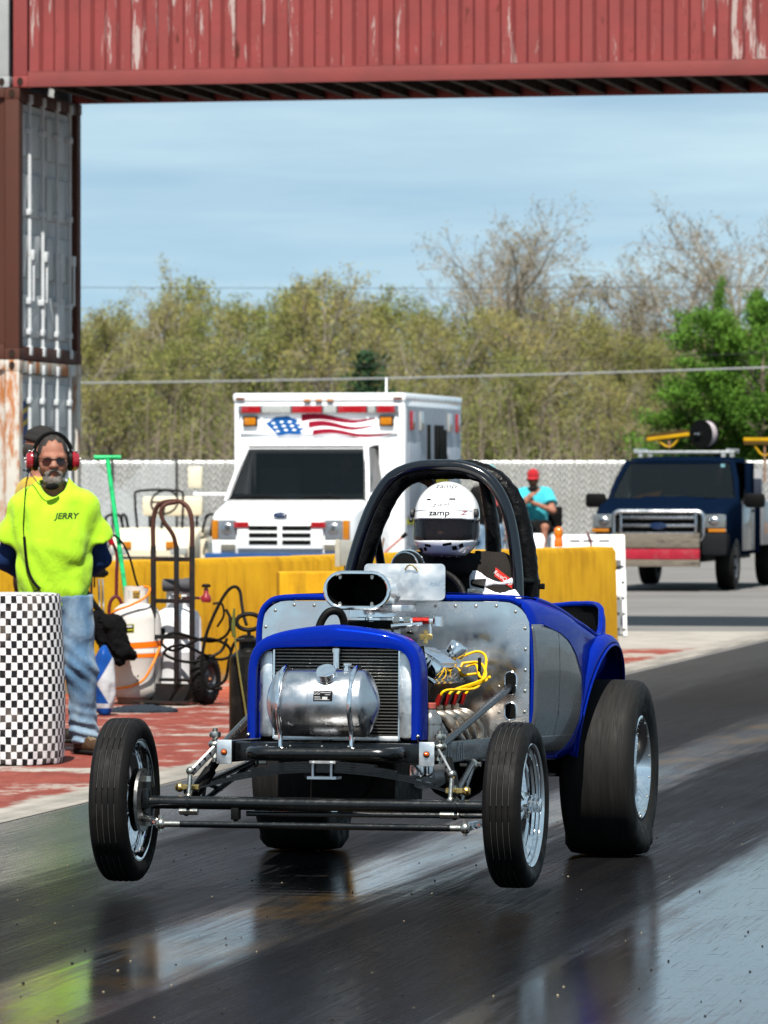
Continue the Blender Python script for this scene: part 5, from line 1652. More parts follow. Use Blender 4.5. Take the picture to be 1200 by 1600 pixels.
    def shoes(s, root, m, sole, h=.16, name='boot'):
        J = s.J
        for S in 'LR':
            a, tq = J['an' + S], J['to' + S]
            f = (tq - a); f[2] = 0; f /= np.linalg.norm(f); z0 = tq[2] - .035
            heel = np.array([a[0], a[1], z0 + .045]) - f * .05
            toe = np.array([tq[0], tq[1], z0 + .042]) + f * .03
            def fn(P):
                d = sd_cap(P, heel, toe, .044, .043)
                d = smin(d, sd_cap(P, heel + f * .10 + np.array([0, 0, .02]), heel + f * .045 + np.array([0, 0, h - .04]), .040, .046), .03)
                d = smax(d, -(P[..., 2] - z0 - .022), .006); d = smax(d, P[..., 2] - z0 - h, .006)
                return d + folds(P, 3, .002, 70, (1, 1, 1))
            lo = np.minimum(heel, toe) - .08; hi = np.maximum(heel, toe) + .08; hi[2] += h
            o = link(name, nets_mesh(name, fn, lo, hi, min(s.res, .008)), m, root)
            def fs(P):
                d = sd_cap(P * np.array([1, 1, .6]), heel * np.array([1, 1, .6]), toe * np.array([1, 1, .6]), .050, .049)
                d = smax(d, P[..., 2] - z0 - .026, .003); return smax(d, -(P[..., 2] - z0), .003)
            link('sole', nets_mesh('sole', fs, lo, hi, min(s.res, .008)), sole, o)
            if s.res < .016:
                for k in range(5):
                    c = heel + f * (.10 + .016 * k) + np.array([0, 0, .062 - .007 * k])
                    sd = np.array([-f[1], f[0], 0]) * .022
                    part('lace', MB().tube([tuple(c - sd), tuple(c + np.array([0, 0, .008])), tuple(c + sd)], .0035, 5, 3), mat('tan_lace', (.42, .34, .22), .8), o)

def cast(o, org, d):
    """first hit of a mesh along d, in the mesh's own frame"""
    me = o.data
    if not hasattr(cast, 'c'): cast.c = {}
    if me.name not in cast.c:
        cast.c[me.name] = BVHTree.FromPolygons([v.co for v in me.vertices], [tuple(p.vertices) for p in me.polygons])
    loc, n, i, dist = cast.c[me.name].ray_cast(Vector(org), Vector(d))
    return loc, n
def lay_text(o, txt, size, m, name, cx, cz, y0, shear=0.0, lift=.0016, sx=1.0, rot=0.0, bold=0.0):
    """letters laid on the front (-y) of a mesh by casting each point back on it"""
    def bend(p):
        h, n = cast(o, (p.x, y0, p.z), (0, 1, 0))
        return h + n * lift if h is not None and n.y < .2 else (h - n * lift if h is not None else p)
    M = Matrix.Translation((cx, y0, cz)) @ Matrix.Rotation(R(rot), 4, 'Y') @ Matrix.Rotation(R(90), 4, 'X')
    return text_mesh(name, txt, size, m, o, M, bend=bend, shear=shear, sx=sx, bold=bold)

NEON = cloth('neon_yellow_green_jersey', (.52, .93, .03), .8, .45, .05, ws=11)
NAVYC = cloth('navy_sleeve', (.012, .035, .13), .8, .3)
JEAN = cloth('washed_blue_denim', (.11, .22, .37), .9, .7, .2, (.34, .46, .58))
BROWNC = cloth('brown_work_cloth', (.075, .035, .025), .9, .5)
BOOT = mat('brown_boot_leather', (.10, .055, .03), .6, vs=30, bmp=.3, bs=60)
SOLE = mat('boot_sole', (.02, .018, .016), .8)
BLKC = cloth('black_cloth', (.014, .014, .015), .85, .5)
YELC = cloth('yellow_tee', (.80, .55, .03), .85, .3)
TEAL = cloth('teal_tee', (.05, .42, .50), .85, .3)
HAIRG = mat('greying_dark_hair', (.06, .052, .047), .6, vs=60, var=.6, bmp=.8, bs=180, stretch=(1, 1, .25), bd=.006)
BEARD = mat('grey_beard', (.30, .275, .245), .75, vs=70, var=.5, bmp=.9, bs=220, bd=.006, dirt=(.12, .09, .07), ds=18, dirt_amt=.8)

# ---------------------------------------------------------------- crewman in the neon shirt
d0 = 28.95
p0 = on_ray(84, 758, d0)
man = thing('person', 'man in neon yellow shirt, jeans and red headset behind the checkered barrel', 'person', (p0.x, d0, 0), R(3))
J = dict(pel=(.0, .0, .95), che=(-.0, -.01, 1.27), nek=(.0, .016, 1.508), hed=(-.005, -.02, 1.658), shL=(-.160, .01, 1.398), shR=(.160, .01, 1.398),
         elL=(-.272, .09, 1.10), elR=(.262, .10, 1.10), wrL=(-.07, .21, .94), wrR=(.06, .22, .93),
         hiL=(-.10, 0, .90), hiR=(.105, 0, .90), knL=(-.13, -.03, .49), knR=(.150, -.03, .49), anL=(-.15, .03, .10), anR=(.175, .02, .10), toL=(-.20, -.12, .035), toR=(.235, -.10, .035))
h = Human(J, .0115, 1.06, (R(4), R(5), 0), 4)
h.hands = [hand_prims(J['wrL'], (.9, .1, -.3), (0, 1, 0), side=-1), hand_prims(J['wrR'], (-.9, .1, -.3), (0, 1, 0))]
h.body(man, SKIN)
sh = h.shirt(man, NEON, .825, .66, .030, amp=.011, collar=.078, belly=.018)
def under(P):
    d = None
    for S in 'LR':
        e = h.arm(P, S, .014); d = e if d is None else np.minimum(d, e)
    w = h.J['wrL']
    return d + folds(P, 9, .005, 34)
link('undershirt_sleeves', nets_mesh('undershirt_sleeves', under, *[np.array(q_) for q_ in ((-.40, -.1, .86), (.40, .34, 1.35))], .011), NAVYC, man)
def hemf(P):
    d = h.torso(P, .022, .028); d = smax(d, P[..., 2] - .845, .004); return smax(d, -(P[..., 2] - .803 - .004 * np.sin(P[..., 0] * 20)), .004)
link('undershirt_hem', nets_mesh('undershirt_hem', hemf, (-.3, -.25, .78), (.3, .25, .88), .01), mat('blue_tee', (.03, .09, .33), .85), man)
h.trousers(man, JEAN, .028, 'jeans', .007, .90)
h.shoes(man, BOOT, SOLE, .15)
HC = np.array(J['hed']); HR = h.hr; hs = 1.06
Hm = Matrix.Translation(Vector(HC)) @ Matrix(HR.tolist()).to_4x4() @ Matrix.Scale(hs, 4)
def hp(*a): return Hm @ Vector(a)
def hairf(P):
    Q = (P - HC) @ HR / hs
    d = sd_ell(Q, (0, .018, .040), (.0815, .0995, .0990))
    line = .058 + .02 * np.cos(Q[..., 0] * 55) - 0
    face = np.maximum(-(Q[..., 1] + .045), Q[..., 2] - line)      # keep forehead and face free
    keep = smax(-(Q[..., 2] + .035 - np.clip(-Q[..., 1] * .9, -.06, .1)), -(-(Q[..., 1] + .062) * 1.0) * -1, .01)
    d = smax(d, keep, .012)
    d = smax(d, -sd_ell(Q, (0, -.105, .002), (.088, .088, .092)), .006)
    d = smax(d, -(Q[..., 2] + .005 + np.clip(Q[..., 1] * -1.2, -.07, .08)), .006)
    return (d + .0008 * np.sin(Q[..., 0] * 190 + np.sin(Q[..., 1] * 60)) ) * hs
link('hair', nets_mesh('hair', hairf, HC - .15, HC + .15, .0045), HAIRG, man)
def beardf(P):
    Q = (P - HC) @ HR / hs; M_ = np.stack([np.abs(Q[..., 0]), Q[..., 1], Q[..., 2]], -1)
    d = sd_ell(Q, (0, -.072, -.102), (.040, .036, .040))
    d = smin(d, sd_cap(M_, (.0, -.107, -.040), (.036, -.088, -.062), .010, .010), .012)
    d = smin(d, sd_cap(M_, (.036, -.088, -.062), (.034, -.078, -.10), .011, .016), .012)
    d = smin(d, sd_cap(M_, (.040, -.066, -.10), (.069, -.020, -.045), .014, .008), .015)
    d = smin(d, sd_cap(M_, (.069, -.020, -.045), (.074, -.008, .0), .008, .006), .012)
    d = smax(d, -sd_ell(Q, (0, -.108, -.055), (.020, .02, .006)), .005)
    return (d + .0012 * np.sin(Q[..., 0] * 240 + 3 * np.sin(Q[..., 2] * 130))) * hs
link('beard', nets_mesh('beard', beardf, HC - .17, HC + .15, .0055), BEARD, man)
gl = part('sunglasses', MB().tube([hp(-.062, -.094, .016), hp(-.03, -.110, .020), hp(0, -.113, .016), hp(.03, -.110, .020), hp(.062, -.094, .016)], .0028, 6, 4).tube([hp(-.062, -.094, .016), hp(-.080, -.04, .018), hp(-.084, .02, .016)], .0025, 6).tube([hp(.062, -.094, .016), hp(.080, -.04, .018), hp(.084, .02, .016)], .0025, 6), BLKM, man)
for s in (1, -1):
    ring = [hp(s * .034 + .029 * math.cos(a), -.112 + .012 * abs((s * .034 + .029 * math.cos(a)) / .06) ** 2 + .004, .003 + .017 * math.sin(a)) for a in np.linspace(0, 2 * PI, 18, endpoint=False)]
    ringb = [p + Vector((0, .003, 0)) for p in ring]
    part('lens', MB().loft([ring, ringb]), mat('dark_brown_lens', (.035, .012, .010), .06, coat=1.0), gl)
# red two-way headset with boom microphone
hd = part('headset', MB().tube([hp(-.104 * math.sin(a) * 1.0, .012, .012 + .135 * math.cos(a)) for a in np.linspace(R(-78), R(78), 15)], .0075, 8, flat=(1, 1.6)), BLKM, man)
CUP = mat('red_earcup', (.42, .008, .020), .22, vs=30, coat=.7)
for s in (1, -1):
    Mc_ = Hm @ Matrix.Translation((s * .094, .006, -.002)) @ Matrix.Rotation(R(90 * s), 4, 'Y')
    part('ear_cushion', MB().lathe([(0, -.016), (.036, -.016), (.043, -.008), (.043, .006), (.036, .012), (0, .012)], 24, Mc_ @ Matrix.Scale(1.25, 4, (1, 0, 0))), BLKM, hd)
    part('ear_cup', MB().lathe([(.037, .010), (.041, .016), (.040, .030), (.030, .046), (.018, .050), (0, .051)], 24, Mc_ @ Matrix.Scale(1.28, 4, (1, 0, 0))), CUP, hd)
    part('cup_badge', MB().lathe([(0, .0535), (.012, .0535), (.013, .050)], 14, Mc_ @ Matrix.Translation((-.008, 0, 0))), mat('silver_badge', (.75, .75, .77), .3, .8), hd)
    part('cup_knob', MB().sphere(hp(s * .125, -.01, .052), .008, 8, 6).sphere(hp(s * .148, .0, .01), .008, 8, 6).cyl(hp(s * .10, .006, .06), hp(s * .125, .0, .035), .004), ZINC, hd)
part('boom', MB().tube([hp(-.128, -.015, -.052), hp(-.105, -.07, -.085), hp(-.075, -.115, -.118), hp(-.035, -.135, -.128)], .0032, 6, 5), mat('dark_boom', (.10, .10, .10), .3, .7), hd)
part('boom_joint', MB().sphere(hp(-.128, -.012, -.05), .014, 8, 6).tube([hp(-.15, -.02, -.045), hp(-.16, -.02, -.05), hp(-.135, -.02, -.055)], .003, 5, 3), BLKM, hd)
part('microphone', MB().tube([hp(-.045, -.135, -.127), hp(-.025, -.136, -.128), hp(.0, -.134, -.126), hp(.022, -.130, -.122)], [.010, .018, .019, .010], 12, 3), mat('foam_black', (.008, .008, .008), .95, bmp=.8, bs=200), hd)
def chest(x, z, lift=.008):
    hh, n = cast(sh, (x, -.8, z), (0, 1, 0))
    return (hh + Vector((0, -lift, 0))) if hh is not None else Vector((x, -.2, z))
part('headset_lead', MB().tube([hp(-.128, -.02, -.06), hp(-.145, -.045, -.13), chest(-.165, 1.38), chest(-.17, 1.28), chest(-.165, 1.22)], .0038, 6, 6), BLKM, hd)
part('coiled_lead', MB().tube([chest(-.165, 1.23, .012), chest(-.158, 1.15, .012), chest(-.145, 1.05, .014), chest(-.115, .98, .014), chest(-.075, .935, .016)], .0085, 8, 6), BLKM, hd)
part('headset_lead', MB().tube([chest(-.075, .935, .014), chest(-.12, .915), chest(-.165, .89), chest(-.18, .85), chest(-.175, .84)], .003, 6, 6), BLKM, hd)
part('headset_lead', MB().tube([chest(-.19, .905, .012), chest(-.19, .865, .012)], .005, 6), BLKM, hd)
lay_text(sh, 'JERRY', .047, mat('dark_print', (.03, .045, .03), .8), 'name_print', .072, 1.345, -.6, shear=.22, sx=1.05, bold=.0012)

# ---------------------------------------------------------------- the man behind him
d1 = 30.3
p1 = on_ray(60, 758, d1)
man2 = thing('person', 'man in black cap and brown trousers hidden behind the neon-shirted man', 'person', (p1.x + .01, d1, 0), R(112))
J2 = dict(pel=(0, 0, .98), che=(0, -.01, 1.33), nek=(0, .01, 1.53), hed=(0, -.02, 1.715), shL=(-.185, .01, 1.47), shR=(.185, .01, 1.47), elL=(-.235, .03, 1.16), elR=(.235, .03, 1.16), wrL=(-.22, -.12, .96), wrR=(.22, -.12, .96),
          hiL=(-.10, 0, .94), hiR=(.10, 0, .94), knL=(-.12, -.02, .51), knR=(.12, -.02, .51), anL=(-.13, .03, .10), anR=(.13, .03, .10), toL=(-.16, -.12, .035), toR=(.16, -.12, .035))
h2 = Human(J2, .014, 1.05, (R(-25), R(8), 0), 14)
h2.hands = [hand_prims(J2['wrL'], (0, -.3, -1), (-1, 0, 0), side=-1), hand_prims(J2['wrR'], (0, -.3, -1), (1, 0, 0))]
h2.body(man2, SKIN); h2.shirt(man2, YELC, .88, .6, .025); h2.trousers(man2, BROWNC, .034, 'trousers', .010); h2.shoes(man2, mat('dark_boot', (.03, .022, .018), .7), SOLE)
def cap_thing(par, hc, hr, sc_, m, brim=True, back=False):
    hc = np.array(hc)
    def f(P):
        Q = (P - hc) @ hr / sc_
        d = sd_ell(Q, (0, .015, .048), (.088, .106, .098))
        d = smax(d, -(Q[..., 2] - .040 - Q[..., 1] * .12), .006)
        return (d + .002 * np.sin(Q[..., 2] * 160) * (Q[..., 1] > .03)) * sc_
    c = link('cap', nets_mesh('cap', f, hc - .16, hc + .20, .008), m, par)
    Mh_ = Matrix.Translation(Vector(hc)) @ Matrix(hr.tolist()).to_4x4() @ Matrix.Scale(sc_, 4)
    rows_ = []
    for (r0, dz) in ((.95, .0), (1.0, .004), (1.0, -.004), (.95, -.006)):
        pass
    ring = [Mh_ @ Vector((.078 * math.cos(a), -.078 - .075 * math.sin(a) * (1), .040 - .022 * math.sin(a))) for a in np.linspace(0, PI, 13)]
    inner = [Mh_ @ Vector((.074 * math.cos(a), -.062 - .030 * math.sin(a), .042)) for a in np.linspace(0, PI, 13)]
    lo_r = [p - Vector((0, 0, .006)) for p in ring]; lo_i = [p - Vector((0, 0, .006)) for p in inner]
    part('brim', MB().loft([inner, ring, lo_r, lo_i], closed=False, caps=False), m, c)
    return c
cap_thing(man2, J2['hed'], h2.hr, 1.07, cloth('charcoal_cap', (.035, .033, .032), .9, .3))
link('hair', nets_mesh('hair', lambda P: smax(sd_ell((P - np.array(J2['hed'])) @ h2.hr, (0, .022, .0), (.088, .102, .09)), np.maximum(-((P - np.array(J2['hed'])) @ h2.hr)[..., 1] + .015, -((P - np.array(J2['hed'])) @ h2.hr)[..., 2] - .06), .008), np.array(J2['hed']) - .16, np.array(J2['hed']) + .16, .01), HAIRG, man2)

# ---------------------------------------------------------------- driver, sitting in the car
drv = thing('person', 'race driver in white full-face helmet and black suit inside the roll cage', 'person', car.location)
drv.rotation_euler = car.rotation_euler
cx = .078
J3 = dict(pel=(cx, -.22, .66), che=(cx, -.34, 1.00), nek=(cx, -.44, 1.20), hed=(cx, -.575, 1.335), shL=(cx - .168, -.42, 1.140), shR=(cx + .172, -.42, 1.142), elL=(cx - .24, -.56, .92), elR=(cx + .25, -.54, .92), wrL=(cx - .13, -.86, 1.0), wrR=(cx + .12, -.86, 1.0),
          hiL=(cx - .10, -.24, .64), hiR=(cx + .10, -.24, .64), knL=(cx - .13, -.66, .72), knR=(cx + .13, -.66, .72), anL=(cx - .10, -1.04, .52), anR=(cx + .10, -1.04, .52), toL=(cx - .10, -1.09, .60), toR=(cx + .10, -1.09, .60))
h3 = Human(J3, .0125, .97, (0, R(4), 0), 24)
h3.hands = [hand_prims(J3['wrL'], (.1, -.7, .3), (-.3, .3, 1), curl=.9, side=-1), hand_prims(J3['wrR'], (-.1, -.7, .3), (.3, .3, 1), curl=.9)]
h3.body(drv, SKIN2)
SUIT = cloth('black_fire_suit', (.036, .032, .029), .85, .8)
suit = h3.shirt(drv, SUIT, .60, long=True, g=.026, name='suit_jacket', collar=.06, amp=.016)
h3.trousers(drv, SUIT, .02, 'suit_trousers')
WHTS = cloth('white_suit_panel', (.80, .80, .84), .85, .3)
a_, b_ = h3.J['shR'], h3.J['elR']; u_ = (b_ - a_) / np.linalg.norm(b_ - a_)
def band(P, lo, hi, g):
    d = smin(h3.arm(P, 'R', g), h3.torso(P, g), .04)
    t_ = (P - a_) @ u_
    t2 = t_ + .35 * np.abs(P[..., 0] - (cx + .22))
    d = smax(d, t2 - hi, .003); d = smax(d, -(t2 - lo), .003)
    d = smax(d, -(P[..., 0] - (cx + .09)), .004)
    return d + folds(P, 24, .016, 26)
for (lo_b, hi_b) in ((.066, .100), (.114, .19)):
    link('sleeve_stripe', nets_mesh('sleeve_stripe', lambda P: band(P, lo_b, hi_b, .031), a_ - np.array([.15, .3, .35]), a_ + np.array([.2, .25, .15]), .008), WHTS, suit)
# woven patch on the shoulder
def on_suit(x, z, lift=.004):
    hh, n = cast(suit, (x, -1.2, z), (0, 1, 0))
    return hh + Vector((0, -lift, 0)) if hh is not None else Vector((x, -.45, z))
pr = []
for i in range(7):
    u = i / 6; xa = cx + .185 + .070 * u; zt_p = 1.165 - .050 * u
    pr.append([tuple(on_suit(xa, zt_p + .024 * k - .026)) for k in (0, .5, 1, 1.5)])
pt = part('sleeve_patch', MB().loft(pr, closed=False, caps=False), mat('red_patch', (.62, .03, .02), .7), suit)
text_mesh('patch_text', 'RaceQuip', .022, mat('white_print', (.82, .82, .82), .7), pt, Matrix.Translation((cx + .219, -1, 1.132)) @ Matrix.Rotation(R(35), 4, 'Y') @ Matrix.Rotation(R(90), 4, 'X'), bend=lambda p: on_suit(p.x, p.z, .0062))
# head-and-neck collar and harness straps
def collar(P):
    c = np.array([cx, -.45, 1.185])
    Q = P - c
    r = np.sqrt(Q[..., 0] ** 2 + (Q[..., 1] * .9) ** 2)
    return np.sqrt((r - .098) ** 2 + (Q[..., 2] * .75) ** 2) - .036 + folds(P, 8, .003, 50)
link('neck_collar', nets_mesh('neck_collar', collar, (cx - .2, -.68, 1.08), (cx + .2, -.22, 1.3), .009), BLKC, drv)
for s in (1, -1):
    pts = [on_suit(cx + s * .125, 1.12, .012), on_suit(cx + s * .115, 1.07, .012), on_suit(cx + s * .10, 1.0, .012), on_suit(cx + s * .06, .9, .012)]
    st = part('harness_strap', MB().tube([Vector((cx + s * .13, -.30, 1.20))] + pts, .030, 8, 4, flat=(.12, 1)), BLKM, drv)
    part('strap_adjuster', MB().cbox(pts[1], (.07, .012, .035), .003), ZINC, st)
    part('tether', MB().tube([(cx + s * .11, -.48, 1.24), (cx + s * .125, -.52, 1.16), (cx + s * .10, -.50, 1.08)], .012, 8, 4, flat=(.3, 1)), BLKM, st)
# helmet
HH = np.array([cx + .003, -.585, 1.362])
hel_w = .131
def hel_out(Q):
    d = sd_ell(Q, (0, .010, .022), (hel_w, .152, .136))
    d = smin(d, sd_ell(Q, (0, -.022, -.075), (.122, .142, .085)), .07)
    return d
def port(Q):
    zc = Q[..., 2] - (-.040) - .22 * np.clip(np.abs(Q[..., 0]) - .03, 0, 1) * 0 + .10 * np.clip(Q[..., 1] + .05, 0, 1)
    ax = np.abs(Q[..., 0])
    half = .042 - .10 * np.clip(ax - .085, 0, .2)
    return np.maximum(np.abs(zc) - half, Q[..., 1] - .005)
def helf(P):
    Q = P - HH
    d = hel_out(Q)
    d = smax(d, -(Q[..., 2] + .150 + .10 * np.clip(Q[..., 1], -.1, .2)), .012)
    d = smax(d, -(hel_out(Q) + .026), .004)
    d = smax(d, -port(Q), .005)
    # raised brow line and chin vents
    return d
HELW = mat('white_helmet_gloss', (.80, .81, .82), .12, vs=8, var=.03, coat=1.0)
hel = link('helmet', nets_mesh('helmet', helf, HH - .185, HH + .185, .0048), HELW, drv)
def vis(P):
    Q = P - HH
    d = np.abs(hel_out(Q) + .004) - .0032
    d = smax(d, port(Q) - .006, .002)
    return d
link('visor', nets_mesh('visor', vis, HH - .185, HH + .185, .0048), glass('smoked_visor', (.012, .012, .016), .04, .52), hel)
link('helmet_lining', nets_mesh('helmet_lining', lambda P: smax(smax(np.abs(hel_out(P - HH) + .036) - .008, -port(P - HH) + .0, .004), -((P - HH)[..., 2] + .14), .004), HH - .17, HH + .17, .008), BLKM, hel)
for s in (1, -1):
    part('visor_pivot', MB().lathe([(.018, 0), (.018, .012), (.012, .016), (0, .016)], 16, Matrix.Translation(Vector(HH) + Vector((s * .124, -.045, .028))) @ Matrix.Rotation(R(90 * s), 4, 'Y')).sphere(Vector(HH) + Vector((s * .138, -.045, .0)), .009, 8, 6), mat('grey_pivot', (.12, .12, .12), .35, .4), hel)
def on_hel(x, z, lift=.0012):
    hh, n = cast(hel, (HH[0] + x, -1.4, HH[2] + z), (0, 1, 0))
    return (hh + n * lift * (1 if n.y < 0 else -1)) if hh is not None else Vector((HH[0] + x, HH[1] - .15, HH[2] + z))
DKP = mat('black_decal', (.012, .012, .013), .4)
def decal(name, quad, m=None, lift=.0016):
    (x0, z0), (x1, z1), (x2, z2), (x3, z3) = quad
    rows_ = []
    for i in range(5):
        u = i / 4
        a = (x0 + (x1 - x0) * u, z0 + (z1 - z0) * u); b2 = (x3 + (x2 - x3) * u, z3 + (z2 - z3) * u)
        rows_.append([tuple(on_hel(a[0] + (b2[0] - a[0]) * k / 3, a[1] + (b2[1] - a[1]) * k / 3, lift)) for k in range(4)])
    return part(name, MB().loft(rows_, closed=False, caps=False), m or DKP, hel)
text_mesh('helmet_text', 'zamp', .032, DKP, hel, Matrix.Translation((HH[0] - .0, -1, HH[2] + .027)) @ Matrix.Rotation(R(90), 4, 'X'), bend=lambda p: on_hel(p.x - HH[0], p.z - HH[2], .0014), sx=1.25, bold=.0006)
for (xa, za, w_) in ((-.048, .078, .018), (.047, .080, .024)): decal('brow_vent', [(xa - w_ / 2, za), (xa + w_ / 2, za), (xa + w_ / 2, za + .006), (xa - w_ / 2, za + .006)])
for (xa, za, w_, t_) in ((-.045, -.106, .026, -.004), (.035, -.106, .034, .006)): decal('chin_vent', [(xa - w_ / 2, za), (xa + w_ / 2, za + t_), (xa + w_ / 2, za + .010 + t_), (xa - w_ / 2, za + .010)])
for s in (-1, 1):
    xa = s * .072
    decal('side_vent', [(xa - .020, -.126 + s * .004), (xa - .002, -.122 + s * .004), (xa - .004, -.107 + s * .004), (xa - .020, -.110 + s * .004)])
    decal('side_vent', [(xa + .006, -.120 + s * .006), (xa + .020, -.114 + s * .008), (xa + .018, -.100 + s * .008), (xa + .004, -.106 + s * .006)])
text_mesh('helmet_script', 'Z-series', .017, DKP, hel, Matrix.Translation((HH[0] + .004, -1, HH[2] + .060)) @ Matrix.Rotation(R(-8), 4, 'Y') @ Matrix.Rotation(R(90), 4, 'X'), bend=lambda p: on_hel(p.x - HH[0], p.z - HH[2], .0014), shear=.4, sx=1.2)
text_mesh('helmet_script', 'Z', .020, mat('red_decal', (.5, .02, .03), .4), hel, Matrix.Translation((HH[0] + .088, -1, HH[2] + .026)) @ Matrix.Rotation(R(-14), 4, 'Y') @ Matrix.Rotation(R(90), 4, 'X'), bend=lambda p: on_hel(p.x - HH[0], p.z - HH[2], .0014), shear=.4, sx=1.6)
text_mesh('helmet_script', 'zamp', .026, DKP, hel, Matrix.Translation((HH[0] + .012, -1, HH[2] + .135)) @ Matrix.Rotation(R(90), 4, 'X'), bend=lambda p: on_hel(p.x - HH[0], p.z - HH[2], .0014), sx=1.5)
tp_ = [on_hel(x, .040 - .25 * x * x - .0, .0008) for x in np.linspace(-.115, .115, 19)]
part('brow_line', MB().tube(tp_, .0011, 4), mat('grey_line', (.45, .46, .47), .4), hel)
# ================================================================== THINGS BESIDE THE STRIP
# ---------------------------------------------------------------- checkered barrel
pb = on_ground(6, 1196)
bar = thing('barrel', 'black and white checkered cloth barrel at the left edge', 'barrel', (pb.x, pb.y + .29, 0))
seg_, H_, R_ = 96, .925, .302
vs, fs, uvs = [], [], []
prof = [(.0, .985, .0), (.02, 1.0, 0), (.10, 1.02, .02), (.30, 1.035, .0), (.5, 1.03, 0), (.75, 1.0, 0), (.93, .975, 0), (.985, .965, 0), (1.0, .945, 0)]
nz = 44
for i in range(nz + 1):
    u = i / nz; rz_ = float(np.interp(u, [p[0] for p in prof], [p[1] for p in prof])) * R_
    for k in range(seg_):
        a = 2 * PI * k / seg_
        w = .004 * math.sin(a * 9 + 3 * u) * (1 - u) + .006 * max(0, .16 - u) / .16 * math.sin(a * 23 + 1.2 * math.sin(a * 5))
        zz = u * H_ + .006 * math.sin(a * 7) * (u < .02)
        vs.append(((rz_ + w) * math.cos(a), (rz_ + w) * math.sin(a), max(0.001, zz)))
for i in range(nz):
    for k in range(seg_): fs.append((i * seg_ + k, i * seg_ + (k + 1) % seg_, (i + 1) * seg_ + (k + 1) % seg_, (i + 1) * seg_ + k))
me = bpy.data.meshes.new('cover'); me.from_pydata(vs, [], fs)
uvl = me.uv_layers.new(name='UVMap')
for p in me.polygons:
    for li in p.loop_indices:
        vi = me.loops[li].vertex_index; k = vi % seg_; i = vi // seg_
        kk = k
        if k == 0 and any(me.loops[q_].vertex_index % seg_ == seg_ - 1 for q_ in p.loop_indices): kk = seg_
        uvl.data[li].uv = (kk / seg_, i / nz)
me.shade_smooth()
m, t, n, l, b = ntree('checkered_cloth')
tc = t.nodes.new('ShaderNodeTexCoord'); mp = t.nodes.new('ShaderNodeMapping'); mp.inputs['Scale'].default_value = (62, 23, 1)
l.new(tc.outputs['UV'], mp.inputs['Vector'])
ck = t.nodes.new('ShaderNodeTexChecker'); ck.inputs['Scale'].default_value = 1.0
ck.inputs['Color1'].default_value = (.80, .78, .79, 1); ck.inputs['Color2'].default_value = (.012, .012, .014, 1)
wob = t.nodes.new('ShaderNodeVectorMath'); wob.operation = 'ADD'
nz_ = t.nodes.new('ShaderNodeTexNoise'); nz_.inputs['Scale'].default_value = 9; l.new(coords(t), nz_.inputs['Vector'])
sc_ = t.nodes.new('ShaderNodeVectorMath'); sc_.operation = 'SCALE'; sc_.inputs['Scale'].default_value = .35; l.new(nz_.outputs['Color'], sc_.inputs[0])
l.new(mp.outputs[0], wob.inputs[0]); l.new(sc_.outputs[0], wob.inputs[1]); l.new(wob.outputs[0], ck.inputs['Vector'])
c = mixc(t, ramp(t, noise(t, coords(t), 6, 6, .6), .5, .75, 0, .35), ck.outputs['Color'], (.45, .38, .33))
l.new(c, b.inputs['Base Color']); b.inputs['Roughness'].default_value = .75
bump(t, b, noise(t, coords(t), 30, 4), .25, .008)
link('cover', me, m, bar)
part('lid', MB().lathe([(0, H_ + .004), (.25, H_ + .004), (R_ * .945, H_ - .004), (R_ * .935, H_ - .02)], 48), mat('white_lid', (.7, .7, .7), .6), bar)

# ---------------------------------------------------------------- propane bottles and trolley
def cyl_mat(name, col): return mat(name, col, .45, vs=5, var=.08, dirt=(.50, .33, .26), dirt_amt=.45, ds=2.2, stretch=(1, 1, 1), bmp=.06, bs=50)
CREAM = cyl_mat('chalky_white_paint', (.68, .65, .61)); WHT = cyl_mat('white_cylinder_paint', (.76, .76, .77))
def propane(label, p, r, hb, m, rz=0.0):
    root = thing('propane_cylinder', label, 'gas cylinder', p, rz)
    pr = [(.0, .035), (r * .55, .030), (r * .86, .045), (r * .97, .075), (r, .11), (r, hb * .5), (r * 1.004, hb * .502), (r * 1.004, hb * .51), (r, hb * .512), (r, hb - .115), (r * .97, hb - .085), (r * .86, hb - .04), (r * .62, hb - .012), (r * .3, hb), (0, hb)]
    part('bottle', MB().lathe(pr, 48), m, root)
    part('foot_ring', MB().lathe([(r * .74, 0), (r * .76, 0), (r * .80, .05), (r * .78, .05)], 40, closed_prof=True), mat('rusty_ring', (.42, .25, .19), .7, vs=10), root)
    cl = MB()
    n_ = 30; R2 = r * .50; z0, z1 = hb - .016, hb + .115
    for k in range(n_ - 3):      # collar open at the back
        a0, a1 = R(-250) + 2 * PI * k / n_, R(-250) + 2 * PI * (k + 1) / n_
        low = z0
        mid = abs((k - (n_ - 3) / 2))
        for (za, zb_) in (((low, z0 + .045), (z1 - .03, z1)) if mid < 4 else ((low, z1),)):
            cl.loft([[(R2 * math.cos(a), R2 * math.sin(a), za), (R2 * math.cos(a), R2 * math.sin(a), zb_), ((R2 - .005) * math.cos(a), (R2 - .005) * math.sin(a), zb_), ((R2 - .005) * math.cos(a), (R2 - .005) * math.sin(a), za)] for a in (a0, a1)])
    part('collar', cl, m, root)
    part('valve', MB().cyl((0, 0, hb), (0, 0, hb + .05), .018, seg=10).cyl((0, -.05, hb + .04), (0, .03, hb + .04), .013, seg=8).lathe([(.0, 0), (.024, 0), (.024, .012), (0, .014)], 12, Matrix.Translation((0, 0, hb + .055))), GOLD, root)
    return root
pA = on_ground(211, 1100); pA.y += .17
tank1 = propane('large cream propane bottle with orange straps beside the jeans', pA, .172, .70, CREAM)
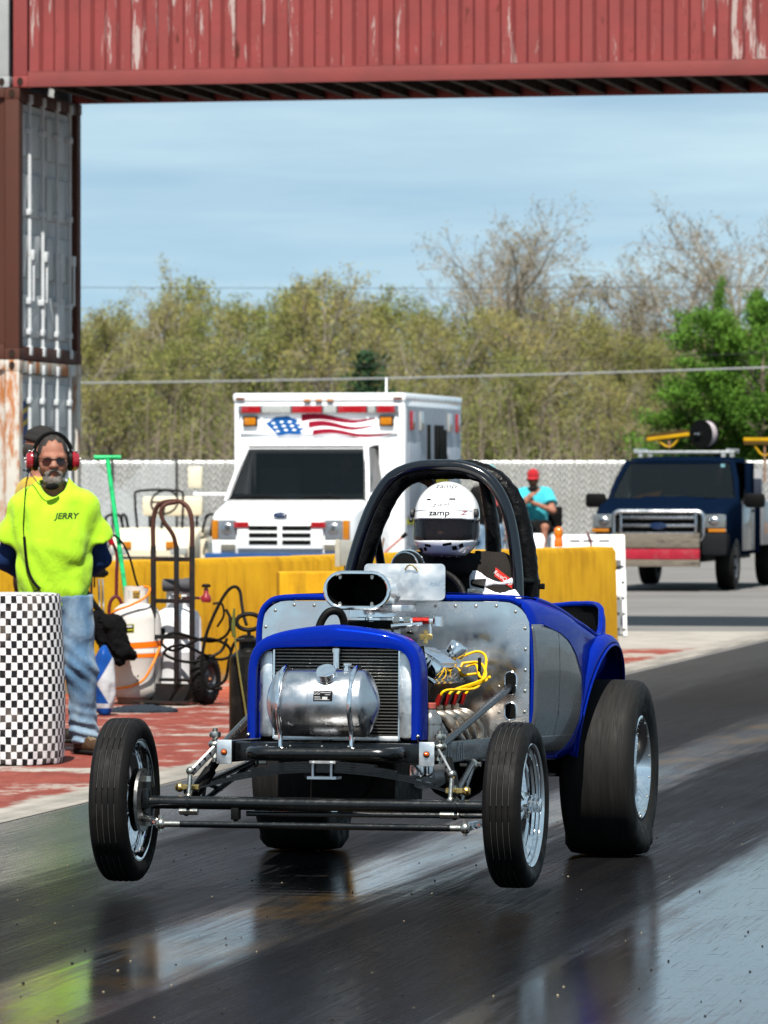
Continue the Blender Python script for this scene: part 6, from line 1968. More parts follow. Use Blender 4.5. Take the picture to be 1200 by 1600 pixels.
def wrap(root, r, z0, z1, a0, a1, m, name, hgt, slope=0.0, lift=.0025):
    rows_ = []
    for k in range(25):
        a = a0 + (a1 - a0) * k / 24; zz = z0 + slope * (k / 24)
        rows_.append([((r + lift) * math.cos(a), (r + lift) * math.sin(a), zz + hgt * q_ / 2) for q_ in range(3)])
    return part(name, MB().loft(rows_, closed=False, caps=False), m, root)
ORS = mat('orange_strap', (.85, .17, .005), .45, vs=12, var=.12)
wrap(tank1, .172, .370, 0, R(-185), R(5), ORS, 'strap', .042, .030)
wrap(tank1, .172, .315, 0, R(-180), R(5), ORS, 'strap', .026, .012)
lb = wrap(tank1, .172, .490, 0, R(-142), R(-92), mat('sticker_rim_yellow', (.62, .58, .03), .5), 'sticker', .060, .006, .0015)
wrap(tank1, .172, .494, 0, R(-140.5), R(-93.5), mat('sticker_dark', (.012, .02, .012), .5), 'sticker_field', .052, .006, .0025)
def on_cyl(u, z, lift=.0035): 
    a = R(-117) + u / .172
    return Vector(((.172 + lift) * math.cos(a), (.172 + lift) * math.sin(a), z))
for (tx, sz, u, z, col) in (('WE', .026, -.050, .536, (.8, .8, .8)), ('SUPPORT', .020, -.037, .508, (.8, .8, .8))):
    text_mesh('sticker_text', tx, sz, mat('st_' + tx, col, .5), lb, Matrix.Identity(4), bend=lambda p, u=u, z=z: on_cyl(u + p.x, z + p.y + (u + p.x) * .04), sx=.95)
for (u0, u1, z0_, z1_, mm_) in ((.010, .062, .530, .545, 'st_WE'), (.004, .066, .508, .518, 'sticker_rim_yellow')):
    part('sticker_bar', MB().loft([[tuple(on_cyl(uu_, zz_ + uu_ * .04, .0035)) for zz_ in (z0_, z1_)] for uu_ in np.linspace(u0, u1, 5)], closed=False, caps=False), MATS[mm_], lb)
text_mesh('strap_mark', 'A', .030, mat('white_print2', (.8, .8, .8), .6), tank1, Matrix.Identity(4), bend=lambda p: on_cyl(-.075 + p.x, .393 + p.y, .005))
# orange gas hose draped over it
ho = [(.06, -.08, .815), (.10, -.12, .80), (.075, -.175, .745), (-.02, -.19, .69), (-.14, -.155, .645), (-.205, -.07, .58), (-.20, .06, .50)]
tag(part('gas_hose', MB().tube([tuple(Vector(p) + pA) for p in ho], .0085, 8, 8), mat('orange_hose', (.82, .21, .01), .4, vs=20)), 'orange gas hose draped round the top of the cream propane bottle', 'hose')
ho2 = [(.185, -.03, .43), (.165, -.09, .385), (.12, -.18, .27), (.06, -.19, .17), (-.03, -.19, .125), (-.16, -.17, .10), (-.24, -.12, .06)]
tag(part('gas_hose', MB().tube([tuple(Vector(p) + pA) for p in ho2], .0085, 8, 8), MATS['orange_hose']), 'orange gas hose hanging in a loop in front of the cream propane bottle', 'hose')
# trolley: leaned hand truck with two hooped handles and a pneumatic tyre each side
pT = on_ground(281, 1101)
tr = thing('hand_truck', 'dark steel hand truck with hooped handle and black pneumatic tyres', 'hand truck', (pT.x - .06, pT.y + .12, 0), R(-24))
TS = mat('worn_dark_steel', (.05, .048, .05), .42, .6, vs=9, dirt=(.16, .07, .045), dirt_amt=.7, ds=6)
RT = mat('rusty_handle', (.13, .06, .045), .6, .3, vs=12)
for xx in (-.145, .155):
    part('side_rail', MB().box((xx - .016, -.012, .10), (xx + .016, .016, 1.10), .004), TS, tr)
part('side_rail', MB().box((.02, -.014, .12), (.05, .014, 1.10), .004), TS, tr)
part('handle', MB().tube([(-.145, 0, 1.09), (-.145, 0, 1.26), (-.12, 0, 1.36), (-.06, 0, 1.40), (.06, 0, 1.405), (.125, 0, 1.36), (.155, 0, 1.26), (.155, 0, 1.09)], .0165, 12, 6), RT, tr)
part('handle', MB().tube([(.035, 0, 1.09), (.02, -.03, 1.18), (-.03, -.07, 1.27), (-.045, -.08, 1.34), (-.02, -.06, 1.385), (.03, -.01, 1.40)], .015, 12, 6), RT, tr)
for zz in (.45, .70, .99): part('cross_bar', MB().box((-.14, -.008, zz), (.15, .008, zz + .030), .003), TS, tr)
part('toe_plate', MB().box((-.19, -.22, .012), (.20, .01, .022)).box((-.19, -.0, .012), (.20, .012, .14)), TS, tr)
part('axle', MB().cyl((-.26, .06, .165), (.27, .06, .165), .012), TS, tr)
for s in (-1, 1):
    Mw = Matrix.Translation((.235 * s, .06, .172)) @ Matrix.Rotation(R(90 * s), 4, 'Y')
    w = part('wheel', MB().lathe([(.0, .02), (.03, .025), (.035, .012), (.075, .006), (.085, .022), (.092, .03), (.092, -.03), (.0, -.02)], 32, Mw), mat('grey_hub', (.25, .25, .26), .4, .6), tr)
    part('tyre', MB().lathe([(.088, -.034), (.112, -.046), (.146, -.044), (.164, -.034), (.171, -.018), (.172, 0), (.171, .018), (.164, .034), (.146, .044), (.112, .046), (.088, .034)], 48, Mw), RUBR, w)
    mb = MB()
    for k in range(36):
        a = 2 * PI * k / 36
        for sd in (-1, 1):
            mb.cbox((0, 0, 0), (.010, .012, .018), 0, Mw @ Matrix.Rotation(a + sd * .04, 4, 'Z') @ Matrix.Translation((.170, 0, .022 * sd)))
    o = part('tread_blocks', mb, RUBR, w, sharp=0); o['kind'] = 'stuff'
    part('hub_nut', MB().sphere(Mw @ V(0, 0, .028), .014, 8, 6), mat('copper_nut', (.45, .2, .1), .5, .6), w)
tank2 = propane('white propane bottle strapped on the hand truck with red regulator', Vector((pT.x - .03, pT.y + .42, .03)), .165, .64, WHT)
part('sticker', MB().loft([[(.168 * math.cos(a), .168 * math.sin(a), z) for z in (.43, .49)] for a in np.linspace(R(-150), R(-120), 6)], closed=False, caps=False), MATS['sticker_dark'], tank2)
rgm = part('regulator', MB().cyl((.03, -.04, .70), (.20, -.07, .70), .010).lathe([(.0, -.03), (.03, -.03), (.036, -.015), (.034, .01), (.018, .03), (.015, .07), (0, .075)], 20, Matrix.Translation((.20, -.07, .70))), mat('red_regulator', (.40, .015, .03), .35, coat=.3), tank2)
part('regulator_knob', MB().lathe([(0, 0), (.03, 0), (.032, .012), (.026, .022), (0, .026)], 16, Matrix.Translation((.20, -.07, .775))), BLKM, rgm)
part('cable_reel', MB().cyl((-.10, -.05, .79), (.08, -.08, .79), .045, seg=20).cyl((.05, -.078, .79), (.10, -.085, .79), .052, seg=20), mat('grey_foam', (.10, .10, .11), .7), tank2)
# loops of black hose on the trolley
def loops(label, o, seed, n_, sp):
    q_ = random.Random(seed)
    pts = []
    for i in range(n_):
        pts.append(tuple(Vector(o) + Vector((q_.uniform(-sp[0], sp[0]), q_.uniform(-.05, .05) - .1, q_.uniform(-sp[1], sp[1])))))
    return pts
cx0 = Vector((pT.x + .02, pT.y - .02, 0))
hb_ = [(.30, .0, .66), (.335, -.02, .58), (.30, .0, .48), (.18, -.05, .44), (-.05, -.13, .50), (-.14, -.16, .44), (-.05, -.16, .38), (.14, -.08, .46), (.30, -.04, .42), (.33, -.03, .34), (.22, -.08, .32), (.0, -.16, .42), (-.12, -.18, .36), (.05, -.14, .30), (.25, -.07, .36), (.31, -.05, .46)]
tag(part('black_hose', MB().tube([tuple(Vector(p) + cx0) for p in hb_], .0105, 8, 7), BLKM), 'tangled black hose coiled on the hand truck', 'hose')
hb2 = [(.21, -.02, .70), (.27, -.02, .70), (.285, -.02, .62), (.24, .0, .54)]
tag(part('regulator_hose', MB().tube([tuple(Vector(p) + cx0) for p in hb2], .008, 8, 6), BLKM), 'short black hose hanging from the red regulator', 'hose')
hb3 = [(.28, -.2, 0.12), (.18, -.22, .13), (.14, -.22, .25), (.16, -.2, .45), (.22, -.18, .62), (.30, -.16, .77), (.36, -.16, .82), (.40, -.16, .79), (.415, -.2, .70), (.43, -.25, .62), (.45, -.3, .56)]
tag(part('spray_hose', MB().tube([tuple(Vector(p) + cx0) for p in hb3], .0115, 8, 7), BLKM), 'black hose arching from the trolley wheel to the sprayer wand', 'hose')
hb4 = [(.20, -.24, .12), (.30, -.26, .18), (.33, -.28, .32), (.37, -.3, .44), (.45, -.5, .49), (.56, -.9, .47), (.60, -1.2, .47)]
tag(part('spray_hose', MB().tube([tuple(Vector(p) + cx0) for p in hb4], .011, 8, 7), BLKM), 'lower black hose running into the side of the black sprayer', 'hose')
# ---------------------------------------------------------------- garden sprayer
pS = on_ground(383, 1158)
spr = thing('pump_sprayer', 'black pump sprayer with loop handle left of the radiator', 'sprayer', (pS.x + .02, pS.y + .1, 0))
BLKP = mat('scuffed_black_plastic', (.014, .013, .012), .35, vs=9, dirt=(.06, .05, .045), ds=8, bmp=.2, bs=25)
part('tank', MB().lathe([(0, 0), (.115, .0), (.118, .02), (.118, .46), (.112, .50), (.085, .525), (.07, .53), (0, .53)], 32), BLKP, spr)
part('neck', MB().lathe([(.07, .525), (.06, .545), (.06, .585), (.085, .59), (.085, .605), (.03, .61), (.03, .625), (0, .625)], 28), BLKP, spr)
part('pump_shaft', MB().cyl((0, 0, .62), (0, 0, .66), .012), BLKP, spr)
part('pump_handle', MB().tube([(.075 * math.cos(a), 0, .705 + .048 * math.sin(a)) for a in np.linspace(0, 2 * PI, 20, endpoint=False)], .014, 10, closed=True), BLKP, spr)
wand = thing('spray_wand', 'thin brass spray wand standing against the black sprayer', 'wand', (pS.x, pS.y - .06, 0))
part('lance', MB().tube([(-.06, -.03, .62), (-.03, -.03, .40), (.005, -.03, .18), (.01, -.03, .11), (-.03, -.03, .06)], .006, 6, 4), mat('old_brass', (.42, .34, .10), .35, .9), wand)
part('grip', MB().tube([(-.062, -.03, .62), (-.068, -.03, .68), (-.062, -.03, .79)], [.011, .014, .006], 8, 4), mat('olive_plastic', (.16, .17, .04), .5), wand)
part('trigger', MB().tube([(-.09, -.03, .75), (-.085, -.03, .68), (-.064, -.03, .645)], .008, 8, 4), BLKP, wand)
# ---------------------------------------------------------------- green T-handled pole against the wall
gT = on_ray(168, 717, 36.2); gB = on_ray(196, 925, 36.0)
gdir = (gB - gT).normalized(); gF = gT + gdir * ((gT.z - .01) / -gdir.z)
GRN = mat('chipped_green_enamel', (.02, .46, .15), .4, vs=12, var=.15, dirt=(.02, .10, .05), dirt_amt=.7, ds=22)
pole = thing('pry_pole', 'tall green steel pole with a T handle leaning on the wall', 'pole', gF)
rel = gT - gF
part('shaft', MB().cyl((0, 0, 0), tuple(rel), .0165, seg=14), GRN, pole)
tb = part('t_handle', MB().cyl(tuple(rel + V(-.095, 0, .008)), tuple(rel + V(.095, 0, .008)), .0185, seg=16), GRN, pole)
part('handle_bore', MB().cyl(tuple(rel + V(-.097, 0, .008)), tuple(rel + V(-.0945, 0, .008)), .013, seg=12), BLKM, tb)
# torches and bars left of the bottle
tz = on_ground(158, 1096); tz.y += .05
tor = thing('weed_torch', 'propane torch with red grip and chromed stem behind the jeans', 'torch', tz)
part('stem', MB().cyl((.0, 0, .0), (-.02, 0, .86), .010, seg=10).cyl((.028, 0, .1), (.005, 0, .86), .008, seg=10), POLISH, tor)
part('grip', MB().cyl((-.02, 0, .98), (-.022, 0, 1.11), .018, seg=12), mat('red_grip', (.5, .01, .02), .45), tor)
part('clamp', MB().box((-.055, -.03, .87), (.03, .03, .94), .012).sphere((.03, 0, .90), .02).cyl((-.05, 0, .80), (-.05, 0, .95), .006), BLKM, tor)
part('clamp', MB().box((-.03, -.02, .48), (.04, .02, .52), .01), BLKM, tor)
part('feed_pipe', MB().tube([(-.07, 0, .88), (-.075, 0, .6), (-.07, 0, .42), (-.06, 0, .35)], .008, 8, 4), TS, tor)
tz2 = tz + V(.06, .08, 0)
lo2 = thing('lifting_bar', 'maroon bent steel bar with a red grip and looped end', 'bar', tz2)
part('bar', MB().tube([(.06, 0, .0), (.055, 0, .40), (.02, 0, .56), (-.01, 0, .62), (.0, 0, .70), (.04, 0, .735), (.075, 0, .69), (.085, 0, .60)], .013, 10, 6).tube([(.04, 0, .735), (.042, 0, .90), (.045, 0, 1.02), (.02, 0, 1.10), (-.02, 0, 1.17)], .0125, 10, 6), mat('maroon_enamel', (.16, .012, .025), .3, coat=.5), lo2)
part('grip', MB().cyl((.012, 0, 1.10), (-.045, 0, 1.225), .020, seg=12), MATS['red_grip'], lo2)
gun = thing('torch_gun', 'black gripped torch gun pointing down beside the neon shirt', 'torch', tz + V(-.08, -.1, 0))
part('barrel', MB().cyl((.10, 0, .0), (.105, 0, .62), .009).cyl((-.09, 0, .87), (-.05, 0, .82), .011), POLISH, gun)
part('grip', MB().tube([(-.06, 0, .83), (-.01, 0, .75), (.05, 0, .66), (.10, 0, .62)], [.012, .022, .022, .014], 10, 4), BLKM, gun)
lk = [(.0, 0, 1.16), (.06, .0, 1.18), (.14, .02, 1.12), (.20, .02, 1.0), (.24, .03, .85), (.29, .05, .72)]
tag(part('torch_hose', MB().tube([tuple(Vector(p) + tz) for p in lk], .008, 8, 6), BLKM), 'thin black hose crossing the green pole', 'hose')
# ---------------------------------------------------------------- jacket, bag and rag at the foot of the bottle
def blob(name, fn, lo, hi, h_, m, label, cat, loc, rz=0):
    o = link(name, nets_mesh(name, fn, lo, hi, h_), m); o.location = loc; o.rotation_euler = (0, 0, rz)
    return tag(o, label, cat)
pj = on_ray(176, 1035, pA.y - .28)
def jk(P):
    d = sd_cap(P, (-.16, 0, .60), (.02, -.02, .54), .055, .075)
    d = smin(d, sd_cap(P, (.0, -.02, .54), (.09, -.05, .36), .08, .065), .05)
    d = smin(d, sd_cap(P, (-.10, .02, .55), (-.04, .0, .38), .07, .05), .05)
    d = smin(d, sd_cap(P, (.02, -.02, .5), (.06, -.06, .30), .05, .035), .04)
    return d + folds(P, 31, .016, 42, (1, 1, .8)) + folds(P, 32, .006, 90, (1, 1, 1))
blob('jacket', jk, (-.3, -.2, .2), (.25, .2, .75), .009, cloth('black_nylon', (.012, .012, .013), .5, .7), 'crumpled black jacket slung over the blue bag by the propane bottle', 'jacket', (pj.x, pj.y, 0))
pk = on_ground(163, 1118)
bg = thing('soil_bag', 'upright blue and white plastic sack under the black jacket', 'bag', (pk.x, pk.y + .06, 0), R(10))
def bagf(P):
    d = sd_ell(P, (0, 0, .22), (.075, .07, .25))
    d = smax(d, -(P[..., 2] - .004), .01)
    return d + folds(P, 41, .010, 34, (1, 1, .5))
m, t, n, l, b = ntree('printed_sack')
v = coords(t); sp = t.nodes.new('ShaderNodeSeparateXYZ'); l.new(v, sp.inputs[0])
dg_ = math_n(t, 'ADD', sp.outputs[2], math_n(t, 'MULTIPLY', sp.outputs[0], 1.6))
wh = math_n(t, 'MULTIPLY', ramp(t, dg_, .10, .115), ramp(t, math_n(t, 'SUBTRACT', sp.outputs[2], math_n(t, 'MULTIPLY', sp.outputs[0], 1.6)), .30, .315, 1, 0))
wh = math_n(t, 'MAXIMUM', wh, math_n(t, 'MULTIPLY', ramp(t, sp.outputs[2], .045, .05), ramp(t, sp.outputs[2], .075, .08, 1, 0)))
l.new(mixc(t, wh, (.012, .09, .40), (.75, .77, .80)), b.inputs['Base Color']); b.inputs['Roughness'].default_value = .3
bump(t, b, noise(t, v, 25, 4), .4, .01)
link('sack', nets_mesh('sack', bagf, (-.16, -.16, -.01), (.16, .16, .5), .01), m, bg)
pr_ = on_ground(222, 1112)
def rag(P):
    hgt = .018 + .022 * np.abs(np.sin(P[..., 0] * 26 + 2 * np.sin(P[..., 1] * 18))) * np.exp(-(P[..., 0] / .2) ** 2)
    d = sd_ell(P, (0, 0, 0), (.24, .12, .045))
    return smax(d, P[..., 2] - hgt - .006, .006) + folds(P, 51, .006, 60, (1, 1, 1))
blob('rag', rag, (-.28, -.16, -.01), (.28, .16, .07), .008, cloth('dark_blue_rag', (.03, .04, .055), .9, .8), 'dark frayed rag lying at the foot of the cream propane bottle', 'rag', (pr_.x, pr_.y + .02, .002))
# ---------------------------------------------------------------- on and behind the wall
def wall_pt(px, py_top=862):
    """point on top of the long wall above picture column px"""
    k = (px - 600) / 8000
    t_ = (k * wallA.y - wallA.x) / (wd.x - k * wd.y)
    return wallA + wd * t_
pw = wall_pt(895); nrmw = Vector((-wd.y, wd.x, 0)).normalized()
bo = thing('drink_bottle', 'orange sports drink bottle with black cap on the yellow wall', 'bottle', pw + nrmw * .14 + V(0, 0, .956))
bt = part('bottle', MB().lathe([(0, 0), (.036, 0), (.040, .006), (.040, .06), (.034, .075), (.034, .09), (.040, .105), (.040, .15), (.036, .165), (.022, .178), (.018, .182), (.018, .19), (0, .19)], 24), mat('orange_drink', (.80, .16, .008), .15, vs=12, coat=.6), bo)
part('bottle_cap', MB().lathe([(.021, 0), (.021, .02), (.012, .026), (.012, .036), (0, .036)], 16, Matrix.Translation((0, 0, .188))), BLKM, bo)
part('label_band', MB().lathe([(.0405, .11), (.0408, .112), (.0408, .146), (.0405, .148)], 24), mat('orange_label', (.85, .28, .02), .4), bo)
pw2 = wall_pt(634)
st = thing('brush', 'pink stick with black grip leaning by the white helmet', 'brush', pw2 + nrmw * .14 + V(0, 0, .948))
part('stick', MB().cyl((-.05, 0, .004), (.10, 0, .135), .011, seg=10), mat('pink_plastic', (.72, .38, .35), .5), st)
part('grip', MB().cyl((.095, 0, .13), (.135, 0, .165), .017, seg=10), BLKM, st)
part('wood_handle', MB().cyl((-.085, .02, .0), (-.055, .02, .125), .014, .009, seg=10), mat('grey_wood', (.33, .24, .17), .8, vs=30, stretch=(8, 8, 1)), st)
# white plastic barricade behind the wall end
pq = on_ground(922, 995)
brc = thing('barricade', 'white plastic folding barricade behind the end of the yellow wall', 'barricade', (pq.x - .01, pq.y + .25, 0), R(8))
WPL = mat('white_plastic', (.80, .80, .80), .5, vs=5, var=.08, dirt=(.5, .48, .45), dirt_amt=.3, ds=4)
for (yy, tilt) in ((-.02, -9), (.04, 9)):
    Mb = Matrix.Translation((0, yy, 1.02)) @ Matrix.Rotation(R(tilt), 4, 'X')
    fr_ = MB().box((-.37, -.015, -.26), (.37, .015, .0), .01, Mb).box((-.37, -.015, -.62), (.37, .015, -.36), .01, Mb)
    for xx in (-.365, .325): fr_.box((xx, -.02, -1.03), (xx + .04, .02, -.0), .008, Mb)
    pnl = part('panel', fr_, WPL, brc)
    for xx in (-.20, -.06, .10): part('slot', MB().box((xx, -.0175, -.075), (xx + .11, -.0155, -.055), 0, Mb), mat('slot_grey', (.12, .12, .12), .7), pnl)
    for xx in (-.35, .32):
        for k in range(5): part('foot_notch', MB().box((xx, -.0225, -.98 + k * .16), (xx + .03, -.0205, -.955 + k * .16), 0, Mb), MATS['slot_grey'], pnl)
part('clip', MB().tube([(-.02, -.05, 1.05), (.01, -.07, .98), (.02, -.07, .90)], .010, 8, 4), mat('maroon_enamel', (.16, .012, .025), .3), brc)
# ================================================================== VEHICLES AND PEOPLE BEHIND
AWH = mat('white_vehicle_paint', (.80, .81, .83), .3, vs=3, var=.04, coat=.6, dirt=(.62, .62, .62), dirt_amt=.3, ds=2)
ALUS = mat('aluminium_box_side', (.62, .68, .78), .4, .25, vs=4, var=.08)
DKG = glass('dark_glazing', (.004, .007, .009), .03, .62)
REDL = mat('red_lens', (.50, .012, .02), .2, vs=30, coat=.6)
CLRL = mat('clear_lens', (.55, .57, .56), .15, vs=30, coat=.6)
AMBL = mat('amber_flasher', (.75, .26, .01), .2, vs=30, coat=.6)
INTD = mat('dark_interior', (.025, .028, .03), .8)
GRYI = mat('grey_dash', (.26, .31, .30), .8)
CHRB = mat('dull_chrome', (.50, .50, .52), .25, 1.0)

def frame_ring(mb, quad, w, dy):
    pass
def pane(name, pts, m, parent, th=.006):
    P = [Vector(p) for p in pts]
    n = (P[1] - P[0]).cross(P[-1] - P[0]).normalized() * th
    return part(name, MB().loft([P, [p + n for p in P]]), m, parent)
def road_wheel(parent, x, y, r, w, m_hub, name='wheel'):
    Mw = Matrix.Translation((x, y, r)) @ Matrix.Rotation(R(90 if x > 0 else -90), 4, 'Y')
    wh = part(name, MB().lathe([(0, .03), (.05, .035), (.07, .0), (r * .45, -.01), (r * .55, .03), (r * .6, .045), (r * .6, -w / 2), (0, -w / 2)], 28, Mw @ Matrix.Translation((0, 0, w * .3))), m_hub, parent)
    part('tyre', MB().lathe([(r * .58, -w * .48), (r * .8, -w * .52), (r * .95, -w * .45), (r, -w * .3), (r, w * .3), (r * .95, w * .45), (r * .8, w * .52), (r * .58, w * .48)], 36, Mw), RUBR, wh)
    for k in range(6):
        a = k * PI / 3
        part('hub_slot', MB().sphere(Mw @ V(r * .4 * math.cos(a), r * .4 * math.sin(a), w * .32), .03, 8, 5), BLKM, wh)
    return wh
def seated(parent_xf, J0, label, shirt, res=.02, cap=None, headrot=(0, 0, 0), skin=SKIN, trous=None, hand=None, seed=60, hair=True):
    root = thing('person', label, 'person', (0, 0, 0))
    root.matrix_world = parent_xf
    hh_ = Human(J0, res, 1.0, headrot, seed)
    if hand: hh_.hands = hand
    hh_.body(root, skin); hh_.shirt(root, shirt, J0['pel'][2] - .02, .62, .022); hh_.trousers(root, trous or BLKC, .02, cut=None)
    hc = np.array(J0['hed'])
    if cap: cap_thing(root, hc, hh_.hr, 1.04, cap)
    if hair: link('hair', nets_mesh('hair', lambda P: smax(sd_ell((P - hc) @ hh_.hr, (0, .022, .025), (.084, .102, .10)), np.maximum(-((P - hc) @ hh_.hr)[..., 1] - .02, -((P - hc) @ hh_.hr)[..., 2] - .05), .008), hc - .16, hc + .16, .012), HAIRG, root)
    return root, hh_
def sitJ(x, y, z, lean=0.0, arm=(.0, -.38, .22)):
    """sitting figure: z is the seat"""
    return dict(pel=(x, y, z + .10), che=(x, y - .02 + lean, z + .40), nek=(x, y - .01 + lean, z + .585), hed=(x, y - .04 + lean, z + .76), shL=(x - .18, y + lean, z + .53), shR=(x + .18, y + lean, z + .53), elL=(x - .24, y - .12, z + .28), elR=(x + .24, y - .12, z + .28), wrL=(x - .16 + arm[0], y + arm[1], z + arm[2]), wrR=(x + .16 - arm[0], y + arm[1], z + arm[2]),
                hiL=(x - .09, y, z + .08), hiR=(x + .09, y, z + .08), knL=(x - .14, y - .42, z + .12), knR=(x + .14, y - .42, z + .12), anL=(x - .14, y - .50, z - .30), anR=(x + .14, y - .50, z - .30), toL=(x - .14, y - .64, z - .36), toR=(x + .14, y - .64, z - .36))

# ---------------------------------------------------------------- ambulance
dA = 67.5
amb = thing('ambulance', 'white box ambulance with flag stripe on its forehead behind the wall', 'ambulance', ((438 - 600) * dA / 8000, dA, 0), R(-12))
bxm = part('box_body', MB().box((-1.19, 2.32, .50), (1.19, 6.3, 2.70), .03).box((-1.205, 2.30, 2.66), (1.205, 6.32, 2.775), .035), AWH, amb)
part('forehead_panel', MB().box((-1.10, 2.285, 2.22), (1.10, 2.318, 2.50), .01), AWH, bxm)
part('side_skin', MB().box((1.192, 2.42, .62), (1.197, 6.22, 2.60)), ALUS, bxm)
segs = [(-1.07, -.80, REDL), (-.78, -.38, CLRL), (-.36, .06, REDL), (.08, .26, CLRL), (.28, .68, REDL), (.70, .80, CLRL), (.82, 1.07, REDL)]
part('light_rail', MB().box((-1.12, 2.25, 2.495), (1.12, 2.318, 2.605), .01), CHRB, bxm)
for (a, b2, mm) in segs: part('warning_light', MB().box((a, 2.225, 2.505), (b2, 2.249, 2.598), .008), mm, bxm)
for s in (-1, 1):
    hs_ = part('flasher_housing', MB().box((s * .95 - .10, 2.24, 2.32), (s * .95 + .10, 2.30, 2.46), .01), BLKM, bxm)
    part('flasher_lens', MB().box((s * .95 - .08, 2.228, 2.34), (s * .95 + .08, 2.239, 2.44), .006), AMBL, hs_)
    part('corner_marker', MB().box((s * 1.10 - .06, 2.285, 2.685), (s * 1.10 + .06, 2.299, 2.715)), mat('brown_marker', (.22, .06, .02), .4), bxm)
for xx in (-.16, 0, .16): part('roof_marker', MB().box((xx - .045, 2.285, 2.665), (xx + .045, 2.299, 2.69)), AMBL, bxm)
part('antenna', MB().cyl((.75, 3.2, 2.77), (.75, 3.2, 3.0), .012), AWH, bxm)
# painted flag: blue canton with white dots and three waving red stripes
FB = mat('flag_blue', (.015, .13, .42), .4); FR = mat('flag_red', (.35, .012, .04), .4); FW = mat('flag_white', (.8, .8, .8), .4)
def fp(x, z): return (x, 2.2835, z)
can = [(-.74, 2.36), (-.60, 2.45), (-.43, 2.462), (-.30, 2.41), (-.19, 2.26), (-.27, 2.205), (-.43, 2.215), (-.56, 2.19), (-.64, 2.265)]
part('flag_canton', MB().loft([[fp(*p) for p in can], [(p[0], 2.2845, p[1]) for p in can]]), FB, bxm)
for i in range(4):
    for j in range(3):
        cxx, cz = -.63 + i * .115 + j * .03, 2.365 - j * .055 + .02 * math.sin(i)
        part('flag_star', MB().box((cxx - .024, 2.2805, cz - .010), (cxx + .024, 2.2825, cz + .010)), FW, bxm)
for (x0, x1, z0, th_) in ((-.24, .80, 2.435, .09), (-.14, .78, 2.34, .08), (-.08, 1.02, 2.235, .065)):
    up, dn = [], []
    for k in range(15):
        u = k / 14; xx = x0 + (x1 - x0) * u; zz = z0 + .028 * math.sin(u * 7) - .03 * u
        w = th_ * (1 - u) ** .7 * .5 + .004
        up.append((xx, 2.2835, zz + w)); dn.append((xx, 2.2835, zz - w))
    part('flag_stripe', MB().loft([up, dn], closed=False, caps=False), FR, bxm)
# cab: hood, cowl, pillars, roof, glazing
def zr(y, w, z0, z1, r=.08, n=3): return [(p[0], y, p[1]) for p in rrect(w * 2, z1 - z0, r, n, 0, (z0 + z1) / 2)]
hood = part('hood', MB().loft([zr(.02, .90, .62, 1.10), zr(.10, .945, .56, 1.155), zr(.45, .965, .52, 1.235), zr(.95, .985, .50, 1.325), zr(1.0, .985, .50, 1.33)]), AWH, amb)
part('cab_floor', MB().box((-.985, 1.0, .50), (.985, 2.30, 1.28), .03), AWH, amb)
roofy = [(1.52, 2.045), (1.70, 2.10), (2.31, 2.14)]
part('cab_roof', MB().loft([[(-.84, y, z - .06), (-.80, y, z - .01), (-.5, y, z + .02), (.5, y, z + .02), (.80, y, z - .01), (.84, y, z - .06), (.80, y, z - .09), (-.80, y, z - .09)] for (y, z) in roofy]), AWH, amb)
for s in (-1, 1):
    part('windscreen_pillar', MB().tube([(s * .965, .96, 1.29), (s * .90, 1.25, 1.65), (s * .82, 1.55, 2.03)], .045, 8, flat=(1, .8)), AWH, amb)
    part('rear_pillar', MB().box((s * .93 - .04, 2.05, 1.26), (s * .93 + .04, 2.30, 2.08), .02), AWH, amb)
    dr = part('cab_door', MB().box((s * .992 - .008, 1.05, .56), (s * .992 + .008, 2.02, 1.29), .006), AWH, amb)
    part('door_glass', MB().loft([[(s * .985, 1.05, 1.30), (s * .985, 2.03, 1.30), (s * .865, 2.03, 2.02), (s * .84, 1.60, 2.02)], [(s * .98, 1.05, 1.30), (s * .98, 2.03, 1.30), (s * .86, 2.03, 2.02), (s * .835, 1.60, 2.02)]]), DKG, dr)
ws = pane('windscreen', [(-.93, .955, 1.33), (.93, .955, 1.33), (.80, 1.535, 2.02), (-.80, 1.535, 2.02)], DKG, amb)
part('windscreen_seal', MB().tube([(-.95, .94, 1.315), (.95, .94, 1.315), (.815, 1.53, 2.035), (-.815, 1.53, 2.035)], .018, 6, closed=True), BLKM, ws)
for (xa, xb) in ((-.85, -.1), (.05, .75)):
    part('wiper', MB().tube([(xb, .93, 1.335), ((xa + xb) / 2, .955, 1.375), (xa, .94, 1.36)], .012, 5), BLKM, ws)
part('dashboard', MB().box((-.90, 1.05, 1.20), (.90, 1.45, 1.40), .05), GRYI, amb)
part('seat', MB().box((-.75, 1.95, 1.0), (-.2, 2.1, 1.75), .05).box((.2, 1.95, 1.0), (.75, 2.1, 1.75), .05), GRYI, amb)
part('cab_bulkhead', MB().box((-.88, 2.26, 1.28), (.88, 2.30, 2.05)), INTD, amb)
Ms_ = Matrix.Translation((.48, 1.50, 1.45)) @ Matrix.Rotation(R(60), 4, 'X')
part('steering_wheel', MB().tube([Ms_ @ V(.19 * math.cos(a), .19 * math.sin(a), 0) for a in np.linspace(0, 2 * PI, 24, endpoint=False)], .016, 6, closed=True), BLKM, amb)
gr_ = part('grille', MB().box((-.58, -.03, .68), (.58, .04, 1.06), .02), AWH, amb)
for k in range(3):
    for s in (-1, 1):
        part('grille_slot', MB().box((min(s * .03, s * .42), -.036, .735 + k * .095), (max(s * .03, s * .42), -.028, .795 + k * .095)), BLKM, gr_)
